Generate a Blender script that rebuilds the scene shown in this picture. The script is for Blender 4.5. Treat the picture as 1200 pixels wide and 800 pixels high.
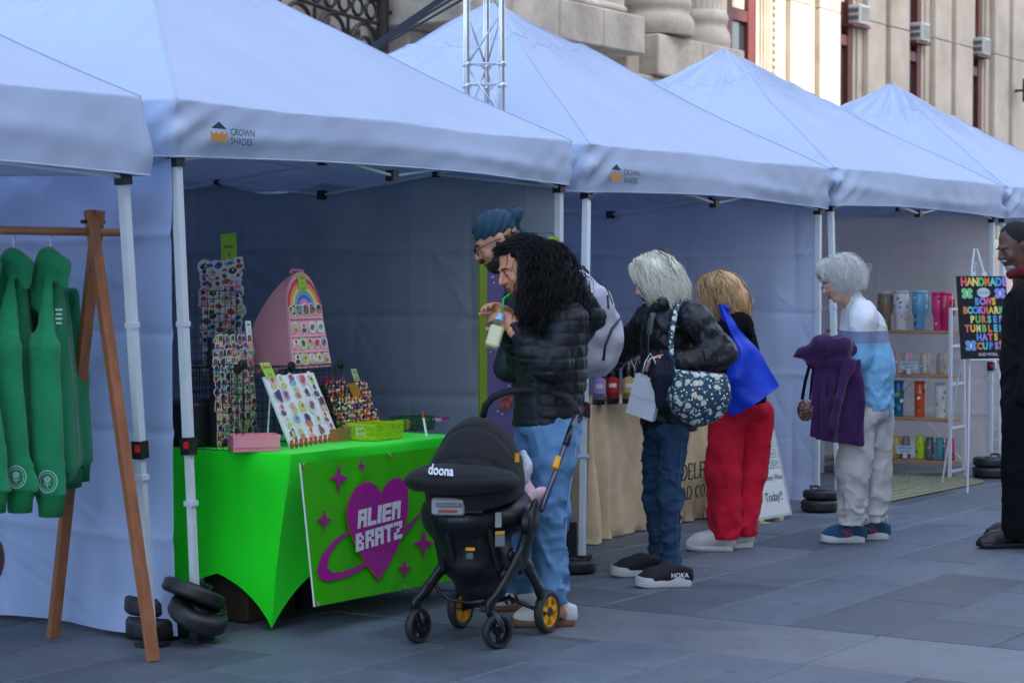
import bpy, bmesh, math, random
import numpy as np
from mathutils import Vector, Matrix, Euler

for _o in list(bpy.data.objects):
    bpy.data.objects.remove(_o, do_unlink=True)
SC = bpy.context.scene
COL = SC.collection
rad = math.radians

# ---------------------------------------------------------------- camera
F_PX = 2380.0            # focal length in photo pixels (photo is 1200 x 800)
CAM_H = 1.45
PITCH = math.atan(70.0 / F_PX)
cam_d = bpy.data.cameras.new("camera")
cam_d.sensor_width = 36.0
cam_d.lens = 36.0 * F_PX / 1200.0
cam_d.clip_start = 0.1
cam_d.clip_end = 500.0
cam_d.dof.use_dof = True
cam_d.dof.focus_distance = 9.8
cam_d.dof.aperture_fstop = 5.0
cam = bpy.data.objects.new("camera", cam_d)
COL.objects.link(cam)
cam.location = (0, 0, CAM_H)
cam.rotation_euler = (math.pi / 2 - PITCH, 0, 0)
SC.camera = cam

# ---------------------------------------------------------------- sky and sun
SUN_EL, SUN_DIR = rad(36), Vector((0.80, -0.60, 0))     # horizontal direction towards the sun
world = bpy.data.worlds.new("World")
SC.world = world
world.use_nodes = True
_nt = world.node_tree
_bg = _nt.nodes["Background"]
_sky = _nt.nodes.new("ShaderNodeTexSky")
_sky.sky_type = 'NISHITA'
_sky.sun_disc = False
_sky.sun_elevation = SUN_EL
_sky.sun_rotation = math.atan2(SUN_DIR.x, SUN_DIR.y)
_sky.air_density = 1.0
_sky.dust_density = 3.0
_sky.ozone_density = 1.0
_nt.links.new(_sky.outputs[0], _bg.inputs[0])
_bg.inputs[1].default_value = 0.15
sun_d = bpy.data.lights.new("sun", 'SUN')
sun_d.energy = 2.4
sun_d.angle = rad(0.6)
sun_d.color = (1.0, 0.90, 0.74)
sun = bpy.data.objects.new("sun", sun_d)
COL.objects.link(sun)
_sd = (SUN_DIR * math.cos(SUN_EL) + Vector((0, 0, math.sin(SUN_EL)))).normalized()
sun.rotation_euler = _sd.to_track_quat('Z', 'Y').to_euler()
sun.location = _sd * 60

SC.view_settings.view_transform = 'Standard'
SC.view_settings.look = 'None'
SC.view_settings.gamma = 1.0
SC.view_settings.use_curve_mapping = False
SC.view_settings.exposure = 2.2
SC.cycles.use_denoising = True
SC.cycles.max_bounces = 8
SC.cycles.transparent_max_bounces = 12

# ---------------------------------------------------------------- photo geometry
_fw = np.array([0, math.cos(PITCH), -math.sin(PITCH)])
_up = np.array([0, math.sin(PITCH), math.cos(PITCH)])
_rt = np.array([1.0, 0, 0])
_C = np.array([0, 0, CAM_H])
def ray(px, py): return _rt * (px - 600) / F_PX + _up * (400 - py) / F_PX + _fw
def ground(px, py, z=0.0):
    d = ray(px, py); return _C + d * (z - CAM_H) / d[2]
def at(px, py, Y):
    d = ray(px, py); return _C + d * Y / d[1]
def proj(p):
    q = np.array(p) - _C; w = q @ _fw
    return 600 + F_PX * q[0] / w, 400 - F_PX * (q @ _up) / w
YAW = rad(33.5)
RV = np.array([math.sin(YAW), math.cos(YAW), 0.0])       # along the row of tents, to the right and away
PV = np.array([-RV[1], RV[0], 0.0])                      # into the tents
ZV = np.array([0, 0, 1.0])
ROW0 = np.array([-1.334, 8.10, 0.0])                     # front left corner of the second tent
def row(t, w, z=0.0): return ROW0 + RV * t + PV * w + ZV * z
rng = random.Random(7)
nrng = np.random.RandomState(7)
# ---------------------------------------------------------------- mesh helpers
class MB:
    """collects shapes, built as one mesh object"""
    def __init__(s): s.v = []; s.f = []; s.m = []; s.mi = 0
    def add(s, vs, fs):
        b = len(s.v); s.v += [tuple(map(float, p)) for p in vs]
        s.f += [tuple(i + b for i in q) for q in fs]; s.m += [s.mi] * len(fs); return s
    def box(s, c, size, rz=0.0, ax=None, bev=0.0):
        """box at centre c; ax = 3 axes (columns) or rotation about z"""
        if ax is None:
            ca, sa = math.cos(rz), math.sin(rz)
            ax = (np.array([ca, sa, 0]), np.array([-sa, ca, 0]), ZV)
        hx, hy, hz = size[0] / 2, size[1] / 2, size[2] / 2
        c = np.array(c, float)
        def P(x, y, z): return c + ax[0] * x + ax[1] * y + ax[2] * z
        if bev <= 0:
            vs = [P(x, y, z) for z in (-hz, hz) for y in (-hy, hy) for x in (-hx, hx)]
            return s.add(vs, [(0, 2, 3, 1), (4, 5, 7, 6), (0, 1, 5, 4), (2, 6, 7, 3), (0, 4, 6, 2), (1, 3, 7, 5)])
        b = min(bev, hx * .95, hy * .95, hz * .95)
        vs = []
        for sx in (-1, 1):
            for sy in (-1, 1):
                for sz in (-1, 1):
                    vs += [P(sx * hx, sy * (hy - b), sz * (hz - b)), P(sx * (hx - b), sy * hy, sz * (hz - b)), P(sx * (hx - b), sy * (hy - b), sz * hz)]
        bm = bmesh.new(); bv = [bm.verts.new(p) for p in vs]
        r = bmesh.ops.convex_hull(bm, input=bv)
        bmesh.ops.dissolve_limit(bm, angle_limit=0.01, verts=bm.verts, edges=bm.edges)
        bm.verts.index_update()
        s.add([v.co[:] for v in bm.verts], [tuple(v.index for v in f.verts) for f in bm.faces]); bm.free(); return s
    def bar(s, p0, p1, w, h=None, up=(0, 0, 1)):
        """rectangular bar from p0 to p1"""
        p0 = np.array(p0, float); p1 = np.array(p1, float); h = h or w
        d = p1 - p0; L = np.linalg.norm(d); d /= L
        u = np.array(up, float); x = np.cross(u, d)
        if np.linalg.norm(x) < 1e-3: x = np.cross(np.array([1.0, 0, 0]), d)
        x /= np.linalg.norm(x); y = np.cross(d, x)
        return s.box((p0 + p1) / 2, (w, h, L), ax=(x, y, d))
    def tube(s, pts, r, n=10, caps=True, closed=False, flat=None):
        """tube along a polyline, r a number or list; flat=(dir, factor) squashes the section"""
        pts = [np.array(p, float) for p in pts]; m = len(pts)
        rs = r if hasattr(r, '__len__') else [r] * m
        tn = []
        for i in range(m):
            if closed: d = pts[(i + 1) % m] - pts[i - 1]
            else: d = pts[min(i + 1, m - 1)] - pts[max(i - 1, 0)]
            tn.append(d / (np.linalg.norm(d) + 1e-12))
        a = np.cross(tn[0], ZV if abs(tn[0][2]) < .9 else np.array([1.0, 0, 0])); a /= np.linalg.norm(a)
        vs = []
        for i in range(m):
            a = a - tn[i] * (a @ tn[i]); a /= np.linalg.norm(a) + 1e-12; b = np.cross(tn[i], a)
            for k in range(n):
                th = 2 * math.pi * k / n
                o = (a * math.cos(th) + b * math.sin(th)) * rs[i]
                if flat is not None:
                    fd = np.array(flat[0], float); o = o + fd * (o @ fd) * (flat[1] - 1)
                vs.append(pts[i] + o)
        fs = []
        for i in range(m if closed else m - 1):
            j = (i + 1) % m
            for k in range(n):
                k2 = (k + 1) % n
                fs.append((i * n + k, i * n + k2, j * n + k2, j * n + k))
        if caps and not closed:
            fs.append(tuple(range(n - 1, -1, -1))); fs.append(tuple((m - 1) * n + k for k in range(n)))
        return s.add(vs, fs)
    def cyl(s, p0, p1, r0, r1=None, n=14): return s.tube([p0, p1], [r0, r0 if r1 is None else r1], n)
    def lathe(s, prof, c=(0, 0, 0), n=20, axis=None, cap=True):
        """profile [(radius, z)] turned about z (or axis) at c"""
        c = np.array(c, float)
        w = ZV if axis is None else np.array(axis, float) / np.linalg.norm(axis)
        a = np.cross(w, np.array([0, 1.0, 0]) if abs(w[1]) < .9 else np.array([1.0, 0, 0])); a /= np.linalg.norm(a); b = np.cross(w, a)
        vs = [c + w * z + (a * math.cos(2 * math.pi * k / n) + b * math.sin(2 * math.pi * k / n)) * r for r, z in prof for k in range(n)]
        fs = [(i * n + k, i * n + (k + 1) % n, (i + 1) * n + (k + 1) % n, (i + 1) * n + k) for i in range(len(prof) - 1) for k in range(n)]
        if cap:
            fs.append(tuple(range(n - 1, -1, -1))); fs.append(tuple((len(prof) - 1) * n + k for k in range(n)))
        return s.add(vs, fs)
    def prism(s, poly, o, ax, ay, t):
        """2D polygon in plane o+ax*x+ay*y, extruded by t along ax x ay"""
        o = np.array(o, float); ax = np.array(ax, float); ay = np.array(ay, float); nn = np.cross(ax, ay); n = len(poly)
        vs = [o + ax * x + ay * y + nn * h for h in (0, t) for x, y in poly]
        fs = [tuple(range(n - 1, -1, -1)), tuple(range(n, 2 * n))] + [(i, (i + 1) % n, (i + 1) % n + n, i + n) for i in range(n)]
        return s.add(vs, fs)
    def grid(s, P, closed_u=False):
        """P[i][j] array of points"""
        P = np.asarray(P, float); a, b = P.shape[:2]
        fs = []
        for i in range(a - (0 if closed_u else 1)):
            for j in range(b - 1):
                i2 = (i + 1) % a
                fs.append((i * b + j, i2 * b + j, i2 * b + j + 1, i * b + j + 1))
        return s.add(P.reshape(-1, 3), fs)
    def ball(s, c, r, n=12, rz=None, ax=None):
        c = np.array(c, float); r = np.array([r] * 3 if not hasattr(r, '__len__') else r, float)
        prof = [(math.sin(math.pi * i / n), -math.cos(math.pi * i / n)) for i in range(n + 1)]
        prof[0] = (1e-4, -1); prof[-1] = (1e-4, 1)
        sub = MB().lathe(prof, n=n + 4, cap=False); v = np.array(sub.v) * r
        if ax is not None: v = v @ np.array(ax, float)
        return s.add(v + c, sub.f)
    def mesh(s, name, smooth=False):
        me = bpy.data.meshes.new(name); me.from_pydata(s.v, [], s.f)
        if smooth: me.polygons.foreach_set("use_smooth", [True] * len(me.polygons))
        if any(s.m): me.polygons.foreach_set("material_index", s.m)
        me.update(); return me
    def build(s, name, mat, parent=None, smooth=False, world=True, autos=None):
        if world and parent is not None:
            w = wloc(parent); s.v = [(x - w[0], y - w[1], z - w[2]) for x, y, z in s.v]
        return link(name, s.mesh(name, smooth or autos is not None), mat, parent, autos)
def wloc(o):
    l = Vector((0, 0, 0))
    while o is not None: l += o.location; o = o.parent
    return l
def link(name, me, mat, parent=None, autos=None):
    for m_ in (mat if isinstance(mat, (list, tuple)) else [mat]):
        me.materials.append(m_)
    o = bpy.data.objects.new(name, me); COL.objects.link(o)
    if parent is not None: o.parent = parent
    if autos is not None:
        try: me.set_sharp_from_angle(angle=rad(autos))
        except Exception: pass
    return o
def tag(o, label=None, cat=None, group=None, kind=None):
    if label: o["label"] = label
    if cat: o["category"] = cat
    if group: o["group"] = group
    if kind: o["kind"] = kind
    return o
def thing(name, label, cat, loc=(0, 0, 0), rotz=0.0, group=None):
    o = bpy.data.objects.new(name, None); COL.objects.link(o)
    o.empty_display_size = 0.1
    o.location = tuple(float(x) for x in loc); o.rotation_euler = (0, 0, rotz)
    return tag(o, label, cat, group)
def copy_tree(o, parent=None):
    c = o.copy(); COL.objects.link(c); c.parent = parent
    for ch in o.children: copy_tree(ch, c)
    return c
def single(mb, name, mat, label, cat, base=None, group=None, smooth=False, autos=None):
    """a thing made of one mesh, origin at its base"""
    if base is None:
        v = np.array(mb.v); base = ((v[:, 0].min() + v[:, 0].max()) / 2, (v[:, 1].min() + v[:, 1].max()) / 2, v[:, 2].min())
    mb.v = [(x - base[0], y - base[1], z - base[2]) for x, y, z in mb.v]
    o = link(name, mb.mesh(name, smooth or autos is not None), mat, None, autos); o.location = tuple(map(float, base))
    return tag(o, label, cat, group)

# ---------------------------------------------------------------- materials
def srgb(r, g, b): return tuple(((c / 255) / 12.92 if c / 255 <= .04045 else ((c / 255 + .055) / 1.055) ** 2.4) for c in (r, g, b))
_MATS = {}
def mat(name, col, rough=0.6, metal=0.0, var=0.0, vscale=6.0, bump=0.0, bscale=60.0, rand=0.0, col2=None, trans=0.0, coat=0.0, alpha=1.0, transm=0.0, sheen=0.0, stretch=None, detail=6.0, spec=None, rvar=0.0, dist=0.02, wrk=None):
    """procedural principled material: noise colour variation, bump, per object variation"""
    if name in _MATS: return _MATS[name]
    m = bpy.data.materials.new(name); m.use_nodes = True; nt = m.node_tree; N = nt.nodes; L = nt.links
    b = N["Principled BSDF"]; out = N["Material Output"]
    b.inputs["Roughness"].default_value = rough; b.inputs["Metallic"].default_value = metal
    b.inputs["Base Color"].default_value = (*col, 1)
    if coat: b.inputs["Coat Weight"].default_value = coat
    if transm: b.inputs["Transmission Weight"].default_value = transm
    if sheen: b.inputs["Sheen Weight"].default_value = sheen
    if spec is not None: b.inputs["Specular IOR Level"].default_value = spec
    if alpha < 1: b.inputs["Alpha"].default_value = alpha
    tc = N.new("ShaderNodeTexCoord"); src = tc.outputs["Object"]
    if stretch:
        mp = N.new("ShaderNodeMapping"); mp.inputs["Scale"].default_value = stretch; L.new(src, mp.inputs[0]); src = mp.outputs[0]
    cur = None
    if var > 0 or col2 is not None:
        nz = N.new("ShaderNodeTexNoise"); nz.inputs["Scale"].default_value = vscale; nz.inputs["Detail"].default_value = detail; nz.inputs["Roughness"].default_value = .6
        L.new(src, nz.inputs["Vector"])
        rp = N.new("ShaderNodeValToRGB"); rp.color_ramp.elements[0].position = .3; rp.color_ramp.elements[1].position = .7
        lo = tuple(max(0, c * (1 - var)) for c in col); hi = col2 or tuple(min(1, c * (1 + var)) for c in col)
        rp.color_ramp.elements[0].color = (*lo, 1); rp.color_ramp.elements[1].color = (*hi, 1)
        L.new(nz.outputs["Fac"], rp.inputs[0]); cur = rp.outputs[0]
        if rvar:
            mr = N.new("ShaderNodeMapRange"); mr.inputs[3].default_value = rough - rvar; mr.inputs[4].default_value = rough + rvar
            L.new(nz.outputs["Fac"], mr.inputs[0]); L.new(mr.outputs[0], b.inputs["Roughness"])
    if rand > 0:
        oi = N.new("ShaderNodeObjectInfo"); mr = N.new("ShaderNodeMapRange"); mr.inputs[3].default_value = 1 - rand; mr.inputs[4].default_value = 1 + rand
        L.new(oi.outputs["Random"], mr.inputs[0])
        mx = N.new("ShaderNodeMix"); mx.data_type = 'RGBA'; mx.blend_type = 'MULTIPLY'; mx.inputs[0].default_value = 1
        if cur is not None: L.new(cur, mx.inputs[6])
        else: mx.inputs[6].default_value = (*col, 1)
        cb = N.new("ShaderNodeCombineColor"); [L.new(mr.outputs[0], cb.inputs[i]) for i in range(3)]
        L.new(cb.outputs[0], mx.inputs[7]); cur = mx.outputs[2]
    if cur is not None: L.new(cur, b.inputs["Base Color"])
    if wrk is not None:                                   # cloth wrinkles: (scale, strength, stretch)
        mpw = N.new("ShaderNodeMapping"); mpw.inputs["Scale"].default_value = wrk[2] if len(wrk) > 2 else (1, 1, 1); L.new(tc.outputs["Object"], mpw.inputs[0])
        nd = N.new("ShaderNodeTexNoise"); nd.inputs["Scale"].default_value = wrk[0] * .5; nd.inputs["Detail"].default_value = 2; L.new(mpw.outputs[0], nd.inputs["Vector"])
        ma = N.new("ShaderNodeVectorMath"); ma.operation = 'MULTIPLY_ADD'; k_ = 1.2 / wrk[0]; ma.inputs[1].default_value = (k_, k_, k_); L.new(nd.outputs["Color"], ma.inputs[0]); L.new(mpw.outputs[0], ma.inputs[2])
        nw = N.new("ShaderNodeTexNoise"); nw.noise_type = 'RIDGED_MULTIFRACTAL'; nw.inputs["Scale"].default_value = wrk[0]; nw.inputs["Detail"].default_value = 2.5; L.new(ma.outputs[0], nw.inputs["Vector"])
        bw = N.new("ShaderNodeBump"); bw.inputs["Strength"].default_value = min(1, wrk[1] * 1.5); bw.inputs["Distance"].default_value = .38 / wrk[0]
        L.new(nw.outputs["Fac"], bw.inputs["Height"]); L.new(bw.outputs[0], b.inputs["Normal"])
    if bump > 0:
        nb = N.new("ShaderNodeTexNoise"); nb.inputs["Scale"].default_value = bscale; nb.inputs["Detail"].default_value = 4
        L.new(src, nb.inputs["Vector"])
        bp = N.new("ShaderNodeBump"); bp.inputs["Strength"].default_value = bump; bp.inputs["Distance"].default_value = dist
        L.new(nb.outputs["Fac"], bp.inputs["Height"]); L.new(bp.outputs[0], b.inputs["Normal"])
        if wrk is not None: L.new(bw.outputs[0], bp.inputs["Normal"])
    if trans > 0:
        tb = N.new("ShaderNodeBsdfTranslucent"); ms = N.new("ShaderNodeMixShader"); ms.inputs[0].default_value = trans
        if cur is not None: L.new(cur, tb.inputs[0])
        else: tb.inputs[0].default_value = (*col, 1)
        L.new(b.outputs[0], ms.inputs[1]); L.new(tb.outputs[0], ms.inputs[2]); L.new(ms.outputs[0], out.inputs[0])
    _MATS[name] = m; return m
def cmat(r, g, b, rough=.6, **k): return mat("paint_%d_%d_%d_%d" % (r, g, b, rough * 100), srgb(r, g, b), rough, **k)

# ---------------------------------------------------------------- lettering
def text_mesh(mb, s, o, ax, ay, size, t=0.0015, align='CENTER', bold=0.0, sx=1.0, shear=0.0, space=1.0):
    """adds the string as thin raised lettering; o = anchor on the baseline"""
    cu = bpy.data.curves.new("lettering", 'FONT'); cu.body = s; cu.size = 1.0; cu.align_x = align; cu.resolution_u = 3
    cu.offset = bold; cu.shear = shear; cu.space_character = space; cu.extrude = 0.0
    ob = bpy.data.objects.new("lettering", cu)
    me = ob.to_mesh()
    o = np.array(o, float); ax = np.array(ax, float); ay = np.array(ay, float); nn = np.cross(ax, ay)
    vs = [o + ax * v.co.x * size * sx + ay * v.co.y * size + nn * t for v in me.vertices]
    mb.add(vs, [tuple(p.vertices) for p in me.polygons])
    ob.to_mesh_clear(); bpy.data.objects.remove(ob); bpy.data.curves.remove(cu)
    return mb

# ---------------------------------------------------------------- signed distance modelling (bodies, clothes, hair)
class SDF:
    def __init__(s, lo, hi, h=0.01):
        s.lo = np.array(lo, np.float32); s.h = h
        s.n = np.maximum(2, np.ceil((np.array(hi) - np.array(lo)) / h).astype(int) + 1)
        s.f = np.full(s.n, 1.0, np.float32)
    def _sub(s, lo, hi):
        i0 = np.clip(np.floor((np.array(lo) - s.lo) / s.h).astype(int), 0, s.n); i1 = np.clip(np.ceil((np.array(hi) - s.lo) / s.h).astype(int) + 1, 0, s.n)
        if np.any(i1 - i0 < 1): return None, None
        g = [s.lo[a] + s.h * np.arange(i0[a], i1[a], dtype=np.float32) for a in range(3)]
        P = np.stack(np.meshgrid(*g, indexing='ij'), -1)
        return tuple(slice(i0[a], i1[a]) for a in range(3)), P
    def _mix(s, sl, d, k, op):
        f = s.f[sl]
        if op == '-': d = -d
        if k <= 0:
            s.f[sl] = np.minimum(f, d) if op == '+' else np.maximum(f, d)
        else:
            sg = 1 if op == '+' else -1
            h = np.clip(.5 + .5 * sg * (f - d) / k, 0, 1)
            s.f[sl] = f + (d - f) * h - sg * k * h * (1 - h)
    def cone(s, a, b, ra, rb=None, k=.02, op='+', flat=None, puff=None, off=None):
        """tapered capsule; flat=(dir,factor) scales the section; puff=(amplitude, spacing) bulges it in rings"""
        rb = ra if rb is None else rb
        a = np.array(a, np.float32); b = np.array(b, np.float32); R = max(ra, rb) * (max(1, flat[1]) if flat else 1) + k + 3 * s.h + (puff[0] if puff else 0)
        sl, P = s._sub(np.minimum(a, b) - R, np.maximum(a, b) + R)
        if sl is None: return s
        q = P - a; ab = b - a; L2 = float(ab @ ab) + 1e-9
        t = np.clip(q @ ab / L2, 0, 1)
        e = q - t[..., None] * ab
        sc = 1.0
        if flat is not None:
            fd = np.array(flat[0], np.float32); fd = fd / np.linalg.norm(fd); e = e + (e @ fd)[..., None] * fd * (1 / flat[1] - 1); sc = min(1, flat[1])
        r = ra + (rb - ra) * t
        if puff is not None:
            r = r + puff[0] * (np.abs(np.sin(np.pi * t * math.sqrt(L2) / puff[1] + (puff[2] if len(puff) > 2 else 0))) ** .6 - .5)
        d = (np.sqrt((e * e).sum(-1)) - r) * sc
        s._mix(sl, d, k, op); return s
    def chain(s, pts, rs, k=.02, op='+', flat=None, puff=None):
        for i in range(len(pts) - 1): s.cone(pts[i], pts[i + 1], rs[i], rs[i + 1], k, op, flat, puff)
        return s
    def ell(s, c, r, k=.02, op='+', ax=None):
        """ellipsoid with radii r along axes ax (rows)"""
        r = np.array(r, np.float32); R = float(r.max()) + k + 3 * s.h; c = np.array(c, np.float32)
        sl, P = s._sub(c - R, c + R)
        if sl is None: return s
        q = P - c
        if ax is not None: q = q @ np.array(ax, np.float32).T
        k0 = np.sqrt(((q / r) ** 2).sum(-1)); k1 = np.sqrt(((q / (r * r)) ** 2).sum(-1)) + 1e-6
        s._mix(sl, k0 * (k0 - 1) / k1, k, op); return s
    def box(s, c, half, rd=.01, k=.0, op='+', ax=None):
        half = np.array(half, np.float32); R = float(np.linalg.norm(half)) + k + 3 * s.h; c = np.array(c, np.float32)
        sl, P = s._sub(c - R, c + R)
        if sl is None: return s
        q = P - c
        if ax is not None: q = q @ np.array(ax, np.float32).T
        q = np.abs(q) - (half - rd)
        d = np.sqrt((np.maximum(q, 0) ** 2).sum(-1)) + np.minimum(q.max(-1), 0) - rd
        s._mix(sl, d, k, op); return s
    def plane(s, p, n, op='-', k=0.0):
        """cut away the side the normal points to"""
        sl, P = s._sub(s.lo, s.lo + s.h * (s.n - 1))
        n = np.array(n, np.float32); n /= np.linalg.norm(n)
        d = -((P - np.array(p, np.float32)) @ n)
        s._mix(sl, d, k, op); return s
    def disp(s, fn):
        """add fn(P) to the field (positive shrinks)"""
        sl, P = s._sub(s.lo, s.lo + s.h * (s.n - 1)); s.f = s.f + fn(P).astype(np.float32); return s
    def mesh(s, name, smooth=1):
        f = np.pad(s.f, 1, constant_values=1.0); lo = s.lo - s.h
        ins = f < 0
        c = np.zeros(np.array(f.shape) - 1, np.int8)
        for dx in (0, 1):
            for dy in (0, 1):
                for dz in (0, 1):
                    c += ins[dx:f.shape[0] - 1 + dx, dy:f.shape[1] - 1 + dy, dz:f.shape[2] - 1 + dz]
        act = np.argwhere((c > 0) & (c < 8))
        if len(act) == 0: return bpy.data.meshes.new(name)
        idx = np.full(c.shape, -1, np.int32); idx[tuple(act.T)] = np.arange(len(act))
        acc = np.zeros((len(act), 3)); cnt = np.zeros(len(act))
        corners = [(x, y, z) for x in (0, 1) for y in (0, 1) for z in (0, 1)]
        fv = {q: f[act[:, 0] + q[0], act[:, 1] + q[1], act[:, 2] + q[2]] for q in corners}
        for a in range(3):
            for q in corners:
                if q[a]: continue
                q2 = list(q); q2[a] = 1; q2 = tuple(q2)
                A, B = fv[q], fv[q2]; m = (A < 0) != (B < 0)
                t = np.where(m, A / np.where(m, A - B, 1), 0)
                p = np.tile(np.array(q, float), (len(act), 1)); p[:, a] = t
                acc[m] += p[m]; cnt[m] += 1
        V = act + acc / cnt[:, None]
        quads = []
        for a in range(3):
            b_, c_ = (a + 1) % 3, (a + 2) % 3
            sl0 = [slice(None)] * 3; sl1 = [slice(None)] * 3
            sl0[a] = slice(0, f.shape[a] - 1); sl1[a] = slice(1, f.shape[a])
            m = ins[tuple(sl0)] != ins[tuple(sl1)]
            E_ = np.argwhere(m)
            E_ = E_[(E_[:, b_] > 0) & (E_[:, c_] > 0) & (E_[:, b_] < f.shape[b_] - 1) & (E_[:, c_] < f.shape[c_] - 1)]
            inn = ins[tuple(E_.T)]
            def I(db, dc):
                e = E_.copy(); e[:, b_] += db; e[:, c_] += dc; return idx[tuple(e.T)]
            q = np.stack([I(-1, -1), I(0, -1), I(0, 0), I(-1, 0)], 1)
            q[~inn] = q[~inn][:, ::-1]
            quads.append(q)
        Q = np.concatenate(quads)
        Q = Q[(Q >= 0).all(1)]
        V = lo + s.h * V
        for _ in range(smooth):                       # one pass of plain smoothing takes off the grid steps
            S_ = np.zeros_like(V); n_ = np.zeros(len(V))
            for i in range(4):
                np.add.at(S_, Q[:, i], V[Q[:, (i + 1) % 4]]); np.add.at(n_, Q[:, i], 1)
                np.add.at(S_, Q[:, i], V[Q[:, i - 1]]); np.add.at(n_, Q[:, i], 1)
            V = V * .45 + .55 * S_ / np.maximum(n_, 1)[:, None]
        s.V, s.Q = V, Q
        me = bpy.data.meshes.new(name)
        me.vertices.add(len(V)); me.vertices.foreach_set("co", V.astype(np.float32).ravel())
        me.loops.add(Q.size); me.loops.foreach_set("vertex_index", Q.astype(np.int32).ravel())
        me.polygons.add(len(Q)); me.polygons.foreach_set("loop_start", np.arange(0, Q.size, 4, dtype=np.int32))
        me.polygons.foreach_set("loop_total", np.full(len(Q), 4, dtype=np.int32))
        me.polygons.foreach_set("use_smooth", np.ones(len(Q), dtype=bool))
        me.update(calc_edges=True); me.validate()
        return me
    def build(s, name, mat_, parent, smooth=1):
        me = s.mesh(name, smooth); w = wloc(parent) if parent is not None else Vector((0, 0, 0))
        me.transform(Matrix.Translation(-w)); return link(name, me, mat_, parent)
def fbm(P, sc, seed=0, oct=3):
    """cheap smooth pseudo noise from sums of sines, about -1..1"""
    r = np.random.RandomState(seed); out = 0; amp = 1; tot = 0
    for o in range(oct):
        for _ in range(3):
            w = r.normal(size=3); w *= sc * (1.9 ** o) / np.linalg.norm(w); out = out + amp * np.sin(P @ w.astype(np.float32) + r.uniform(0, 6.28)); tot += amp * .6
        amp *= .55
    return out / tot
# ================================================================ SETTING
NV = -PV                                                 # towards the square, out of the tents
M_JOINT = mat("paving_joint", (.30, .30, .31), .9, var=.3, vscale=25)
def stone_paving(name, base, rough, rand):
    """granite: per-slab tone, crystal speckle, damp patches, gum spots and scuffs in world space"""
    m = bpy.data.materials.new(name); m.use_nodes = True; N = m.node_tree.nodes; Lk = m.node_tree.links; b = N["Principled BSDF"]
    geo = N.new("ShaderNodeNewGeometry"); oi = N.new("ShaderNodeObjectInfo")
    def noise(sc, det=5, rg=.6):
        n = N.new("ShaderNodeTexNoise"); n.inputs["Scale"].default_value = sc; n.inputs["Detail"].default_value = det; n.inputs["Roughness"].default_value = rg; Lk.new(geo.outputs["Position"], n.inputs["Vector"]); return n.outputs["Fac"]
    def mr(src, a, b_, c, d):
        q = N.new("ShaderNodeMapRange"); q.inputs[1].default_value = a; q.inputs[2].default_value = b_; q.inputs[3].default_value = c; q.inputs[4].default_value = d; Lk.new(src, q.inputs[0]); return q.outputs[0]
    def mul(x, y):
        q = N.new("ShaderNodeMath"); q.operation = 'MULTIPLY'; Lk.new(x, q.inputs[0]); Lk.new(y, q.inputs[1]); return q.outputs[0]
    v = N.new("ShaderNodeTexVoronoi"); v.inputs["Scale"].default_value = 2.6; Lk.new(geo.outputs["Position"], v.inputs["Vector"])
    gum = mr(v.outputs["Distance"], .045, .075, .55, 1.0)
    f = mul(mul(mr(noise(170, 2), .35, .65, .80, 1.22), mr(noise(1.1, 6), .3, .7, .78, 1.18)), mul(mr(noise(9, 6, .7), .3, .7, .88, 1.12), mul(gum, mr(oi.outputs["Random"], 0, 1, 1 - rand, 1 + rand))))
    mx = N.new("ShaderNodeVectorMath"); mx.operation = 'SCALE'; mx.inputs[0].default_value = base; Lk.new(f, mx.inputs[3]); Lk.new(mx.outputs[0], b.inputs["Base Color"])
    Lk.new(mr(noise(2.2, 4), .3, .7, rough - .15, rough + .15), b.inputs["Roughness"])
    bp = N.new("ShaderNodeBump"); bp.inputs["Strength"].default_value = .35; bp.inputs["Distance"].default_value = .004; Lk.new(noise(120, 4), bp.inputs["Height"]); Lk.new(bp.outputs[0], b.inputs["Normal"])
    return m
M_SLAB = stone_paving("granite_slab", (.099, .116, .139), .6, .30)
M_BAND = stone_paving("granite_band", (.142, .153, .168), .5, .10)
g = MB(); G_ = 260
g.add([(-G_, -G_, -.03), (G_, -G_, -.03), (G_, G_, -.03), (-G_, G_, -.03)], [(0, 1, 2, 3)])
ground_o = tag(g.build("ground", M_JOINT), kind="structure")

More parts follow.
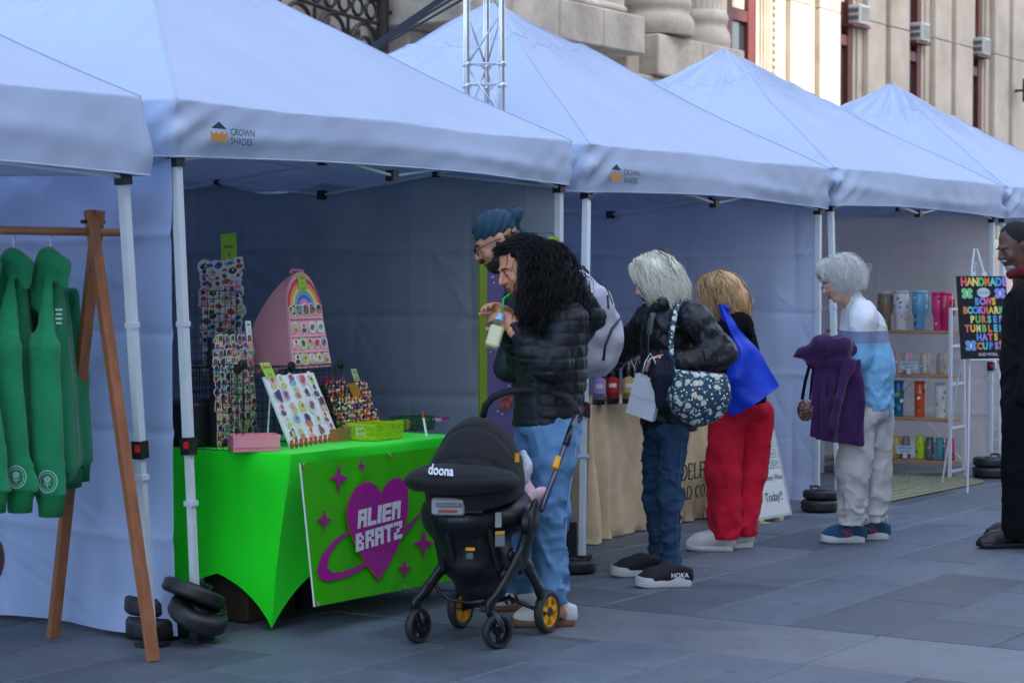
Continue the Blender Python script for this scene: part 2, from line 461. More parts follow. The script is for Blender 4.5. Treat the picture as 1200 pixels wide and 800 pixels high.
def sq(p): return float(p[0] * RV[0] + p[1] * RV[1]), float(p[0] * NV[0] + p[1] * NV[1])
BAND0 = sq(ground(700, 750))[0]; BAND1 = BAND0 + 0.74
def slab_mesh(name, ls, lq, m_):
    b = MB(); e = .005; c = .0042
    hs, hq = ls / 2 - c, lq / 2 - c
    b.box((0, 0, -.015), (2 * hs, 2 * hq, .030), bev=e)
    me = b.mesh(name); me.materials.append(m_); return me
SL, SQ_ = 0.92, 0.455
slab_me = slab_mesh("paving_slab", SL, SQ_, M_SLAB); band_me = slab_mesh("band_slab", .74, 1.45, M_BAND)
cand = []
def frame_ok(s, q, m=0.7):
    p = RV * s + NV * q
    if p[1] < 4: return False
    x, y = proj(p); dep = p[1]; pad = m * F_PX / dep
    return -pad < x < 1200 + pad and 300 < y < 800 + pad and dep < 34
for iq in range(-60, 60):
    q = iq * SQ_ + .11
    offs = (0.46 if iq % 2 else 0.0) + rng.uniform(-.06, .06)
    for zone in (0, 1):
        for k in range(-10, 50):
            s0 = BAND1 + offs + k * SL if zone else BAND0 - offs - (k + 1) * SL
            a, b_ = s0, s0 + SL
            if zone: a = max(a, BAND1)
            else: b_ = min(b_, BAND0)
            if b_ - a < .05 or (zone and b_ < BAND1) or (not zone and a > BAND0): continue
            sc_ = (a + b_) / 2
            if not frame_ok(sc_, q): continue
            cand.append((float((RV * sc_ + NV * q)[1]), sc_, q, b_ - a, 'slab'))
for k in range(-40, 40):
    q = k * 1.45 + .3
    if frame_ok((BAND0 + BAND1) / 2, q, 1.2): cand.append((-1, (BAND0 + BAND1) / 2, q, .74, 'band'))
cand.sort()
# the nearest 290 are laid one by one, those beyond as one sheet of pieces
rest = MB(); n_ind = 0
yaw_s = math.atan2(RV[1], RV[0])
for dep, s0, q, ln, kd in cand:
    p = RV * s0 + NV * q
    if n_ind < 290:
        o = bpy.data.objects.new("band_slab" if kd == 'band' else "paving_slab", band_me if kd == 'band' else slab_me)
        COL.objects.link(o); o.parent = ground_o; o.location = (p[0], p[1], rng.uniform(-.0012, .0012)); o.rotation_euler = (rng.uniform(-.0012, .0012), rng.uniform(-.0012, .0012), yaw_s)
        if kd == 'slab': o.scale = (ln / SL, 1, 1)
        n_ind += 1
    else:
        rest.box((p[0], p[1], -.015 + rng.uniform(-.001, .001)), (ln - .005, SQ_ - .005, .03), rz=yaw_s)
if rest.f:
    ro = tag(rest.build("far_paving_slabs", M_SLAB, ground_o), kind="stuff")

# ---------------------------------------------------------------- city building behind the tents (facade parallel to the row)
FAC = 18.6                                               # distance of the facade plane along PV from the camera
def fac(s, out=0.0, z=0.0): return RV * s + PV * (FAC - out) + ZV * z
M_STONE = mat("limestone", (.47, .405, .325), .85, var=.28, vscale=.7, bump=.35, bscale=9, col2=(.55, .49, .41), dist=.03)
M_STONE_D = mat("weathered_limestone", (.46, .41, .345), .9, var=.34, vscale=1.1, bump=.5, bscale=7, dist=.04, rand=.08)
M_FRAME = mat("maroon_window_frame", srgb(92, 40, 37), .55, var=.2, vscale=4)
M_GLASSD = mat("dark_window_glass", (.035, .04, .05), .08, spec=.8)
M_BLIND = mat("cream_window_blind", (.55, .50, .40), .8)
M_IRON = mat("black_wrought_iron", (.012, .012, .014), .5, var=.3, vscale=20)
hall = thing("stone_hall", "monumental beige stone building with maroon window frames and columns behind the tents", "building", fac(34))
def S_(px, out=0.0):
    t = (px - 600) / F_PX; return (RV[1] + RV[0] * t) * (FAC - out) / (RV[0] - RV[1] * t)
def sblock(mb, s0, s1, o0, o1, z0, z1, bev=.03):
    """block of the facade between stations s0..s1, projecting from o0 to o1"""
    c = fac((s0 + s1) / 2, (o0 + o1) / 2, (z0 + z1) / 2)
    return mb.box(c, (s1 - s0, o1 - o0, z1 - z0), ax=(RV, NV, ZV), bev=bev)
def spart(name, m_, *blocks, parent=hall, autos=None):
    b = MB()
    for k in blocks: sblock(b, *k)
    return b.build(name, m_, parent)
TOPZ = 22.0
WPX = [(849, 885), (980, 998), (1061, 1078), (1135, 1149)]
WINS = [(S_(a), S_(b)) for a, b in WPX]
for _k in range(3): WINS.append((WINS[-1][0] + 4.0, WINS[-1][1] + 4.0))
edges = [14.0] + [w for c in WINS for w in c] + [70.0]
for i in range(0, len(edges), 2):
    spart("wall", M_STONE if i else M_STONE_D, (edges[i], edges[i + 1], -1.2, 0.0, 0, TOPZ, 0))
spart("attic_wall", M_STONE, (14.2, 69.8, -1.0, .15, TOPZ, TOPZ + 3, 0))
for i, (wa, wb) in enumerate(WINS):
    fr = MB(); fw_ = .16 if i == 0 else .11; c = (wa + wb) / 2
    for s0 in (wa + fw_, wb - fw_): sblock(fr, s0 - fw_, s0 + fw_, -.16, -.015, 2.2, 14, 0)
    for z in (2.3, 6.75, 9.6, 13.8): sblock(fr, wa + 2 * fw_, wb - 2 * fw_, -.15, -.03, z - .11, z + .11, 0)
    fo = fr.build("window", M_FRAME, hall)
    p = MB(); sblock(p, wa + .05, wb - .05, -.14, -.12, 2.3, 13.9, 0); p.build("pane", M_GLASSD, fo)
    bl = MB(); z0 = 6.9 if i == 0 else (7.6 if i % 2 else 8.4)
    sblock(bl, wa + 2 * fw_ + .02, wb - 2 * fw_ - .02, -.118, -.10, z0, 9.48, 0); bl.build("blind", M_BLIND, fo)
    spart("sill", M_STONE, (wa - .1, wb + .1, -.6, .12, 1.7, 2.17, .03))
    spart("spandrel", M_STONE, (wa + .005, wb - .005, -.8, -.02, 14.02, TOPZ - .01, 0))
WIN = [(a + b) / 2 for a, b in WINS]
# pilasters between the windows: shallow stepped strips with a moulded foot
for i in range(len(WINS) - 1):
    a, b_ = WINS[i][1] + .12, WINS[i + 1][0] - .08
    wd = b_ - a; z0 = 3.95
    spart("pilaster_back", M_STONE, (a + .02, b_ - .02, .003, .05, 0, TOPZ - .5, .01))
    for k, (f0_, f1_) in enumerate(((.30, .56), (.68, .95)) if i == 0 else ((.10, .45), (.55, .93))):
        x0, x1 = a + wd * f0_, a + wd * f1_
        zz = z0 + .45
        while zz < TOPZ - 1:
            spart("shaft_block", M_STONE, (x0, x1, .053, .19, zz, min(zz + 2.85 - .012, TOPZ - 1), .02)); zz += 2.85
        for (zz0, zz1, g_, o_) in ((z0 + .24, z0 + .447, .04, .23), (z0 + .10, z0 + .237, .09, .29), (z0 - .3, z0 + .097, .13, .34)):
            spart("base_moulding", M_STONE, (x0 - g_, x1 + g_, .056, o_, zz0, zz1, .04))
        spart("pedestal", M_STONE, (x0 - .15, x1 + .15, .057, .36, 0, z0 - .303, .03))
    if i == 0:
        b = MB(); sblock(b, S_(895, .1), S_(909, .1), .053, .10, 5.55, 14, .02)
        for k in range(56): b.ball(fac(S_(905, .1), .125, 5.7 + k * .15), (.055, .055, .07), 6)
        for k in range(4): sblock(b, S_(896 + k * 1.6, .1), S_(896.8 + k * 1.6, .1), .10, .12, 5.6, 14, 0)
        b.build("carved_strip", M_STONE, hall)
spart("plinth_course", M_STONE_D, (WINS[0][1] + .2, 69.5, .003, .6, 0, 2.5, .05))

# corner pavilion on the left: heavy ledge, parapet blocks, paired column bases
def stone_row(name, s0, s1, n, o0, o1, z0, z1, m_=M_STONE_D, bev=.025):
    w = (s1 - s0) / n
    for k in range(n): spart(name, m_, (s0 + k * w + .006, s0 + (k + 1) * w - .006, o0, o1, z0, z1, bev))
LE = S_(756, 2.6)
stone_row("ledge_block", 22.9, LE, 4, .3, 2.6, 5.02, 5.62)
stone_row("ledge_moulding", 23.0, S_(737, 2.42), 4, .3, 2.42, 5.625, 5.80, bev=.07)
stone_row("parapet_block", 23.1, S_(732, 2.25), 3, .3, 2.25, 5.805, 7.3)
stone_row("parapet_block", 23.15, S_(731, 2.2), 3, .3, 2.2, 7.312, 9.3)
stone_row("under_ledge_block", 23.2, S_(735, 1.5), 3, .3, 1.5, 3.4, 5.015)
stone_row("under_ledge_block", 23.2, S_(735, 1.45), 3, .3, 1.45, 0.0, 3.39)
PE = S_(858, 1.1)
stone_row("pier_block", S_(735, 1.15), PE - .15, 2, .3, 1.1, 0.0, 4.75)
spart("pier_cap", M_STONE_D, (S_(750, 1.3), PE - .08, .31, 1.25, 4.76, 5.0, .05))
stone_row("column_plinth", S_(777, 1.45), PE, 2, .31, 1.35, 5.01, 5.72)
stone_row("column_plinth", S_(740, 1.1), S_(777, 1.45) - .02, 1, .31, 1.0, 5.01, 5.75)
M_COL = mat("column_limestone", (.44, .395, .335), .85, var=.25, vscale=1.5, bump=.3, bscale=10, dist=.03)
for k, (s0, q_) in enumerate(((S_(769, .9), .62), (S_(820, .75), .52))):
    c_ = fac(s0, .9 - .15 * k)
    z0 = 5.76 if k == 0 else 5.725
    b = MB().lathe([(q_ * r, z0 + z) for r, z in ((1.02, .0), (1.06, .06), (1.08, .16), (1.05, .26), (.97, .34), (.93, .37), (.93, .44), (.97, .48), (.99, .55), (.96, .62), (.90, .66), (.86, .69))], (c_[0], c_[1], 0), 40)
    co = b.build("column_base", M_COL, hall, autos=40)
    b = MB(); n = 96; vs = []
    for z in (z0 + .693, z0 + .84, 12, 20):
        for j in range(n):
            th = 2 * math.pi * j / n; fl = .04 * (abs(math.sin(th * 12)) ** .5) * (1 if z > z0 + .7 else 0)
            r = (.82 - .004 * (z - 6) - fl) * q_
            vs.append((c_[0] + r * math.cos(th), c_[1] + r * math.sin(th), z))
    fs = [(i * n + j, i * n + (j + 1) % n, (i + 1) * n + (j + 1) % n, (i + 1) * n + j) for i in range(3) for j in range(n)]
    b.add(vs, fs); b.build("column_shaft", M_COL, hall, autos=30)
stone_row("recess_block", 30.6, WINS[0][0] - .05, 3, .004, .06, 5.6, 20, bev=0)

# window air conditioners
def aircon(s0, z0, label):
    c = fac(s0, .0, z0)
    t = thing("air_conditioner", label, "air conditioner", c, 0, "air conditioners in the maroon windows")
    b = MB().box(c + NV * -.02 + ZV * .21, (.50, .58, .42), ax=(RV, NV, ZV), bev=.02); b.build("casing", mat("aircon_casing", (.50, .50, .48), .5, var=.1), t)
    b = MB()
    for k in range(7): b.box(c + NV * .275 + ZV * (.07 + k * .046), (.42, .012, .014), ax=(RV, NV, ZV))
    b.build("rear_grille", mat("aircon_grille", (.10, .105, .11), .6), t)
    b = MB()
    for sx in (-1,):
        b.box(c + RV * sx * .253 + NV * .05 + ZV * .29, (.01, .34, .10), ax=(RV, NV, ZV)); b.box(c + RV * sx * .253 + NV * .05 + ZV * .13, (.01, .34, .10), ax=(RV, NV, ZV))
    b.build("side_louvre", mat("aircon_grille", (.10, .105, .11), .6), t)
    b = MB().box(c + NV * -.05 - ZV * .035, (.9, .5, .06), ax=(RV, NV, ZV)); b.build("support_shelf", M_FRAME, t)
aircon(S_(999, 0), 7.12, "beige air conditioner in the window right of the sunlit pilaster")
aircon(S_(1071, 0), 7.10, "beige air conditioner in the middle maroon window at the top right")
aircon(S_(1143, 0), 7.15, "dark-sided air conditioner in the farthest right maroon window")
# little black lamp box on the wall at the right edge
c = fac(S_(1203, .55), .55, 6.1)
t = thing("wall_lamp", "small black box lamp fixed on the stone wall at the right edge", "lamp", c)
MB().box(c + ZV * .32, (.22, .25, .62), ax=(RV, NV, ZV), bev=.03).build("housing", M_IRON, t)
MB().box(c + ZV * .32 - NV * .2, (.06, .3, .06), ax=(RV, NV, ZV)).build("bracket", M_IRON, t)

# wrought iron gate crown at the left of the pavilion
s_g = 22.15
gate = thing("iron_gate", "black wrought iron gate crown with rings beside the stone building", "gate", fac(21.6, 1.4))
def gp(s, z, o=1.4): return fac(s, o, z)
MB().tube([gp(22.72, 0), gp(22.72, 8.0)], .09, 10).build("post", M_IRON, gate)
for dz, th in ((5.08, .03), (5.40, .04)):
    pts = [gp(19.0 + k * .31, dz - .05 + .45 * ((22.72 - 19.0 - k * .31) / 3.7) ** 1.6) for k in range(13)]
    MB().tube(pts, th, 8).build("rail", M_IRON, gate)
for k in range(12):
    s0 = 22.45 - k * .30; zc = 5.24 - .05 + .45 * ((22.72 - s0) / 3.7) ** 1.6
    MB().tube([gp(s0 + .115 * math.cos(a * math.pi / 8), zc + .115 * math.sin(a * math.pi / 8)) for a in range(16)], .026, 6, closed=True).build("ring", M_IRON, gate)
for k in range(5):
    s0 = 22.3 - k * .72
    MB().tube([gp(s0 + .28 * math.cos(a * math.pi / 10), 4.72 + .06 * k + .28 * math.sin(a * math.pi / 10)) for a in range(20)], .032, 6, closed=True).build("scroll_ring", M_IRON, gate)
    MB().tube([gp(s0 + .15 * math.cos(a * math.pi / 10), 4.66 + .06 * k + .15 * math.sin(a * math.pi / 10)) for a in range(20)], .03, 6, closed=True).build("scroll_ring", M_IRON, gate)
    MB().tube([gp(s0 - .36, 0), gp(s0 - .36, 5.05 + .05 * k)], .028, 6).build("baluster", M_IRON, gate)
    MB().tube([gp(s0, 0), gp(s0, 4.45)], .028, 6).build("baluster", M_IRON, gate)
MB().tube([gp(22.72, 5.2), gp(22.95, 5.22), gp(23.02, 5.4), gp(22.9, 5.6)], .03, 6).build("finial_scroll", M_IRON, gate)
MB().tube([gp(22.98, 0, .9), gp(22.98, 7.0, .9)], .08, 10).build("rain_pipe", mat("stone_pipe", (.42, .39, .35), .8), gate)
# unseen blocks added off camera to shade the market, with one sunlit gap
M_TOWER = mat("shade_block_grey", (.30, .29, .28), .7, var=.15, vscale=.3)
UD = np.array([SUN_DIR.x, SUN_DIR.y, 0]); VD = np.array([-SUN_DIR.y, SUN_DIR.x, 0])
def block(name, u0, u1, v0, v1, hgt, label):
    t = thing(name, label, "building", UD * (u0 + u1) / 2 + VD * (v0 + v1) / 2)
    MB().box(UD * (u0 + u1) / 2 + VD * (v0 + v1) / 2 + ZV * hgt / 2, (u1 - u0, v1 - v0, hgt), ax=(UD, VD, ZV)).build("wall", M_TOWER, t)
    me = MB().box((0, 0, 0), (.2, 1.9, 1.9), bev=0).mesh("window"); me.materials.append(M_GLASSD)
    n = int((v1 - v0) / 5)
    for k in range(n):
        for f in range(int(hgt / 8)):
            o = bpy.data.objects.new("window", me); COL.objects.link(o); o.parent = t
            w = VD * (v0 + 2.5 + k * (v1 - v0) / n - (v0 + v1) / 2) + UD * ((u0 - u1) / 2)
            o.location = (w[0], w[1], 3 + f * 8); o.rotation_euler = (0, 0, math.atan2(UD[1], UD[0]))
v_a = float(fac(S_(884, .3), .3) @ VD); v_b = float(fac(S_(1001, .3), .3) @ VD)
block("shade_block_near", 34, 52, -42, v_a, 58, "unseen grey block added to shade the market, right of the camera")
block("shade_block_far", 34, 52, v_b, 92, 58, "unseen grey block added to shade the market, beyond the sunlit gap")
# ================================================================ TENTS
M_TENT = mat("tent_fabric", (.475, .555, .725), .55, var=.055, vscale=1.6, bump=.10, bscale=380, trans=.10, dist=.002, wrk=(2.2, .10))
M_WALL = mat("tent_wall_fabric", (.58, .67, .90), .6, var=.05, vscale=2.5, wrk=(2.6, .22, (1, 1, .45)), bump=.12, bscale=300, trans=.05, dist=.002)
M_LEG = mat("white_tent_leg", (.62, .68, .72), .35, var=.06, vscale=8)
M_BLACKP = mat("black_plastic", (.012, .012, .014), .45, var=.2, vscale=30)
M_RED = mat("red_button", (.65, .02, .03), .4)
M_BLACKCORD = mat("dark_pole", (.02, .022, .03), .5)
def hsh(a, b): return math.sin(a * 12.9898 + b * 78.233) * 43758.5453 % 1
def make_tent(label, t0, t1, zb, zt, zp, dep=3.24, w0=0.0, feet=None, seed=0, walls=('right',), sag=.05, group="white pop-up tents in a row", wmat=None, wall_top=1.9, wrinkle=1.0):
    r_ = random.Random(seed); nr = np.random.RandomState(seed + 3)
    W = t1 - t0; tc = (t0 + t1) / 2; wc = w0 + dep / 2
    T = thing("pop_up_tent", label, "tent", row(tc, wc), 0, group)
    hx, hy = W / 2, dep / 2
    # ---- canopy : square rings from the peak out, then down the valance
    NS = 64
    loop = []
    for sd in range(4):
        for k in range(NS):
            a = -1 + 2 * k / NS
            a = math.copysign(abs(a) ** .8, a)
            loop.append([(a, -1), (1, a), (-a, 1), (-1, -a)][sd])
    us = [0.012, .03, .05, .07, .09, .11, .13, .15, .17, .19, .21, .235, .26, .285, .31, .34, .37, .4, .44, .48, .52, .56, .6, .64, .68, .72, .76, .8, .84, .87, .9, .93, .95, .97, .985, .995, 1.0]
    vs_ = [.0, .04, .1, .18, .26, .34, .42, .5, .58, .66, .74, .82, .9, .96, 1.0]
    P = []
    for u in us:
        ring = []
        for (x, y) in loop:
            edge = min(abs(x), abs(y)) if max(abs(x), abs(y)) > .99 else 0
            cross = 1 - min(abs(x), abs(y)) ** 1.5         # 1 in the middle of a side, 0 at the hip
            prof = (1 - u) ** 1.0
            bend = .055 * math.sin(math.pi * min(1, u / .24)) if u < .24 else 0
            z = zt + (zp - zt) * prof - sag * cross * math.sin(math.pi * min(1, u)) - .02 * math.sin(math.pi * u)
            if u < .26: z -= .018 * (u / .26)
            ang = math.atan2(y, x)
            # fine pucker radiating from the peak and creases near the corners
            z += wrinkle * .010 * math.sin(ang * 17 + seed * 2 + 9 * u) * math.exp(-((u - .2) / .13) ** 2)
            z += wrinkle * .006 * math.sin(ang * 31 + 5 * seed + 14 * u) * math.exp(-((u - .25) / .16) ** 2)
            z += .006 * math.sin(ang * 7 + 11 * u + seed)
            z += (wrinkle - .7) * .009 * math.sin(23 * x * u + 9 * math.sin(11 * y * u + seed)) * math.sin(19 * y * u + 7 * math.sin(8 * x * u)) * math.exp(-((u - .3) / .22) ** 2)
            p = row(tc + x * u * hx, wc + y * u * hy, z)
            ring.append(p)
        P.append(ring)
    for v in vs_[1:]:
        ring = []
        for i, (x, y) in enumerate(loop):
            fx = i / NS % 1.0 * W                       # metres along the side
            sd = i // NS
            corner = min(fx, W - fx)
            nv = np.array([(0, -1), (1, 0), (0, 1), (-1, 0)][sd], float)
            out = .012 * math.sin(v * math.pi * .9) + .018 * math.sin(fx * 2.1 + sd + seed * 1.7) * v + .010 * math.sin(fx * 5.3 + 2 * seed) * v
            # diagonal puckers running in from the corners
            out += (wrinkle if fx < W / 2 else .35) * (.2 if t1 < 0 else 1) * .020 * math.exp(-corner / .20) * math.sin(30 * (v * .32 + corner * .7 * (1 if fx < W / 2 else -1.2)) + sd * 2 + seed) * math.sin(math.pi * min(1, v * 1.1))
            out += +.0015 * math.sin(fx * 23 + v * 9 + seed) + .008 * math.exp(-((v - .62 - .12 * math.sin(fx * 1.9 + seed)) / .16) ** 2) * (1 + .5 * math.sin(fx * 3.7))
            out += .0035 * math.sin(14 * fx - 7 * v + 2 * math.sin(4 * fx + seed)) * max(0, math.sin(2.1 * fx + seed)) * v
            droop = .022 * math.sin(math.pi * fx / W) ** 2 * (1 if v > .5 else 0) * (v - .5) * 2
            z = zt + (zb - zt) * v + droop - .008 * math.exp(-corner / .15) * v
            if i % NS == 0:
                nv = np.array([(-1, -1), (1, -1), (1, 1), (-1, 1)][sd], float)
            ring.append(row(tc + x * hx + nv[0] * out, wc + y * hy + nv[1] * out, z))
        P.append(ring)
    b = MB(); A = np.array(P).transpose(1, 0, 2); b.grid(A, closed_u=True)
    b.f = [q[::-1] for q in b.f]; b.m = [0] * len(b.f)
    cp = b.build("canopy", M_TENT, T, smooth=True)
    # hem along the bottom edge and stitched seams up the hips
    hem = MB(); last = P[-1]
    hem.tube([p for p in last], .004, 6, closed=True); hem.build("hem", M_TENT, cp, smooth=True)
    for c_ in range(4):
        sm = MB(); i = c_ * NS
        sm.tube([P[k][i] + ZV * .001 for k in range(3, len(us))], .0035, 5); sm.build("hip_seam", M_TENT, cp, smooth=True)
    sm = MB(); kk = us.index(.26); sm.tube([p + ZV * .001 for p in P[kk]], .0025, 5, closed=True); sm.build("ring_seam", M_TENT, cp, smooth=True)
    # ---- frame
    tops = [row(t0 + .05, w0 + .05), row(t1 - .05, w0 + .05), row(t1 - .05, w0 + dep - .05), row(t0 + .05, w0 + dep - .05)]
    ft = [np.array(p) for p in tops]
    if feet:
        for k, v in feet.items(): ft[k] = np.array([v[0], v[1], 0.0])
    wz = []
    for k in range(4):
        top = tops[k] + ZV * (zb - .02); ft_ = ft[k]
        def lp(z, top=top, ft_=ft_): return ft_ + (top - ft_) * (z / top[2])
        l = MB(); l.bar(lp(.78), lp(zb - .02), .034, .034, up=RV); lo = l.build("leg", M_LEG, T)
        l = MB(); l.bar(lp(.03), lp(.80), .027, .027, up=RV); l.build("inner_tube", M_LEG, lo)
        MB().bar(lp(zb - .045), lp(zb + .03), .05, .05, up=RV).build("corner_cap", M_BLACKP, lo)
        MB().bar(lp(.755), lp(.825), .048, .048, up=RV).build("height_lock", M_BLACKP, lo)
        MB().box(lp(.795) - RV * .026 + NV * .012, (.012, .02, .028), ax=(RV, NV, ZV)).build("lock_button", M_RED, lo)
        fo = MB().box(ft_ + ZV * .012, (.10, .10, .012), ax=(RV, NV, ZV)); fo.bar(ft_ + ZV * .018, ft_ + ZV * .075, .042, .042, up=RV); fo.build("foot_plate", M_BLACKP, lo)
        for zs in (1.27, .55 + .12 * (k % 2)):
            MB().bar(lp(zs), lp(zs + .02), .042, .042, up=RV).build("velcro_strap", mat("white_strap", (.6, .63, .72), .7), lo)
    # scissor trusses on all four sides
    for k in range(4):
        a, b_ = tops[k], tops[(k + 1) % 4]; d = b_ - a
        z1, z2 = zb + .165, zb - .018
        for h in range(2):
            p0 = a + d * (.5 * h); p1 = a + d * (.5 * (h + 1))
            MB().bar(p0 + ZV * z1, p1 + ZV * z2, .022, .011).build("truss_bar", M_LEG, T)
            MB().bar(p0 + ZV * z2, p1 + ZV * z1, .022, .011).build("truss_bar", M_LEG, T)
            mid = (p0 + p1) / 2
            MB().box(mid + ZV * (z1 + z2) / 2, (.03, .03, .03), ax=(RV, NV, ZV)).build("truss_joint", M_BLACKP, T)
        MB().box(a + d * .5 + ZV * z2, (.045, .045, .05), ax=(RV, NV, ZV)).build("truss_joint", M_BLACKP, T)
        MB().box(a + d * .5 + ZV * z1, (.04, .04, .035), ax=(RV, NV, ZV)).build("truss_joint", M_BLACKP, T)
    # central mast
    ctr = row(tc, wc)
    MB().tube([ctr + ZV * zb, ctr + ZV * (zp - .03)], .013, 8).build("mast", M_LEG, T)
    for k in range(4):
        mid = (tops[k] + tops[(k + 1) % 4]) / 2
        MB().bar(mid + ZV * (zb + .12), ctr + ZV * (zb + .2), .018, .01).build("roof_strut", M_LEG, T)
    for w in walls: make_wall(T, w, t0, t1, w0, dep, zb, seed, wall_top, wmat or M_WALL)
    return T
def make_wall(T, side, t0, t1, w0, dep, zb, seed, top, wm, bottom=.02):
    """hanging side wall with packing creases, random kinks and a slack upper edge"""
    nu, nvv = 250, 150
    r_ = np.random.RandomState(seed * 11 + len(side)); Lw = dep if side in ('left', 'right') else t1 - t0
    ph = seed * 1.3
    u = np.linspace(0, 1, nu)[:, None]; v = np.linspace(0, 1, nvv)[None, :]
    x = u * Lw + v * 0
    drop = .05 * np.abs(np.sin(u * np.pi * 4)) + .02 * np.sin(u * 9 + ph)
    z = bottom + (top - drop - bottom) * v
    o = np.zeros_like(x)
    for k in range(12):                                   # vertical and level pack folds, each sharp and a little wandering
        xc = (k + .5) * Lw / 8 + r_.uniform(-.03, .03); dd = np.abs(x - xc - .012 * np.sin(z * 4 + k))
        o += r_.choice([-1, 1]) * r_.uniform(.008, .018) * np.exp(-dd / .024) * (.5 + .5 * np.sin(z * r_.uniform(2, 5) + k))
    for zc in (.42, .83, 1.25, 1.63):
        o += r_.choice([-1, 1]) * r_.uniform(.010, .016) * np.exp(-np.abs(z - zc - .012 * np.sin(x * 3 + zc * 9)) / .018)
    for k in range(95):                                   # short kinks
        cx, cz, a = r_.uniform(0, Lw), r_.uniform(.1, top), r_.uniform(0, np.pi); L = r_.uniform(.06, .30)
        s1 = (x - cx) * np.cos(a) + (z - cz) * np.sin(a); s2 = -(x - cx) * np.sin(a) + (z - cz) * np.cos(a)
        o += r_.choice([-1, 1]) * r_.uniform(.004, .010) * np.exp(-np.abs(s2) / .016) * np.exp(-(s1 / L) ** 2)
    o += .026 * np.abs(np.sin(x * 2.1 + ph + .3 * z)) ** 3 * (1 - .4 * v) + .020 * np.sin(x * 2.9 + ph + .8 * np.sin(z * 1.7)) * (1.1 - v) + .014 * np.sin(x * 6.7 + 1.3 * z + ph) * v ** 2
    o += .02 * np.exp(-((v - .93) / .05) ** 2) * np.sin(x * 9 + ph) + .03 * np.sin(x * 7 + ph) * np.clip(1 - v / .08, 0, 1)
    P = np.zeros((nu, nvv, 3))
    tt = {'right': t1 - .03 + o, 'left': t0 + .03 + o}.get(side)
    if tt is not None: ww = w0 + .05 + x * (1 - .1 / Lw)
    else: tt = t0 + x; ww = w0 + dep - .03 + o
    P[..., 0] = ROW0[0] + RV[0] * tt + PV[0] * ww; P[..., 1] = ROW0[1] + RV[1] * tt + PV[1] * ww; P[..., 2] = z
    b = MB(); b.grid(P); return b.build("side_wall", wm, T, smooth=True)

# feet measured on the pavement
fB = ground(231, 752); fC = ground(682, 668); fD = ground(945, 595); fA = row(-.10, .05)
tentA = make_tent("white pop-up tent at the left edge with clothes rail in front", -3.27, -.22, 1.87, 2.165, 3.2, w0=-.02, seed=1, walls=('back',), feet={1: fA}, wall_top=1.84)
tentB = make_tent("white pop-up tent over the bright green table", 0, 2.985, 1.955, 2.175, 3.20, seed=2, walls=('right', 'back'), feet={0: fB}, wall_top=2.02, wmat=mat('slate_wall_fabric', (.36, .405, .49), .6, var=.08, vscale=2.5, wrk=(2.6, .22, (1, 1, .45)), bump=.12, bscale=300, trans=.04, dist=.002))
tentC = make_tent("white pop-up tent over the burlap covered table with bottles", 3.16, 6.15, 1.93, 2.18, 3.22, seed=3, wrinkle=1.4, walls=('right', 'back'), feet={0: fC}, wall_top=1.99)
tentD = make_tent("white pop-up tent over the shelf of tumblers", 6.24, 9.33, 1.955, 2.20, 3.22, seed=4, wrinkle=2.0, walls=('right', 'back'), feet={0: row(6.27, -.02)}, wall_top=2.03, wmat=mat('warm_lit_wall_fabric', (.70, .64, .62), .6, var=.06, vscale=2.5, wrk=(2.6, .22, (1, 1, .45)), bump=.12, bscale=300, trans=.2, dist=.002))  # warm light from behind this wall is put into its greyer base colour
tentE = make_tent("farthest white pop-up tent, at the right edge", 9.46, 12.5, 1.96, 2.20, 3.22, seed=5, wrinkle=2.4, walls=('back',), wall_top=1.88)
make_wall(tentB, "left", 0, 2.985, 0, 3.24, 1.95, 7, 1.95, mat("blue_lit_wall_fabric", (.37, .47, .72), .6, var=.05, vscale=2.5, wrk=(2.6, .22, (1, 1, .45)), bump=.12, bscale=300, trans=.06, dist=.002))  # blue light coming through this wall is put into its base colour
# logo printed on the valances of two tents
M_LOGO_D = mat("logo_dark_teal", srgb(30, 60, 72), .7); M_LOGO_O = mat("logo_orange", srgb(205, 140, 50), .7)
def valance_logo(parent, t, w, z, sc, half=False):
    o = row(t, w, z); ax, ay = RV * sc, ZV * sc
    b = MB()
    b.prism([(-.10, .055), (0, .115), (.10, .055), (.085, .05), (-.085, .05)], o, ax, ay, .0015 / sc)
    b.build("logo_roof", M_LOGO_D, parent)
    b = MB(); b.prism([(-.10, -.06), (-.115, .03), (-.06, -.005), (-.045, .035), (0, .0), (.045, .035), (.06, -.005), (.115, .03), (.10, -.06)], o, ax, ay, .0015 / sc)
    b.build("logo_crown", M_LOGO_O, parent)
    b = MB(); text_mesh(b, "CROWN", row(t + .15 * sc, w, z + .005 * sc), RV, ZV, .085 * sc, .002, 'LEFT', bold=.012)
    text_mesh(b, "SHADES", row(t + .15 * sc, w, z - .078 * sc), RV, ZV, .085 * sc, .002, 'LEFT', bold=.012)
    b.build("logo_lettering", M_LOGO_D, parent)
valance_logo(tentB.children[0], .20, -.045, 2.045, .45)
valance_logo(tentC.children[0], 3.36, -.045, 2.02, .5)

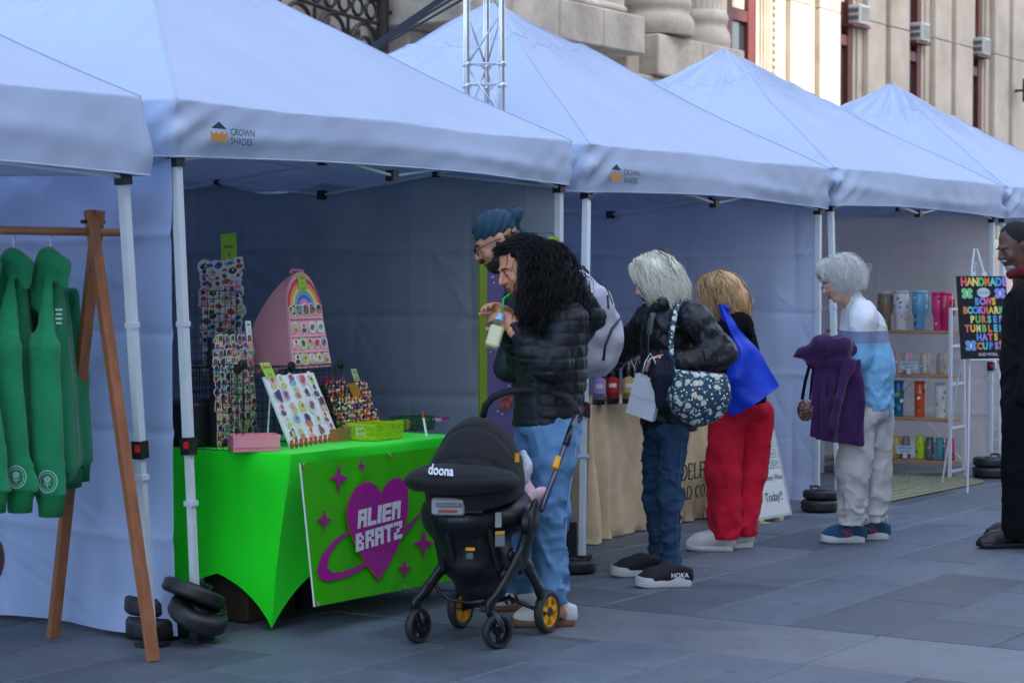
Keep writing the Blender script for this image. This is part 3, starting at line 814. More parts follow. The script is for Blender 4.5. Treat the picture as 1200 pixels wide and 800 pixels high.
# ---------------------------------------------------------------- aluminium truss tower in the gap behind the second tent
M_ALU = mat("aluminium", (.62, .63, .65), .32, metal=.85, var=.08, vscale=10)
tp = row(3.07, .60)
truss = thing("lighting_truss", "slim triangular aluminium truss tower rising between the tents", "truss", tp)
TR = []
for dx, dy in ((-.105, .02), (.0, .14), (.085, -.02)): TR.append(np.array([tp[0] + dx, tp[1] + dy, 0]))
for p in TR: MB().tube([p, p + ZV * 5.6], .0185, 12).build("chord", M_ALU, truss, smooth=True)
for a, b_ in ((0, 1), (1, 2), (2, 0)):
    z = .1; fl = (a % 2)
    k = 0
    for z in (2.35, 2.62, 3.0):
        pass
    zz = [.05 + .285 * i for i in range(20)]
    for i in range(19):
        q0, q1 = (TR[a], TR[b_]) if i % 2 == fl else (TR[b_], TR[a])
        MB().tube([q0 + ZV * zz[i], q1 + ZV * zz[i + 1]], .006, 6).build("diagonal_brace", M_ALU, truss, smooth=True)
    for z in (2.515, 2.625, .03, 5.58):
        MB().tube([TR[a] + ZV * z, TR[b_] + ZV * z], .006, 6).build("cross_brace", M_ALU, truss)
for p in TR:
    for z in (2.505, 2.62):
        MB().tube([p + ZV * (z - .014), p + ZV * (z + .014)], .0225, 12).build("coupler", M_ALU, truss, smooth=True)
        MB().tube([p + np.array([-.03, 0, z]), p + np.array([.03, 0, z])], .004, 6).build("coupler_pin", M_ALU, truss)
MB().box(tp + ZV * .01, (.5, .5, .02), bev=.004).build("base_plate", M_ALU, truss)
M_STRAP = mat("black_strap", (.012, .012, .022), .7)
for k, (dz, dw, wd) in enumerate(((.10, -.05, .034), (.02, .0, .014), (-.035, .02, .012))):
    p0 = row(3.075, .52 + dw, 3.10 + dz); p1 = row(3.09, .52 + .74 + dw, 2.80 + dz * .5); d = p1 - p0
    p2 = p0 + d * (3.10 + dz) / (.30 + dz * .5)
    p2 = np.array([p2[0], p2[1], 0.0]) * .55 + p0 * .45
    b = MB(); b.bar(p0, p2, .006, wd)
    single(b, "guy_strap", M_STRAP, ["wide dark strap slanting down from the truss", "upper thin dark cable slanting down from the truss", "lowest thin dark cable slanting down from the truss"][k], "strap", p2, "dark straps tied to the truss")
# ================================================================ LEFT STALL: clothes rail, hoodies, weights
M_WOOD = mat("oiled_wood", srgb(150, 95, 62), .55, var=.3, vscale=5, stretch=(6, 6, .8), bump=.15, bscale=40, dist=.004)
M_WOODD = mat("rail_wood", srgb(176, 122, 84), .55, var=.2, vscale=8, bump=.1, bscale=60, dist=.003)
apx = at(107, 262, 8.0); rail_r = at(156, 273, 8.09)
rdir = np.array([.72, .69, 0]); rdir /= np.linalg.norm(rdir)
f_front = ground(180, 774); f_back = ground(62, 746)
rack = thing("clothes_rack", "wooden A-frame clothes rack at the left edge with green hoodies on it", "clothes rack", (apx[0], apx[1], 0))
zr = 1.645
def rl(t): return np.array([apx[0], apx[1], zr]) + rdir * t
MB().tube([rl(.16), rl(-1.55)], .0165, 14).build("rail", M_WOODD, rack, smooth=True)
for t_end in (0.0, -1.4):
    for k, fpt in enumerate((f_front, f_back)):
        off = rdir * (t_end + (.0 if k == 0 else .03))
        top = np.array([apx[0], apx[1], 1.70]) + off; ft = np.array([fpt[0], fpt[1], 0]) + rdir * t_end
        d = (top - ft) / np.linalg.norm(top - ft)
        b = MB(); b.bar(ft, top + d * .03, .030, .044, up=rdir)
        lg = b.build("leg", M_WOOD, rack)
    pt = np.array([apx[0], apx[1], 1.685]) + rdir * t_end
    MB().tube([pt - rdir * .045, pt + rdir * .06], .008, 8).build("bolt", M_IRON, rack)
M_GREEN = mat("green_fleece", srgb(20, 136, 88), .95, var=.18, vscale=7, bump=.3, bscale=220, dist=.002, sheen=.2, wrk=(11, .35, (1, 1, .3)))
M_RIB = mat("green_rib_knit", srgb(10, 118, 66), .95, bump=.4, bscale=300, stretch=(4, 4, .3), dist=.003)
M_EMB = mat("pale_embroidery", (.45, .60, .60), .8)
M_HANG = mat("hanger_steel", (.6, .62, .65), .3, metal=.9)
def hoodie(label, x, y, zt, zb, lean, seed):
    """hangs edge-on to the camera: near sleeve in front, body and far sleeve behind"""
    T = thing("hoodie", label, "hoodie", (x, y, zb), 0, "green hoodies on the wooden rail")
    s = SDF((x - .26, y - .34, zb - .03), (x + .26, y + .46, zt + .06), .009)
    sh = np.array([x, y, zt - .13])
    fx = (1, .1, 0)
    # body : thin, wide along the view, hem drawn in
    s.chain([sh + np.array([.0, .05, .0]), np.array([x + .015, y + .08, zb + .20])], [.06, .115], .02, flat=(fx, .68))
    s.chain([sh + np.array([.0, .15, -.02]), np.array([x + .015, y + .20, zb + .22])], [.055, .11], .03, flat=(fx, .62))
    # near sleeve: pointed at the shoulder, widening downwards
    n1 = sh + np.array([.0, -.07, -.02]); n2 = sh + np.array([lean * .4 - .006, -.12, -.24]); n3 = np.array([x + lean, y - .12, zb + .36]); n4 = np.array([x + lean * 1.3 + .004, y - .11, zb + .085])
    s.chain([sh + np.array([-.005, -.03, .045]), n2, n4], [.020, .060, .076], .02, flat=((0, 1, 0), .5))
    s.chain([sh + np.array([-.02, .0, .02]), np.array([x - .028 + lean, y - .04, zb + .1])], [.03, .05], .02, flat=((0, 1, 0), .5))
    n3_ = n4
    m0 = sh + np.array([.02, .25, -.04]); m1 = np.array([x + .03, y + .26, zt - .5]); m2 = np.array([x + .045, y + .26, zb + .20])
    s.chain([m0, m1, m2], [.04, .06, .065], .03)
    # hood slumped over the hanger: heavy roll hanging to the left, open lip on the right
    s.chain([sh + np.array([-.062, .02, -.07]), sh + np.array([-.055, .02, .03]), sh + np.array([-.01, .0, .105]), sh + np.array([.045, -.02, .075]), sh + np.array([.058, -.03, .0])], [.028, .046, .040, .034, .02], .03)
    s.ell(sh + np.array([-.04, .07, -.02]), (.035, .08, .10), .03)
    s.ell(sh + np.array([.030, -.075, .035]), (.010, .035, .030), .012, '-')
    s.disp(lambda P: .008 * np.abs(fbm(P * np.array([1, .6, .05], np.float32), 48, seed, 2)) + .005 * np.abs(fbm(P * np.array([.6, .6, 1], np.float32), 36, seed + 5, 2)) * np.exp(-((P[..., 2] - zb - .16) / .12) ** 2))
    # seam where the sleeve is set in
    s.disp(lambda P: .004 * np.exp(-((P[..., 2] - (zt - .36) - .5 * (P[..., 0] - x)) / .006) ** 2) * (P[..., 1] < y))
    s.plane((x, y, zb + .08), (0, 0, -1))
    s.build("body", M_GREEN, T)
    n3 = n4; m3 = m2; n2 = n3
    cf = MB(); cf.lathe([(.060, .006), (.056, -.01), (.050, -.03), (.047, -.075), (.04, -.078), (.036, -.02)], (n3[0], n3[1], zb + .082), 22, cap=False)
    cf.v = [(vx, n3[1] + (vy - n3[1]) * .75, vz) for vx, vy, vz in cf.v]; cf.build("cuff", M_RIB, T, smooth=True)
    cf = MB(); cf.lathe([(.055, .11), (.05, .08), (.046, .02), (.036, .02)], (m3[0], m3[1], zb + .085), 16, cap=False); cf.build("cuff", M_RIB, T, smooth=True)
    cf = MB(); cf.lathe([(.125, 0), (.115, -.03), (.11, -.075), (.1, -.075)], (x + .02, y + .12, zb + .17), 24, cap=False)
    cf.v = [((vx - x - .02) * .6 + x + .02, vy, vz) for vx, vy, vz in cf.v]; cf.build("hem_band", M_RIB, T, smooth=True)
    # hanger: hook over the rail, shoulders inside
    hk = MB(); hz = zt + .0
    px_ = sh + np.array([.0, .0, .10]); rp = np.array([px_[0], px_[1], zr])
    hk.tube([px_, np.array([px_[0], px_[1], zr - .025])] + [rp + np.array([0, .02 * math.cos(a), .02 * math.sin(a)]) for a in np.linspace(-1.4, 3.4, 9)], .0022, 6)
    hk.build("hanger", M_HANG, T)
    # embroidered flower badge near the cuff
    ctr = np.array([n3[0] * .75 + n2[0] * .25, 0, zb + .145]); ctr[1] = n3[1] - .0585
    e = MB(); ax_, az = np.array([1.0, 0, 0]), ZV
    e.tube([ctr + ax_ * .036 * math.cos(a) + az * .042 * math.sin(a) + np.array([0, .009 * math.cos(a) ** 2, 0]) for a in np.linspace(0, 2 * math.pi, 26, endpoint=False)], .0018, 5, closed=True)
    e.tube([ctr + ax_ * .028 * math.cos(a) + az * .033 * math.sin(a) + np.array([0, .006 * math.cos(a) ** 2, 0]) for a in np.linspace(0, 2 * math.pi, 22, endpoint=False)], .0009, 5, closed=True)
    for k in range(5):
        a0 = k * 2 * math.pi / 5 + .3
        e.tube([ctr + az * .008 + ax_ * (.004 + .009 * math.cos(a)) * math.cos(a0) - ax_ * .006 * math.sin(a) * math.sin(a0) + az * (.004 + .009 * math.cos(a)) * math.sin(a0) + az * .006 * math.sin(a) * math.cos(a0) for a in np.linspace(0, 6.28, 9)], .0012, 4)
    e.tube([ctr - az * .004, ctr - az * .024], .0012, 4); e.tube([ctr - az * .014, ctr - az * .008 + ax_ * .012], .0012, 4); e.tube([ctr - az * .014, ctr - az * .008 - ax_ * .012], .0012, 4)
    e.build("badge", M_EMB, T)
    return T
hd = []
for k, (hx_, hy_, zb_, ln, lab) in enumerate(((60, 7.88, .545, .012, "green hoodie with white chest print, hanging nearest the wooden leg"), (17, 7.80, .57, .03, "middle green hoodie between two others on the wooden rail"), (-22, 7.70, .58, .05, "green hoodie cut off by the left edge of the picture"))):
    p = at(hx_, 400, hy_); hd.append(hoodie(lab, p[0], p[1], 1.565, zb_, ln, k))
# small white chest print on the nearest one
p = at(69, 372, 7.74); e = MB()
for k in range(4): e.box(p + ZV * (.03 - k * .017), (.026 - .004 * (k % 2), .002, .007), rz=.4)
e.build("chest_print", M_EMB, hd[0])
# brown leather bag at the very edge
s = SDF((-2.2, 7.6, .0), (-1.85, 8.2, .7), .012)
pb = at(-12, 655, 7.9); s.ell(pb, (.055, .09, .10), .02)
s.build("satchel", mat("brown_leather", srgb(120, 62, 30), .45, var=.2), None)
tag(bpy.data.objects["satchel"], "brown leather satchel just peeking in at the left edge", "bag")
st = bpy.data.objects["satchel"]; MB().tube([pb + ZV * .08, pb + ZV * .6 + np.array([-.02, .1, 0]), np.array([pb[0] - .05, pb[1] + .1, zr])], .006, 6).build("strap", _MATS["brown_leather"], st)

# ---- tent leg weights: black rubbery discs with a slot
M_RUB = mat("black_weight_shell", (.017, .018, .021), .5, var=.35, vscale=14, bump=.2, bscale=70, dist=.004)
def weight(label, c, r, h, tilt=(0, 0), rz=0.0, slot=True):
    T = thing("leg_weight", label, "weight", c, 0, "black leg weights at the tent feet")
    prof = [(r * .55, 0), (r * .9, .002), (r * .98, h * .16), (r, h * .32), (r * .985, h * .5), (r, h * .7), (r * .97, h * .87), (r * .88, h), (r * .45, h), (r * .38, h * .9), (r * .2, h * .88)]
    m = MB(); m.lathe(prof, (0, 0, 0), 36); o = m.build("shell", M_RUB, T, world=False, autos=45)
    m = MB(); m.lathe([(r * .36, 0), (r * .34, .012), (r * .2, .014)], (0, 0, h * .9), 18); m.build("fill_cap", M_BLACKP, o, world=False, autos=40)
    m = MB(); m.tube([(r * .5, -.03, h + .001), (r * .72, -.03, h + .02), (r * .72, .03, h + .02), (r * .5, .03, h + .001)], .008, 6); m.build("handle", M_BLACKP, o, world=False)
    T.rotation_euler = (tilt[0], tilt[1], rz); return T
a_ = ground(186, 745)
weight("lower of the two stacked black weights beside the wooden leg foot", (a_[0], a_[1], .003), .135, .085)
weight("upper of the two stacked black weights beside the wooden leg foot", (a_[0] - .02, a_[1] + .02, .092), .125, .075, (0.03, .02), 1)
b2 = ground(235, 752)
weight("lower black weight leaning askew on the second tent's left leg", (b2[0] - .02, b2[1] - .02, .085), .125, .07, (.32, .36), .4)
weight("upper black weight tipped on top of the second tent's left leg foot", (b2[0] - .04, b2[1] - .0, .17), .13, .06, (.30, .30), 1.4)
c2 = ground(679, 671)
weight("flat black weight under the white leg beside the burlap table", (c2[0] - .02, c2[1] + .02, .003), .105, .06)
bx_ = ground(668, 661); MBx = MB(); MBx.box((bx_[0] - .02, bx_[1] + .12, .11), (.1, .1, .22), rz=.5, bev=.012)
single(MBx, "battery_box", M_BLACKP, "small black box on the ground behind the woman in light blue jeans", "box")
d2 = ground(966, 600)
weight("black weight at the white leg behind the whiteboard sign", (d2[0] - .02, d2[1] + .06, .003), .12, .07)
weight("second black weight stacked at the leg behind the whiteboard sign", (d2[0] - .01, d2[1] + .08, .076), .115, .055, (0.05, .02), 2)
e2 = ground(1162, 559)
weight("lower black weight at the leg left of the man in black", (e2[0], e2[1], .003), .14, .075)
weight("upper black weight at the leg left of the man in black", (e2[0], e2[1] + .02, .08), .135, .065, (.02, .02), 1)

# ================================================================ GREEN TABLE
TC = ground(343, 534, .735)                              # front left corner of the table top
TLEN, TDEP, TZ = 1.25, .74, .735
def tb(a, b, z=0.0): return np.array([TC[0], TC[1], 0]) + RV * a + PV * b + ZV * (TZ + z)
table = thing("folding_table", "folding table hidden under the bright green stretch cover", "table", tb(TLEN / 2, TDEP / 2, -TZ))
MB().box(tb(TLEN / 2, TDEP / 2, -.03), (TLEN - .1, TDEP - .1, .04), ax=(RV, PV, ZV), bev=.01).build("tabletop", mat("table_plastic", (.5, .5, .48), .5), table)
# stretch cover : loop of the edge pulled down to the four feet, arched hems between
M_STRETCH = mat("green_spandex", srgb(16, 250, 22), .55, var=.06, vscale=4, wrk=(5, .12, (1, 1, .5)), sheen=.15)
feet_ab = [(-.045, -.03), (TLEN + .02, -.02), (TLEN + .02, TDEP + .02), (-.02, TDEP + .02)]
f0 = ground(318, 739); d0 = f0 - np.array([TC[0], TC[1], 0]); feet_ab[0] = (float(d0 @ RV), float(d0 @ PV))
for (a, b), (ga, gb) in zip(((.1, .1), (TLEN - .1, .1), (TLEN - .1, TDEP - .1), (.1, TDEP - .1)), feet_ab):
    MB().tube([tb(a, b, -.05), tb(ga + (.022 if a < .5 else -.03), gb + (.022 if b < .4 else -.03), -TZ + .01)], .009, 8).build("leg", M_BLACKP, table)
corn = [(0, 0), (TLEN, 0), (TLEN, TDEP), (0, TDEP)]
NSD = 40; cols = []
for sd in range(4):
    c0, c1 = corn[sd], corn[(sd + 1) % 4]; g0, g1 = feet_ab[sd], feet_ab[(sd + 1) % 4]
    Ls = math.hypot(c1[0] - c0[0], c1[1] - c0[1])
    hmax = .30 if Ls > 1 else .27
    for k in range(NSD):
        u = k / NSD
        # arch of the hem: low only at the feet
        e = min(u, 1 - u); arch = hmax * (1 - math.exp(-(e * Ls / (.2 if Ls > 1 else .26)))) * (1 if True else 0)
        zb_ = .012 + arch
        top = np.array([c0[0] + (c1[0] - c0[0]) * u, c0[1] + (c1[1] - c0[1]) * u])
        ft = np.array([g0[0] + (g1[0] - g0[0]) * u, g0[1] + (g1[1] - g0[1]) * u])
        pinch = 1.0
        col = []
        for j in range(15):
            v = j / 14
            z = TZ + .006 + (zb_ - TZ - .006) * v
            w = (1 - z / TZ)
            inward = .045 * math.sin(math.pi * v) * math.exp(-((e * Ls - .25) / .25) ** 2) + .03 * arch / hmax * v
            ctr = np.array([TLEN / 2, TDEP / 2]); q = top * (1 - w) + ft * w
            nrm = [(0, 1), (-1, 0), (0, -1), (1, 0)][sd]
            q = q + np.array(nrm) * inward * (.8 if sd != 3 else .6)
            if j == 0: q = q + np.array(nrm) * .012
            if j == 1: z = TZ - .006
            col.append(tb(q[0], q[1], z - TZ))
        cols.append(col)
b = MB(); b.grid(np.array(cols), closed_u=True)
base_i = len(b.v); n_c = len(cols)
top_ring = [i * 15 for i in range(n_c)]
b.add([tb(TLEN / 2, TDEP / 2, .004)], []); ci = len(b.v) - 1
b.f += [(top_ring[i], top_ring[(i + 1) % n_c], ci) for i in range(n_c)]; b.m += [0] * n_c
b.f = [q for q in b.f]
cover = single(b, "stretch_tablecloth", M_STRETCH, "bright green stretch tablecloth pulled down to the table feet", "tablecloth", tb(TLEN / 2, TDEP / 2, -TZ), smooth=True, autos=50)
bm_ = bmesh.new(); bm_.from_mesh(cover.data); bmesh.ops.recalc_face_normals(bm_, faces=bm_.faces); bm_.to_mesh(cover.data); bm_.free()
# cardboard boxes in the dark under the table
for k, (a, bb, sx, sy, sz, c_) in enumerate(((.25, .45, .32, .25, .22, (70, 52, 40)), (.7, .5, .35, .25, .28, (45, 45, 55)))):
    T_ = thing("storage_box", ["brown cardboard box in the shade under the green table, left", "dark storage box in the shade under the green table, middle"][k], "box", tb(a, bb, -TZ))
    MB().box(tb(a, bb, -TZ + .003 + sz / 2), (sx, sy, sz), ax=(RV, PV, ZV), bev=.006).build("carton", cmat(*c_, .8, var=.15), T_)
    for q in (-1, 1): MB().box(tb(a, bb + q * sy * .27, -TZ + sz + .012), (sx, sy * .5, .006), ax=(RV, PV, ZV)).build("flap", cmat(*c_, .8, var=.15), T_)

# ---- banner on the table front
BO = tb(.005, -.035, -.03); BW, BH = 1.20, .60
def plane_uv(px, py, o, ax, ay):
    """where the view ray of a photo pixel meets the plane, in plane coordinates"""
    n = np.cross(ax, ay); d = ray(px, py); p = _C + d * (((o - _C) @ n) / (d @ n)); q = p - o
    return float(q @ ax), float(q @ ay)
BAY = -np.cross(RV, np.cross(RV, ZV)); btilt = np.array([0, 0, 1.0]) * .995 + PV * -.0
bl_ = ground(362, 712, .122)
bt_ = BO; by = bt_ - np.array([bl_[0], bl_[1], .122]); by = (by - RV * (by @ RV)); BHr = np.linalg.norm(by); BAY = by / BHr
banner = thing("vinyl_banner", "lime green vinyl banner with a purple heart logo tied to the table front", "banner", BO - BAY * BHr)
nn = np.cross(RV, BAY)
G = np.zeros((40, 16, 3))
for i in range(40):
    for j in range(16):
        u, v = i / 39, j / 15
        wv = .0035 * math.sin(u * 17 + v * 2) * (1 - .6 * v) + .0025 * math.sin(u * 41 + 1)
        G[i, j] = BO + RV * u * BW - BAY * (1 - v) * (BHr + .012 * u) * 1.0 + nn * wv
b = MB(); b.grid(G); b.build("sheet", mat("lime_vinyl", srgb(52, 170, 0), .6, var=.05, vscale=9, spec=.25, wrk=(6, .12), bump=.05, bscale=120), banner, smooth=True)
e = MB(); e.tube([BO - nn * .001, BO - BAY * BHr - nn * .001], .004, 6); e.build("white_edge", mat("white_vinyl_edge", (.7, .72, .74), .5), banner)
for u, v in ((.015, .985), (.5, .985), (.985, .985), (.015, .015), (.5, .015), (.985, .015)):
    c_ = BO + RV * u * BW - BAY * (1 - v) * BHr + nn * .007
    MB().tube([c_ + RV * .008 * math.cos(a) + BAY * .008 * math.sin(a) for a in np.linspace(0, 6.28, 12, endpoint=False)], .0025, 5, closed=True).build("grommet", mat("brass", (.6, .5, .25), .3, metal=.9), banner)
M_MAG = mat("magenta_print", srgb(150, 2, 128), .45); M_MAGL = mat("magenta_outline_print", srgb(170, 66, 100), .45); M_WPR = mat("white_print", (.62, .63, .68), .45)
def buv(cx, cy):                                          # crop pixel of the banner close-up to plane coordinates
    return plane_uv(220 + cx / 3.0765, 500 + cy / 3.0765, BO, RV, BAY)
heart_px = [(690, 240), (672, 212), (648, 200), (622, 205), (597, 225), (577, 262), (568, 305), (573, 350), (588, 395), (612, 445), (645, 500), (683, 546), (712, 500), (745, 440), (770, 380), (783, 320), (787, 270), (784, 225), (772, 196), (752, 186), (728, 190), (706, 210)]
H_ = [buv(*p) for p in heart_px]
cx_ = sum(p[0] for p in H_) / len(H_); cy_ = sum(p[1] for p in H_) / len(H_)
def flatp(poly, off, m_, name):
    bm = MB(); c = (sum(p[0] for p in poly) / len(poly), sum(p[1] for p in poly) / len(poly))
    bm.add([BO + RV * x + BAY * y + nn * off for x, y in poly], [tuple(range(len(poly)))])
    return bm.build(name, m_, banner)
def scale_poly(poly, s_): return [(cx_ + (x - cx_) * s_, cy_ + (y - cy_) * s_) for x, y in poly]
ringo = [(572, 372), (520, 410), (478, 460), (459, 515), (470, 547), (500, 557), (560, 545), (640, 500), (700, 455), (780, 385), (850, 300), (862, 268)]
ringi = [(856, 282), (838, 305), (770, 370), (690, 440), (632, 487), (560, 520), (515, 524), (497, 505), (505, 465), (535, 420), (575, 382)]
poly = ringo + ringi
for k in range(0, 11):
    a, b_ = ringo[k], ringo[k + 1]; ia = ringi[len(ringi) - 1 - k] if k < len(ringi) else ringi[0]; ib = ringi[max(0, len(ringi) - 2 - k)]
    flatp([buv(*a), buv(*b_), buv(*ib), buv(*ia)], .0085, M_MAG, "orbit_ring")
flatp(scale_poly(H_, 1.035), .0100, M_MAGL, "heart_outline"); flatp(H_, .0112, M_MAG, "heart")
for (x, y, rx, ry) in ((540, 185, 32, 50), (622, 140, 15, 24), (488, 335, 27, 40), (845, 420, 36, 50), (777, 510, 26, 37), (870, 205, 18, 26)):
    st = []
    for k in range(16):
        a = k * math.pi / 8; q = abs(math.cos(2 * a)) ** 2.2 * .72 + .28 if k % 4 else 1.0
        q = [1, .46, .30, .46][k % 4]
        st.append(buv(x + rx * q * math.cos(a), y + ry * q * math.sin(a)))
    flatp([(sum(p[0] for p in st) / 16 + (p[0] - sum(q[0] for q in st) / 16) * 1.12, sum(p[1] for p in st) / 16 + (p[1] - sum(q[1] for q in st) / 16) * 1.12) for p in st], .0075, M_MAGL, "star_outline")
    flatp(st, .0088, M_MAG, "star")
BLK = {'A': ["111", "101", "111", "101", "101"], 'L': ["100", "100", "100", "100", "111"], 'I': ["1", "1", "1", "1", "1"], 'E': ["111", "100", "111", "100", "111"], 'N': ["111", "111", "101", "101", "101"],
       'B': ["110", "101", "110", "101", "111"], 'R': ["111", "101", "110", "101", "101"], 'T': ["111", "010", "010", "010", "010"], 'Z': ["111", "001", "010", "100", "111"]}
def blocks(word, p00, p10, p01, off):
    """heavy block lettering between three corner crop pixels (left bottom, right bottom, left top)"""
    A = np.array(buv(*p00)); U = np.array(buv(*p10)) - A; V = np.array(buv(*p01)) - A
    ws = [len(BLK[c][0]) if c != 'I' else 1.25 for c in word]; tot = sum(ws) + .42 * (len(word) - 1); x = 0
    for c, w in zip(word, ws):
        bm = MB(); rows = BLK[c]; nc = len(rows[0])
        hw = w / nc
        for r, ln in enumerate(rows):
            for k, ch in enumerate(ln):
                if ch == '1':
                    x0, x1 = x + k * hw - .06, x + (k + 1) * hw + .06; y1, y0 = (5 - r) / 5 + .022, (4 - r) / 5 - .022
                    if c == 'B' and k == 2: x1 -= .25
                    q = [A + U * (xx / tot) + V * yy for xx, yy in ((x0, y0), (x1, y0), (x1, y1), (x0, y1))]
                    o_ = off + .0002 * ((r * 3 + k) % 5)
                    bm.add([BO + RV * t_[0] + BAY * t_[1] + nn * o_ for t_ in q], [(0, 1, 2, 3)])
        bm.build("letter", M_WPR, banner); x += w + .42
for word, c in (("ALIEN", ((603, 366), (756, 328), (607, 302))), ("BRATZ", ((597, 450), (764, 398), (597, 388)))):
    blocks(word, *c, .0135)
# ================================================================ GOODS ON THE GREEN TABLE
def tpt(px, py, z=0.0): return ground(px, py, TZ + .008 + z)     # a photo pixel on the table top
M_WHITEC = mat("white_card", (.82, .82, .82), .5); M_LIME = cmat(150, 205, 40, .5); M_PINK = mat("pink_board", srgb(236, 168, 178), .6, var=.05)
PALC = [(200, 60, 70), (60, 110, 180), (240, 190, 60), (110, 70, 140), (30, 30, 36), (90, 160, 110), (235, 140, 160), (150, 90, 60), (70, 70, 80), (220, 110, 50), (120, 170, 200), (190, 200, 90), (225, 180, 150)]
PM = [cmat(*c, .45) for c in PALC]
PML = [cmat(*c, .45) for c in ((232, 200, 205), (215, 225, 205), (205, 215, 232), (240, 232, 200), (228, 150, 175), (170, 205, 140), (220, 215, 215), (190, 150, 190), (236, 236, 232))]
def sticker_mesh(seed, sz=.04, dark=False):
    """die-cut sticker: white border, coloured inside, a little figure in it"""
    r = random.Random(seed); b = MB(); n = 14; kind = r.choice(['blob', 'disc', 'card', 'bust', 'bust'])
    def outline(k):
        pts = []
        for i in range(n):
            a = 2 * math.pi * i / n
            if kind == 'disc': q = 1
            elif kind == 'card': q = min(1 / max(abs(math.cos(a)), 1e-3) * .72, 1 / max(abs(math.sin(a)), 1e-3) * .95)
            elif kind == 'bust': q = .95 if math.sin(a) < -.4 else (.62 if abs(math.sin(a)) < .4 else .85)
            else: q = .8 + .2 * math.sin(3 * a + seed)
            pts.append((q * k * math.cos(a) * sz / 2, q * k * math.sin(a) * sz / 2))
        return pts
    X, Y = np.array([1.0, 0, 0]), ZV                      # faces -y : x across, z up
    b.mi = 0; b.prism(outline(1.0), (0, 0, 0), X, Y, .0012)
    b.mi = 1; b.add([(x, -.0016, z) for x, z in outline(.84)], [tuple(range(n))])
    b.mi = 2
    if kind in ('bust', 'card'):
        b.add([(.30 * sz * math.cos(a), -.002, -.1 * sz + .18 * sz * math.sin(a) - .12 * sz) for a in np.linspace(0, 6.28, 10, endpoint=False)], [tuple(range(10))])
        b.mi = 3; b.add([(.15 * sz * math.cos(a), -.0024, .16 * sz + .17 * sz * math.sin(a)) for a in np.linspace(0, 6.28, 10, endpoint=False)], [tuple(range(10))])
    else:
        b.add([(.26 * sz * math.cos(a) * (1 + .3 * math.sin(2 * a + seed)), -.002, .24 * sz * math.sin(a)) for a in np.linspace(0, 6.28, 12, endpoint=False)], [tuple(range(12))])
        b.mi = 3; b.add([(.10 * sz * math.cos(a) + .04 * sz, -.0024, .1 * sz * math.sin(a) + .05 * sz) for a in np.linspace(0, 6.28, 8, endpoint=False)], [tuple(range(8))])
    me = b.mesh("sticker")
    for m_ in (M_WHITEC, r.choice(PML if not dark else PM[3:9]), r.choice(PM), r.choice([PM[12], PM[4], PM[8], PM[0]])): me.materials.append(m_)
    return me
STK = [sticker_mesh(k) for k in range(26)]; STKP = [sticker_mesh(100 + k) for k in range(14)]; STKD = [sticker_mesh(200 + k, dark=True) for k in range(18)]
def place(parent, me, name, loc, ax, nrm, sc=1.0, spin=0.0):
    """put a shared mesh (faces -y, z up) on a surface: ax = across, nrm = outward"""
    o = bpy.data.objects.new(name, me); COL.objects.link(o); o.parent = parent
    ax = np.array(ax, float) / np.linalg.norm(ax); nrm = np.array(nrm, float) / np.linalg.norm(nrm); u = np.cross(ax, -nrm) * -1
    u = np.cross(-nrm, ax) * -1 if False else np.cross(nrm, ax)
    ca, sa = math.cos(spin), math.sin(spin); a2 = ax * ca + u * sa; u2 = u * ca - ax * sa
    M = Matrix(((a2[0], -nrm[0], u2[0]), (a2[1], -nrm[1], u2[1]), (a2[2], -nrm[2], u2[2])))
    w = wloc(parent); o.matrix_basis = Matrix.Translation(Vector(loc) - w) @ (M * sc).to_4x4()
    return o
def quad_frame(bl, br, h, lean, facing=1):
    ax = br - bl; w = np.linalg.norm(ax); ax /= w
    nrm = np.cross(ax, ZV); up = ZV * math.cos(lean) - nrm * math.sin(lean); nrm = nrm * math.cos(lean) + ZV * math.sin(lean)
    return ax, up, nrm, w
# --- wire grid cubes behind
M_WIRE = mat("black_wire", (.01, .01, .012), .5)
def wire_panel(T, o, ax, ay, w, h, n=9):
    b = MB(); b.tube([o, o + ax * w, o + ax * w + ay * h, o + ay * h], .003, 6, closed=True)
    for k in range(1, n):
        b.tube([o + ax * w * k / n, o + ax * w * k / n + ay * h], .0013, 4, caps=False); b.tube([o + ay * h * k / n, o + ay * h * k / n + ax * w], .0013, 4, caps=False)
    return b.build("wire_panel", M_WIRE, T)
def cube_conn(T, p, nrm): return MB().lathe([(.02, -.008), (.022, -.004), (.022, .004), (.018, .010), (.008, .012)], p, 14, axis=nrm).build("connector", M_BLACKP, T, autos=40)
wc_ = thing("wire_cube", "low black wire grid cubes on the green table carrying the pink display", "wire rack", tb(.55, .55, .008))
for k in range(2):
    o = tb(.20 + k * .36, .47, .008); wire_panel(wc_, o, RV, ZV, .355, .33); wire_panel(wc_, o + PV * .33, RV, ZV, .355, .33); wire_panel(wc_, o + ZV * .33, RV, PV, .355, .33)
    cube_conn(wc_, o + ZV * .33, NV); cube_conn(wc_, o, NV)
wire_panel(wc_, tb(.20, .47, .008), PV, ZV, .33, .33); wire_panel(wc_, tb(.915, .47, .008), PV, ZV, .33, .33); cube_conn(wc_, tb(.915, .47, .335), NV)
w2_ = thing("wire_grid", "tall black wire grid panel at the left end of the green table", "wire rack", tb(.05, .62, .008))
wire_panel(w2_, tb(-.02, .58, .008), RV, ZV, .34, .36); wire_panel(w2_, tb(-.02, .58, .375), RV, ZV, .34, .30); wire_panel(w2_, tb(-.02, .25, .008), PV, ZV, .33, .36); cube_conn(w2_, tb(-.02, .58, .37), NV); cube_conn(w2_, tb(-.02, .25, .37), NV)
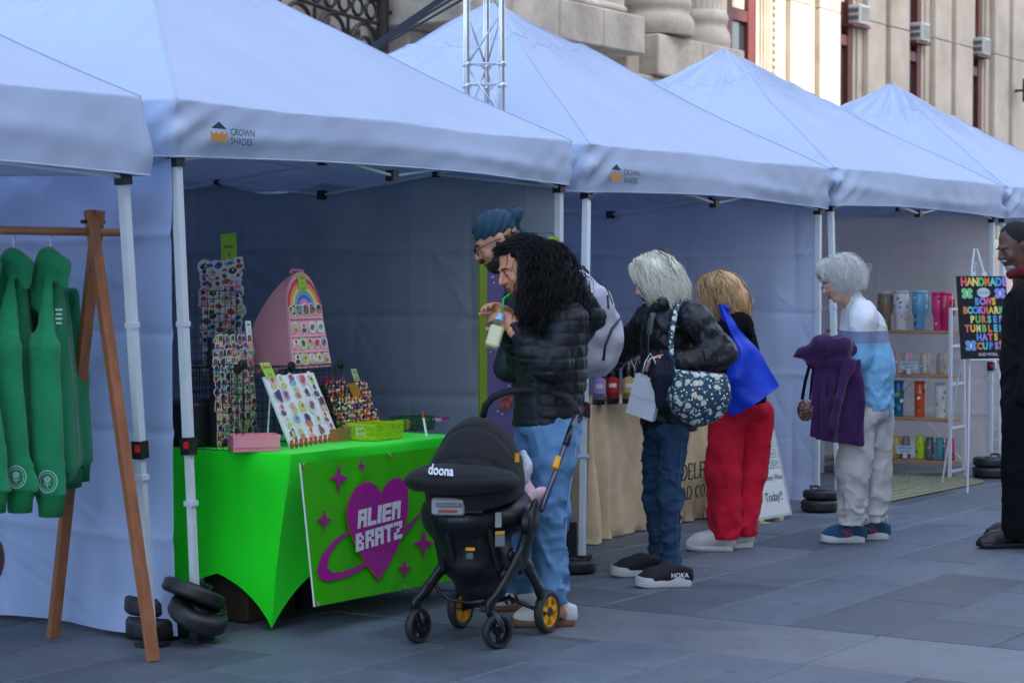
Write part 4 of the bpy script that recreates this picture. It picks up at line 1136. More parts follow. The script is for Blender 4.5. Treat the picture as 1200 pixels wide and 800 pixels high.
# --- green tower of stickers standing on the back grid
def price_card(label, c, ax, w, h, m_, lines, tc, lean=.1, stick=None):
    nrm = np.cross(ax, ZV); up = ZV * math.cos(lean) - nrm * math.sin(lean); n2 = np.cross(ax, up)
    T = thing("price_card", label, "sign", c, 0, "little price cards on the stall")
    b = MB(); b.prism([(-w / 2, 0), (w / 2, 0), (w / 2, h), (-w / 2, h)], c, ax, up, -.002); b.build("card", m_, T)
    n = len(lines)
    for k, s_ in enumerate(lines):
        if not s_: continue
        l = MB(); text_mesh(l, s_, c + up * (h * (1 - (k + .75) / n)) , ax, up, h / n * .62, .0015, 'CENTER', bold=.02, sx=min(1, w * 1.5 / (max(1, len(s_)) * h / n * .62)))
        l.build("lettering", tc, T)
    if stick is not None:
        s_ = MB(); s_.tube([c + up * .01 - n2 * .003, np.array(stick, float)], .002, 5); s_.build("holder", M_WIRE, T)
    return T
gl, gr_ = at(238, 438, 9.35), at(284, 432, 9.42)
ax, up, nrm, w = quad_frame(gl, gr_, .5, .06); h = .51
tw = thing("sticker_tower", "tall lime green board crowded with small die-cut stickers", "sticker display", gl)
b = MB(); b.box(gl + ax * w / 2 + up * h / 2 - nrm * .012, (w, .02, h), ax=(ax, -nrm, up)); b.build("board", M_LIME, tw)
b = MB(); b.box(gl + ax * w * .5 + up * h * .4 - nrm * .10, (.02, .16, h * .8), ax=(ax, -nrm, up)); b.build("back_stand", M_LIME, tw)
r_ = random.Random(3)
for i in range(16):
    for j in range(6):
        place(tw, r_.choice(STK), "sticker", gl + ax * w * ((j + .5) / 6 + r_.uniform(-.04, .04)) + up * h * ((i + .6) / 16.2) + nrm * (.001 + .0013 * ((i * 5 + j) % 3)), ax, nrm, r_.uniform(1.35, 1.8), r_.uniform(-.3, .3))
M_REDINK = cmat(190, 40, 60, .5)
price_card("lime price card sticking up above the green sticker board", gl + ax * w * .72 + up * (h - .03) - nrm * .002, ax, .075, .155, M_LIME, ["", "Stickers", "$", "2 for $5"], M_REDINK)
# --- dark tower of photo stickers
dl, dr = tpt(254, 524), tpt(301, 517)
ax, up, nrm, w = quad_frame(dl, dr, .5, .05); h = .47
tw = thing("sticker_tower", "dark board crowded with small photo stickers behind the pink tray", "sticker display", dl)
MB().box(dl + ax * w / 2 + up * h / 2 - nrm * .012, (w, .02, h), ax=(ax, -nrm, up)).build("board", cmat(36, 30, 40, .6), tw)
MB().box(dl + ax * w / 2 - nrm * .06 + ZV * .008, (w * .8, .14, .016), ax=(ax, -nrm, ZV)).build("foot", M_BLACKP, tw)
for i in range(15):
    for j in range(7):
        place(tw, r_.choice(STKD), "sticker", dl + ax * w * ((j + .5) / 7 + r_.uniform(-.03, .03)) + up * h * ((i + .5) / 15) + nrm * (.001 + .0013 * ((i * 5 + j) % 3)), ax, nrm, r_.uniform(1.3, 1.6), r_.uniform(-.2, .2))
price_card("white price card clipped above the dark sticker board", dl + ax * w * .92 + up * (h - .02) + nrm * .004, ax, .048, .085, M_WHITEC, ["Stickers", "2", "for $5"], cmat(60, 60, 70, .5))
# --- pink arched display
al, ar = at(341, 431, 9.12), at(386, 428, 9.36)
ax, up, nrm, w = quad_frame(al, ar, .5, .16); h = .435
arch = thing("arched_display", "pink arched display stand with a rainbow and rows of stickers", "sticker display", al)
def arc_pts(w0, h0, base=0.0, n=18):
    """outline of the arch: straight sides leaning in, round head"""
    pts = [(-w0 / 2, base)]
    for k in range(n + 1):
        a = math.pi * (1 - k / n); pts.append((w0 / 2 * .86 * math.cos(a), h0 * .48 + h0 * .52 * math.sin(a) ** .85))
    return pts + [(w0 / 2, base)]
ctr = al + ax * w / 2
W_ = w * 1.02
MBf = MB(); MBf.prism(arc_pts(W_, h), ctr, ax, up, .012); MBf.build("front_board", M_PINK, arch)
# back half of the stand: a second leaf opening to the left, joined by the top hinge, plus folded side
side = MB(); A_ = arc_pts(W_, h); back = -nrm * .0 - ax * .0
Bk = [ctr - ax * .075 - nrm * .24 + ax * x + up * y + nrm * .0 for x, y in A_]
Fr = [ctr + ax * x + up * y - nrm * .001 for x, y in A_]
lean_b = [Bk[i] * (1 - min(1, A_[i][1] / h) ** 1.5) + Fr[i] * (min(1, A_[i][1] / h) ** 1.5) for i in range(len(A_))]
m_ = len(A_) // 2 + 3
side.grid(np.array([[Fr[i], Fr[i] * .5 + lean_b[i] * .5, lean_b[i]] for i in range(m_)])); side.build("side_leaf", mat("dusty_pink_board", srgb(188, 130, 140), .7, var=.06), arch, smooth=True)
bk = MB(); bk.add([lean_b[i] - nrm * .002 for i in range(len(A_))], [tuple(range(len(A_)))]); bk.build("back_leaf", _MATS["dusty_pink_board"], arch)
MB().tube([ctr + up * (h + .002) - ax * .05, ctr + up * (h + .012) - ax * .02 - nrm * .02, ctr + up * (h + .004) + ax * .04], .008, 8).build("ribbon", mat("pink_ribbon", srgb(225, 130, 160), .6), arch)
RB = [(205, 40, 60), (236, 150, 80), (240, 215, 110), (90, 170, 200), (70, 90, 190), (220, 130, 200), (240, 200, 225)]
rc = ctr + up * h * .60 + nrm * .0125
for k, c_ in enumerate(RB):
    r0, r1 = w * .44 - k * .0165, w * .44 - (k + 1) * .0165 + .001
    b = MB(); n = 22
    pts = [[rc + ax * r * math.cos(a) + up * r * 1.18 * math.sin(a) + nrm * .001 * 1 for r in (r0, r1)] for a in np.linspace(.0, math.pi, n)]
    b.grid(np.array(pts)); b.build("rainbow_stripe", cmat(*c_, .5), arch)
price_card("small lime price card on the rainbow of the pink display", rc + up * .085 + nrm * .004 - ax * .0, ax, .058, .075, M_LIME, ["Stickers", "$", "3 for 8"], M_REDINK, lean=.16)
for i, (yy, nn_) in enumerate(((.60, 5), (.41, 4), (.245, 5), (.085, 5))):
    ww = w * (.84 + .03 * i); 
    MB().box(ctr + up * h * (yy - .095) + nrm * .016, (ww, .006, .004), ax=(ax, -nrm, up)).build("ledge", M_PINK, arch)
    for j in range(nn_): place(arch, (STKD if i == 0 else STKP)[(i * 5 + j) % 14], "sticker", ctr + ax * ww * ((j + .5) / nn_ - .5) + up * h * yy + nrm * .0145, ax, nrm, (1.45 if i else 1.6) + .1 * math.sin(j * 3), .06 * math.sin(i + 2 * j))
# --- leaning white board of pins
wl, wr = tpt(341, 523), tpt(398, 514)
ax, up, nrm, w = quad_frame(wl, wr, .3, .42); h = .325
wb = thing("pin_board", "white board leaning back with rows of large pale stickers", "sticker display", wl)
sk = -.06
def wq(u, v): return wl + ax * (w * u + sk * v * 0) + up * h * v
ax_l = ax
MB().box(wl + ax * w / 2 + up * h / 2 - nrm * .005, (w, .01, h), ax=(ax, -nrm, up)).build("board", M_WHITEC, wb)
MB().tube([wq(.1, .85) - nrm * .012, wl + ax * w * .1 - nrm * .16 - up * 0 + ZV * .0], .004, 6).build("prop_stick", M_WHITEC, wb)
for i in range(5):
    for j in range(5):
        place(wb, STKP[(i * 3 + j * 5) % 14] if (i + j) % 3 else STKD[(i * 2 + j) % 18], "sticker", wq((j + .5 + r_.uniform(-.12, .12)) / 5, .08 + (i + .4 + r_.uniform(-.1, .1)) / 5.3) + nrm * (.001 + .0012 * ((i + j) % 2)), ax, nrm, r_.uniform(1.55, 2.3), r_.uniform(-.2, .2))
price_card("lime card reading magnets leaning above the white board", wq(.12, .97) + nrm * .006, ax, .088, .075, M_LIME, ["Magnets", "$ 6"], M_REDINK, lean=.5)
# orange figures in a row in front
T_ = thing("orange_figure_row", "row of small orange rubber figures in front of the white board", "figurines", tpt(364, 522))
for k in range(9):
    p = tpt(342 + k * 5.6, 525.5 - k * .95); b = MB(); b.ball(p + ZV * .014, (.010, .012, .014), 8); b.ball(p + ZV * .030, .008, 8); b.build("figure", cmat(196, 78, 48, .5), T_, smooth=True)
for k in range(3):
    p = tpt(392 + k * 7, 518 - k); b = MB(); b.box(p + ZV * .03, (.045, .006, .055), rz=YAW * -1 + 1.2); single(b, "loose_sticker_sheet", cmat(170 - 20 * k, 100 + 10 * k, 60, .5), ["tan sticker sheet leaning beside the white board", "brown sticker sheet between two others beside the white board", "last brown sticker sheet next to the white price card"][k], "stickers", group="loose sheets beside the white board")
# --- black board full of tiny charms
bl3, br3 = tpt(396, 508), tpt(446, 500)
ax, up, nrm, w = quad_frame(bl3, br3, .3, .35); h = .24
cb_ = thing("charm_board", "black board covered in tiny colourful charms and keyrings", "charm display", bl3)
MB().box(bl3 + ax * w / 2 + up * h / 2 - nrm * .006, (w, .012, h), ax=(ax, -nrm, up)).build("board", cmat(24, 22, 26, .7), cb_)
CH = []
for k in range(12):
    r = random.Random(50 + k); b = MB(); b.mi = 0; b.ball((0, -.008, -.004), (.0085, .007, .0095), 8); b.mi = 1; b.ball((0, -.011, .009), .0068, 8)
    b.mi = 2; b.ball((.004, -.014, .014), .0032, 6); b.ball((-.004, -.014, .014), .0032, 6)
    me = b.mesh("charm", True)
    for q in range(3): me.materials.append(cmat(*r.choice([(225, 80, 40), (240, 230, 215), (40, 40, 44), (240, 160, 60), (90, 140, 60), (220, 60, 90), (160, 100, 60), (235, 190, 160), (60, 90, 160), (245, 245, 240)]), .4))
    CH.append(me)
for i in range(11):
    for j in range(12):
        if i > 6 and 6 <= j <= 8: continue
        place(cb_, r_.choice(CH), "charm", bl3 + ax * w * ((j + .5 + .4 * (i % 2) + r_.uniform(-.2, .2)) / 12.6) + up * h * ((i + .5) / 11), ax, nrm, r_.uniform(.9, 1.35), r_.uniform(-.5, .5))
for k in range(5): MB().tube([bl3 + ax * w * (.55 + .04 * k) + up * h * .97 + nrm * .008, bl3 + ax * w * (.57 + .04 * k) + up * h * .62 + nrm * .012], .004, 6).build("tassel", cmat(222, 160, 60, .7), cb_)
for k in range(3):
    p = bl3 + ax * w * (.06 + .17 * k) + up * h * 1.02; b = MB()
    for q in range(14):
        a = r_.uniform(0, 6.28); e_ = r_.uniform(.2, 1.3); b.tube([p, p + (ax * math.cos(a) * math.cos(e_) + up * math.sin(e_) + nrm * math.sin(a) * math.cos(e_)) * .035], [.004, .001], 4)
    b.build("pompom", cmat(*[(226, 50, 160), (232, 80, 70), (236, 70, 190)][k], .8), cb_)
price_card("lime card above the right corner of the charm board", bl3 + ax * w * .80 + up * h * 1.0 + nrm * .004, ax, .062, .062, cmat(190, 225, 150, .5), ["Pins", "$ 8"], cmat(40, 120, 60, .5), lean=.35)
# --- trays, baskets, cards, marker
def basket(name, label, c, ax, w, d, h, m_, slats):
    T = thing(name, label, "basket", c); ay = np.cross(ZV, ax)
    MB().box(c + ay * d / 2 + ZV * .003, (w, d, .006), ax=(ax, ay, ZV)).build("base", m_, T)
    for (o, a_, L) in ((c - ax * w / 2, ax, w), (c - ax * w / 2 + ay * d, ax, w), (c - ax * w / 2, ay, d), (c + ax * w / 2, ay, d)):
        nrm = np.cross(a_, ZV); b = MB()
        b.box(o + a_ * L / 2 + ZV * (h - .006), (L + .006, .007, .012), ax=(a_, nrm, ZV)); b.box(o + a_ * L / 2 + ZV * .012, (L + .002, .004, .012), ax=(a_, nrm, ZV))
        if slats:
            n = max(4, int(L / .016))
            for k in range(n + 1): b.box(o + a_ * L * k / n + ZV * (h / 2 + .004), (.0055, .0035, h - .03), ax=(a_, nrm, ZV))
            b.box(o + a_ * L / 2 + ZV * h * .5, (L, .0028, .005), ax=(a_, nrm, ZV))
        else: b.box(o + a_ * L / 2 + ZV * h / 2, (L, .004, h - .02), ax=(a_, nrm, ZV), bev=.001)
        b.build("side", m_, T)
    return T
axt = RV
basket("plastic_tray", "shallow pink plastic tray at the front left of the green table", tpt(301, 529), (tpt(329, 527.5) - tpt(274, 529)) / np.linalg.norm(tpt(329, 527.5) - tpt(274, 529)), .195, .13, .068, mat("pink_plastic", srgb(235, 150, 160), .4), False)
M_YG = mat("lime_plastic", srgb(176, 214, 30), .35, trans=.15); M_DG = mat("dark_green_plastic", srgb(20, 90, 60), .4, trans=.1)
axb = (tpt(481, 512) - tpt(433, 517)) / np.linalg.norm(tpt(481, 512) - tpt(433, 517))
bk1 = basket("plastic_basket", "yellow-green slatted plastic basket on the green table", tpt(456, 515), axb, .20, .16, .075, M_YG, True)
b = MB()
for k in range(9): b.box(tpt(438 + 4.8 * k, 509 - .5 * k) + ZV * .032, (.045, .003, .05), rz=.5 + .15 * math.sin(k * 2))
pk = MB(); pk.v, pk.f, pk.m = b.v, b.f, [i // 6 % 3 for i in range(len(b.f))]
tag(single(pk, "sticker_packs", [cmat(150, 190, 60, .5), cmat(90, 140, 60, .5), cmat(210, 130, 60, .5)], "jumble of small sticker packs inside the lime basket", "stickers"), kind="stuff")
basket("plastic_basket", "dark green plastic basket behind the lime one", tpt(497, 504), axb, .16, .14, .065, M_DG, True)
p = tpt(500, 511); T_ = thing("marker_pen", "white marker pen with an orange cap standing by the baskets", "pen", p)
d_ = np.array([-.18, .1, 1.0]); d_ /= np.linalg.norm(d_)
MB().tube([p, p + d_ * .085], .0055, 10).build("barrel", M_WHITEC, T_); MB().tube([p + d_ * .086, p + d_ * .115], [.0062, .0052], 10).build("cap", cmat(205, 80, 40, .4), T_)
price_card("small white price card standing beside the lime basket", tpt(424, 515), axb, .062, .058, M_WHITEC, ["Business", "Cards"], cmat(50, 80, 60, .5), lean=.15)
# flat sheets with colour at the far right of the table
for k in range(5):
    p = tpt(478 + k * 9, 501 - k * 1.2); b = MB(); b.box(p + ZV * (.012 + .004 * k), (.10, .08, .012), rz=.5 + .2 * k)
    single(b, "sticker_bundle", cmat(*[(40, 110, 60), (180, 60, 80), (60, 90, 150), (220, 200, 210), (150, 60, 120)][k], .5), "flat bundle of " + ["green", "red", "blue", "pale", "magenta"][k] + " stickers at the far end of the green table", "stickers", group="bundles at the end of the table")
# dark bags and boxes behind, at the left back of the table
b = MB(); p = tb(.1, .62, .008); b.box(p + ZV * .1, (.2, .18, .2), ax=(RV, PV, ZV), bev=.02); single(b, "black_case", M_BLACKP, "black case in the shade at the back left of the table", "case")
# --- purple roll-up banner with a lime edge and a small sign on the leg, behind the man
RB0 = at(568, 640, 9.95); RB0[2] = 0
ru = thing("roll_up_banner", "tall purple roll-up banner with a lime edge behind the bearded man", "banner", RB0)
axr = np.array([.80, .60, 0])
MB().box(RB0 + axr * .15 + ZV * .93, (.28, .006, 1.25), ax=(axr, np.array([-.6, .8, 0]), ZV)).build("sheet", mat("purple_print", srgb(92, 82, 128), .5, var=.12, vscale=5), ru)
MB().box(RB0 + axr * -.012 + ZV * .93, (.045, .014, 1.27), ax=(axr, np.array([-.6, .8, 0]), ZV)).build("lime_edge", cmat(118, 142, 34, .5), ru)
MB().box(RB0 + axr * .14 + ZV * .15, (.36, .10, .26), ax=(axr, np.array([-.6, .8, 0]), ZV), bev=.02).build("base", M_BLACKP, ru)
nr_ = np.array([.6, -.8, 0]); b = MB()
for k in range(26): 
    q = RB0 + axr * r_.uniform(.03, .27) + ZV * r_.uniform(.75, 1.5) + nr_ * .0045; b.box(q, (.006, .002, .006), ax=(axr, nr_, ZV))
b.build("print_dots", M_WHITEC, ru)
b = MB(); q = RB0 + axr * .12 + ZV * .86 + nr_ * .006
for k in range(5): b.ball(q + axr * .03 * math.cos(k * 1.3) + ZV * .03 * math.sin(k * 1.3), (.016, .003, .02), 8)
b.build("print_figure", cmat(150, 60, 40, .6), ru, smooth=True)
lc = row(2.93, .0, 0); lc = at(649, 290, row(2.9, .03)[1])
price_card("lime price card taped to the white tent leg behind the curly hair", lc - ZV * .03 - np.array([0, .03, 0]), np.array([1.0, 0, 0]), .058, .085, cmat(160, 205, 40, .5), ["Pins", "$", "3 for"], M_REDINK, lean=0.0)
# ================================================================ BURLAP TABLE WITH BOTTLES
M_BURLAP = mat("burlap", srgb(210, 186, 148), .95, wrk=(5, .22, (1, 1, .5)), var=.14, vscale=10, bump=.5, bscale=420, dist=.002, sheen=.1)
MC = ground(692, 477, .75); MLEN, MDEP, MZ = 1.86, .74, .75
def mt(a, b, z=0.0): return np.array([MC[0], MC[1], 0]) + RV * a + PV * b + ZV * (MZ + z)
mtab = thing("folding_table", "folding table hidden under the burlap cloth", "table", mt(MLEN / 2, MDEP / 2, -MZ))
MB().box(mt(MLEN / 2, MDEP / 2, -.03), (MLEN - .06, MDEP - .06, .04), ax=(RV, PV, ZV), bev=.01).build("tabletop", _MATS["table_plastic"], mtab)
for a, b in ((.12, .1), (MLEN - .12, .1), (MLEN - .12, MDEP - .1), (.12, MDEP - .1)): MB().tube([mt(a, b, -.05), mt(a, b, -MZ)], .013, 8).build("leg", M_BLACKP, mtab)
per = []                                                 # perimeter of the cloth, with extra points at the corners
cs_ = [(0, 0), (MLEN, 0), (MLEN, MDEP), (0, MDEP)]
for sd in range(4):
    c0, c1 = cs_[sd], cs_[(sd + 1) % 4]; n = 90 if sd % 2 == 0 else 40
    nr1 = [(0, -1), (1, 0), (0, 1), (-1, 0)][sd]; nr0 = [(-1, 0), (0, -1), (1, 0), (0, 1)][sd]
    for k in range(10):
        a = k / 10 * math.pi / 2
        per.append((c0[0], c0[1], nr0[0] * math.cos(a) + nr1[0] * math.sin(a), nr0[1] * math.cos(a) + nr1[1] * math.sin(a), 1.0 - abs(k - 5) / 5))
    for k in range(n): per.append((c0[0] + (c1[0] - c0[0]) * k / n, c0[1] + (c1[1] - c0[1]) * k / n, nr1[0], nr1[1], 0.0))
cols = []; NJ = 26
Ltot = len(per)
for i, (x, y, nx, ny, cn) in enumerate(per):
    col = []
    dcorner = min(math.hypot(x - c[0], y - c[1]) for c in cs_)
    for j in range(NJ):
        v = j / (NJ - 1)
        z = .008 - (MZ + .002) * max(0, v - .03) / .97
        o = .004 + .02 * v + cn * .18 * v ** 1.3
        fold = math.exp(-dcorner / .30)
        o += v * (.020 * math.sin(i * .33 + 1.2) * (.35 + fold) + .010 * math.sin(i * .77 + 2 * v) + .028 * fold * math.sin(i * .9))
        o += .006 * math.sin(9 * v + i * .21)
        if j == NJ - 1: o += .015 * math.sin(i * .5)
        col.append(mt(x + nx * o, y + ny * o, max(z, -MZ + .004)))
    cols.append(col)
b = MB(); b.grid(np.array(cols), closed_u=True); b.add([mt(MLEN / 2, MDEP / 2, .008)], []); ci = len(b.v) - 1
nn_ = len(cols); b.f += [(i * NJ, ((i + 1) % nn_) * NJ, ci) for i in range(nn_)]; b.m += [0] * nn_
cloth = single(b, "burlap_tablecloth", M_BURLAP, "tan burlap tablecloth printed with a mead company name", "tablecloth", mt(MLEN / 2, MDEP / 2, -MZ), smooth=True)
bm_ = bmesh.new(); bm_.from_mesh(cloth.data); bmesh.ops.recalc_face_normals(bm_, faces=bm_.faces); bm_.to_mesh(cloth.data); bm_.free()
# serif lettering printed on the front
SER = {  # strokes: (x0,y0,x1,y1,weight) ; serifs are added at free vertical ends
 'P': ([(0, 0, 0, 1, 2), (0, 1, .5, 1, 1), (.5, 1, .66, .75, 2), (.66, .75, .5, .48, 2), (.5, .48, 0, .48, 1)], [(0, 0), (0, 1)], .72),
 'H': ([(0, 0, 0, 1, 2), (.6, 0, .6, 1, 2), (0, .52, .6, .52, 1)], [(0, 0), (0, 1), (.6, 0), (.6, 1)], .75),
 'I': ([(0, 0, 0, 1, 2)], [(0, 0), (0, 1)], .22),
 'L': ([(0, 0, 0, 1, 2), (0, 0, .5, 0, 1), (.5, 0, .53, .25, 1)], [(0, 1)], .62),
 'A': ([(0, 0, .33, 1, 1), (.33, 1, .68, 0, 2), (.12, .34, .55, .34, 1)], [(0, 0), (.68, 0)], .78),
 'D': ([(0, 0, 0, 1, 2), (0, 1, .35, 1, 1), (.35, 1, .64, .72, 2), (.64, .72, .64, .28, 2), (.64, .28, .35, 0, 2), (.35, 0, 0, 0, 1)], [(0, 0), (0, 1)], .78),
 'E': ([(0, 0, 0, 1, 2), (0, 1, .5, 1, 1), (0, .52, .38, .52, 1), (0, 0, .52, 0, 1), (.5, 1, .5, .8, 1), (.52, 0, .54, .24, 1)], [(0, 0), (0, 1)], .64),
 'M': ([(0, 0, 0, 1, 1), (0, 1, .4, 0, 2), (.4, 0, .78, 1, 1), (.78, 1, .78, 0, 2)], [(0, 0), (.78, 0), (0, 1), (.78, 1)], .92),
 'C': ([(.6, .75, .4, 1, 1), (.4, 1, .15, .9, 1), (.15, .9, 0, .5, 2), (0, .5, .15, .1, 2), (.15, .1, .4, 0, 1), (.4, 0, .6, .25, 1), (.6, .75, .6, 1, 1)], [], .74),
 'O': ([(.35, 1, .1, .85, 1), (.1, .85, 0, .5, 2), (0, .5, .1, .15, 2), (.1, .15, .35, 0, 1), (.35, 0, .6, .15, 1), (.6, .15, .7, .5, 2), (.7, .5, .6, .85, 2), (.6, .85, .35, 1, 1)], [], .84),
 '.': ([(0, 0, 0, .1, 2)], [], .2)}
def serif_word(mb, word, o, ax, ay, size, nrm):
    x = 0.0
    for ch in word:
        if ch == ' ': x += .4 * size; continue
        st, sf, w = SER[ch]
        for k, (x0, y0, x1, y1, wt) in enumerate(st):
            p0 = np.array([x + x0 * size, y0 * size]); p1 = np.array([x + x1 * size, y1 * size]); d = p1 - p0; L = np.linalg.norm(d); d /= L; q = np.array([-d[1], d[0]]) * size * (.095 if wt == 2 else .045)
            e = d * size * .02
            mb.add([o + ax * t_[0] + ay * t_[1] + nrm * (.0005 * (k % 4)) for t_ in (p0 - e - q, p1 + e - q, p1 + e + q, p0 - e + q)], [(0, 1, 2, 3)])
        for (sx, sy) in sf:
            mb.add([o + ax * (x + (sx + dx) * size) + ay * (sy + dy) * size + nrm * .0024 for dx, dy in ((-.15, -.03), (.15, -.03), (.15, .03), (-.15, .03))], [(0, 1, 2, 3)])
        x += w * size + .16 * size
    return x
M_INK = mat("black_ink_print", (.02, .018, .016), .8)
NVf = NV
pn = mt(0, -.056, 0)
def muv(px, py): 
    n = NV; d = ray(px, py); o = pn; t = ((o - _C) @ n) / (d @ n); q = _C + d * t - o
    return float(q @ RV), float(q[2])
uD = muv(797, 560); uI = muv(833, 552)
def word_w(w, s): return sum((.4 if c == ' ' else SER[c][2] + .16) for c in w) * s
sz = .092
for word, (ux, uz), pre in (("PHILADELPHIA", (uD[0], muv(800, 562)[1]), "PHILA"), ("MEAD CO.", (muv(797, 584)[0], muv(800, 585)[1]), "ME")):
    s_ = sz if len(pre) > 3 else sz * .80
    x0 = ux - word_w(pre, s_) - (.0)
    xx = x0
    for ch in word:
        if ch == ' ': xx += .4 * s_; continue
        b = MB(); adv = serif_word(b, ch, pn + RV * xx + ZV * uz + NV * .012, RV, ZV, s_, NV); b.build("printed_letter", M_INK, cloth); xx += adv
# bottles
M_BOTTLE = mat("dark_bottle_glass", (.006, .005, .006), .08, spec=.7, coat=.3)
LBL = [(176, 150, 205), (190, 40, 36), (214, 178, 112), (140, 140, 205), (205, 160, 90), (90, 60, 120), (200, 120, 60)]
LNAME = ["lilac", "red and orange", "pale gold", "lavender", "amber", "violet", "orange"]
def bottle(k, px, py, lab, tall=.325):
    p = ground(px, py, MZ + .010); T = thing("mead_bottle", lab, "bottle", p, 0, "dark bottles on the burlap table")
    b = MB(); r = .038; b.lathe([(r * .9, 0), (r, .006), (r, .19), (r * .96, .205), (r * .7, .225), (r * .42, .245), (.014, .265), (.0135, .315), (.0155, .317), (.0155, .325), (.011, tall)], p, 22); b.build("glass", M_BOTTLE, T, autos=50)
    a0 = math.atan2(-p[1], -p[0] + .25)
    def lab_(z0, z1, c, am, dr, cut=0.0):
        pts = []
        for i in range(13):
            a = a0 - am + 2 * am * i / 12; zz1 = z1 - cut * abs(i - 6) / 6
            pts.append([p + np.array([math.cos(a) * (r + dr), math.sin(a) * (r + dr), z]) for z in (z0 + cut * abs(i - 6) / 8, zz1)])
        m = MB(); m.grid(np.array(pts)); return m.build("label_sheet", cmat(*c, .5), T, smooth=True)
    lab_(.03, .16, LBL[k], 1.25, .0012, .02); lab_(.03, .065, tuple(int(c * .6) for c in LBL[k]), .9, .0022); lab_(.095, .118, (225, 220, 215), .55, .0022)
    m = MB(); m.lathe([(.0165, .27), (.0168, .327), (.014, .329)], p, 14); m.build("capsule", cmat(30, 24, 26, .4), T, autos=40)
    for q in range(4):
        m = MB(); a = q * 1.57 + .5; m.tube([p + np.array([0, -.016, .248]), p + np.array([.014 * math.cos(a), -.026, .248 + .014 * math.sin(a)]), p + np.array([.024 * math.cos(a + .5), -.024, .24 + .02 * math.sin(a + .5)])], .0016, 4); m.build("twine_bow", mat("white_twine", (.6, .6, .62), .8), T)
for k, (px, py, nm) in enumerate(((702, 474, "leftmost"), (718, 473, "second"), (737, 473, "third"), (752, 472, "fourth"), (768, 470, "fifth"))):
    bottle(k, px, py, "dark bottle with a %s label, %s from the white tent leg" % (LNAME[k], nm))
for k, (px, py, nm) in enumerate(((710, 468, "left"), (745, 467, "right"))): bottle(5 + k, px, py, "dark bottle with %s label in the back row, %s one" % (LNAME[5 + k], nm), .32)
# whiteboard A-frame sign beside the table
M_WBD = mat("whiteboard", (.60, .63, .66), .25, var=.04)
sb0, sb1 = ground(884, 615), ground(926, 607)
axs = (sb1 - sb0); wS = np.linalg.norm(axs); axs /= wS
lean = .24; nS = np.cross(axs, ZV); upS = ZV * math.cos(lean) - nS * math.sin(lean); nS2 = np.cross(axs, upS); hS = .66
# the board narrows towards the top in perspective only; lean brings its right edge inwards
so = sb0 + ZV * .03
sign = thing("sandwich_board", "white A-frame board with handwritten prices and a honey wine note", "sign", sb0)
MB().box(so + axs * wS / 2 + upS * hS / 2, (wS, .012, hS), ax=(axs, -nS2, upS)).build("front_panel", M_WBD, sign)
for e in (0, 1): MB().box(so + axs * (wS * e) + upS * hS / 2 - nS2 * .002, (.016, .02, hS + .02), ax=(axs, -nS2, upS)).build("edge_frame", mat("grey_alu_frame", (.35, .37, .4), .4, metal=.4), sign)
for e in (0, 1): MB().box(so + axs * wS / 2 + upS * (hS * e) - nS2 * .002, (wS - .018, .02, .016), ax=(axs, -nS2, upS)).build("edge_frame", _MATS["grey_alu_frame"], sign)
bk = so + upS * hS; up2 = ZV * math.cos(lean) + nS * math.sin(lean)
MB().box(bk + axs * wS / 2 - up2 * (hS / 2 + .005) - nS * .03, (wS, .012, hS), ax=(axs, np.cross(up2, axs), up2)).build("rear_panel", M_WBD, sign)
for k in range(2): MB().box(sb0 + axs * (.06 + k * (wS - .2)) - nS * .0 + ZV * .012, (.05, .04, .024), ax=(axs, nS, ZV)).build("foot", cmat(190, 180, 140, .7), sign)
def sgn(u, v): return so + axs * wS * u + upS * hS * v + nS2 * .0075
for k, v in enumerate((.44, .54, .64, .74, .84)):
    MB().bar(sgn(.03, v), sgn(.97, v), .003, .0012, up=nS2).build("ruled_line", M_INK, sign)
MB().bar(sgn(.70, .45), sgn(.70, .98), .003, .0012, up=nS2).build("ruled_line", M_INK, sign)
for k, (v, a_, c_) in enumerate(((.46, "13%", (190, 60, 50)), (.56, "12%", (170, 60, 60)), (.66, "", (60, 60, 60)), (.76, "", (60, 60, 60)), (.86, "", (60, 60, 60)))):
    if a_:
        b = MB(); text_mesh(b, a_, sgn(.66, v), axs, upS, .055, .001, 'RIGHT'); b.build("price_lettering", cmat(*c_, .6), sign)
    b = MB(); text_mesh(b, ["$24", "$25", "$23", "$23", "$26"][k], sgn(.74, v), axs, upS, .055, .001, 'LEFT'); b.build("price_lettering", cmat(40, 140, 120, .6), sign)
b = MB(); text_mesh(b, "Over Honey Wine", sgn(.95, .33), axs, upS, .052, .001, 'RIGHT', shear=.15, sx=.8); b.build("note_lettering", M_INK, sign)
b = MB(); text_mesh(b, "Today!!", sgn(.86, .14), axs, upS, .078, .001, 'RIGHT', shear=.15, sx=.9); b.build("note_lettering", M_INK, sign)
single(MB().box(ground(893, 614) + ZV * .006, (.09, .05, .008), rz=.4), "wood_chip", cmat(190, 170, 120, .8), "scrap of pale cardboard on the paving under the whiteboard sign", "scrap")

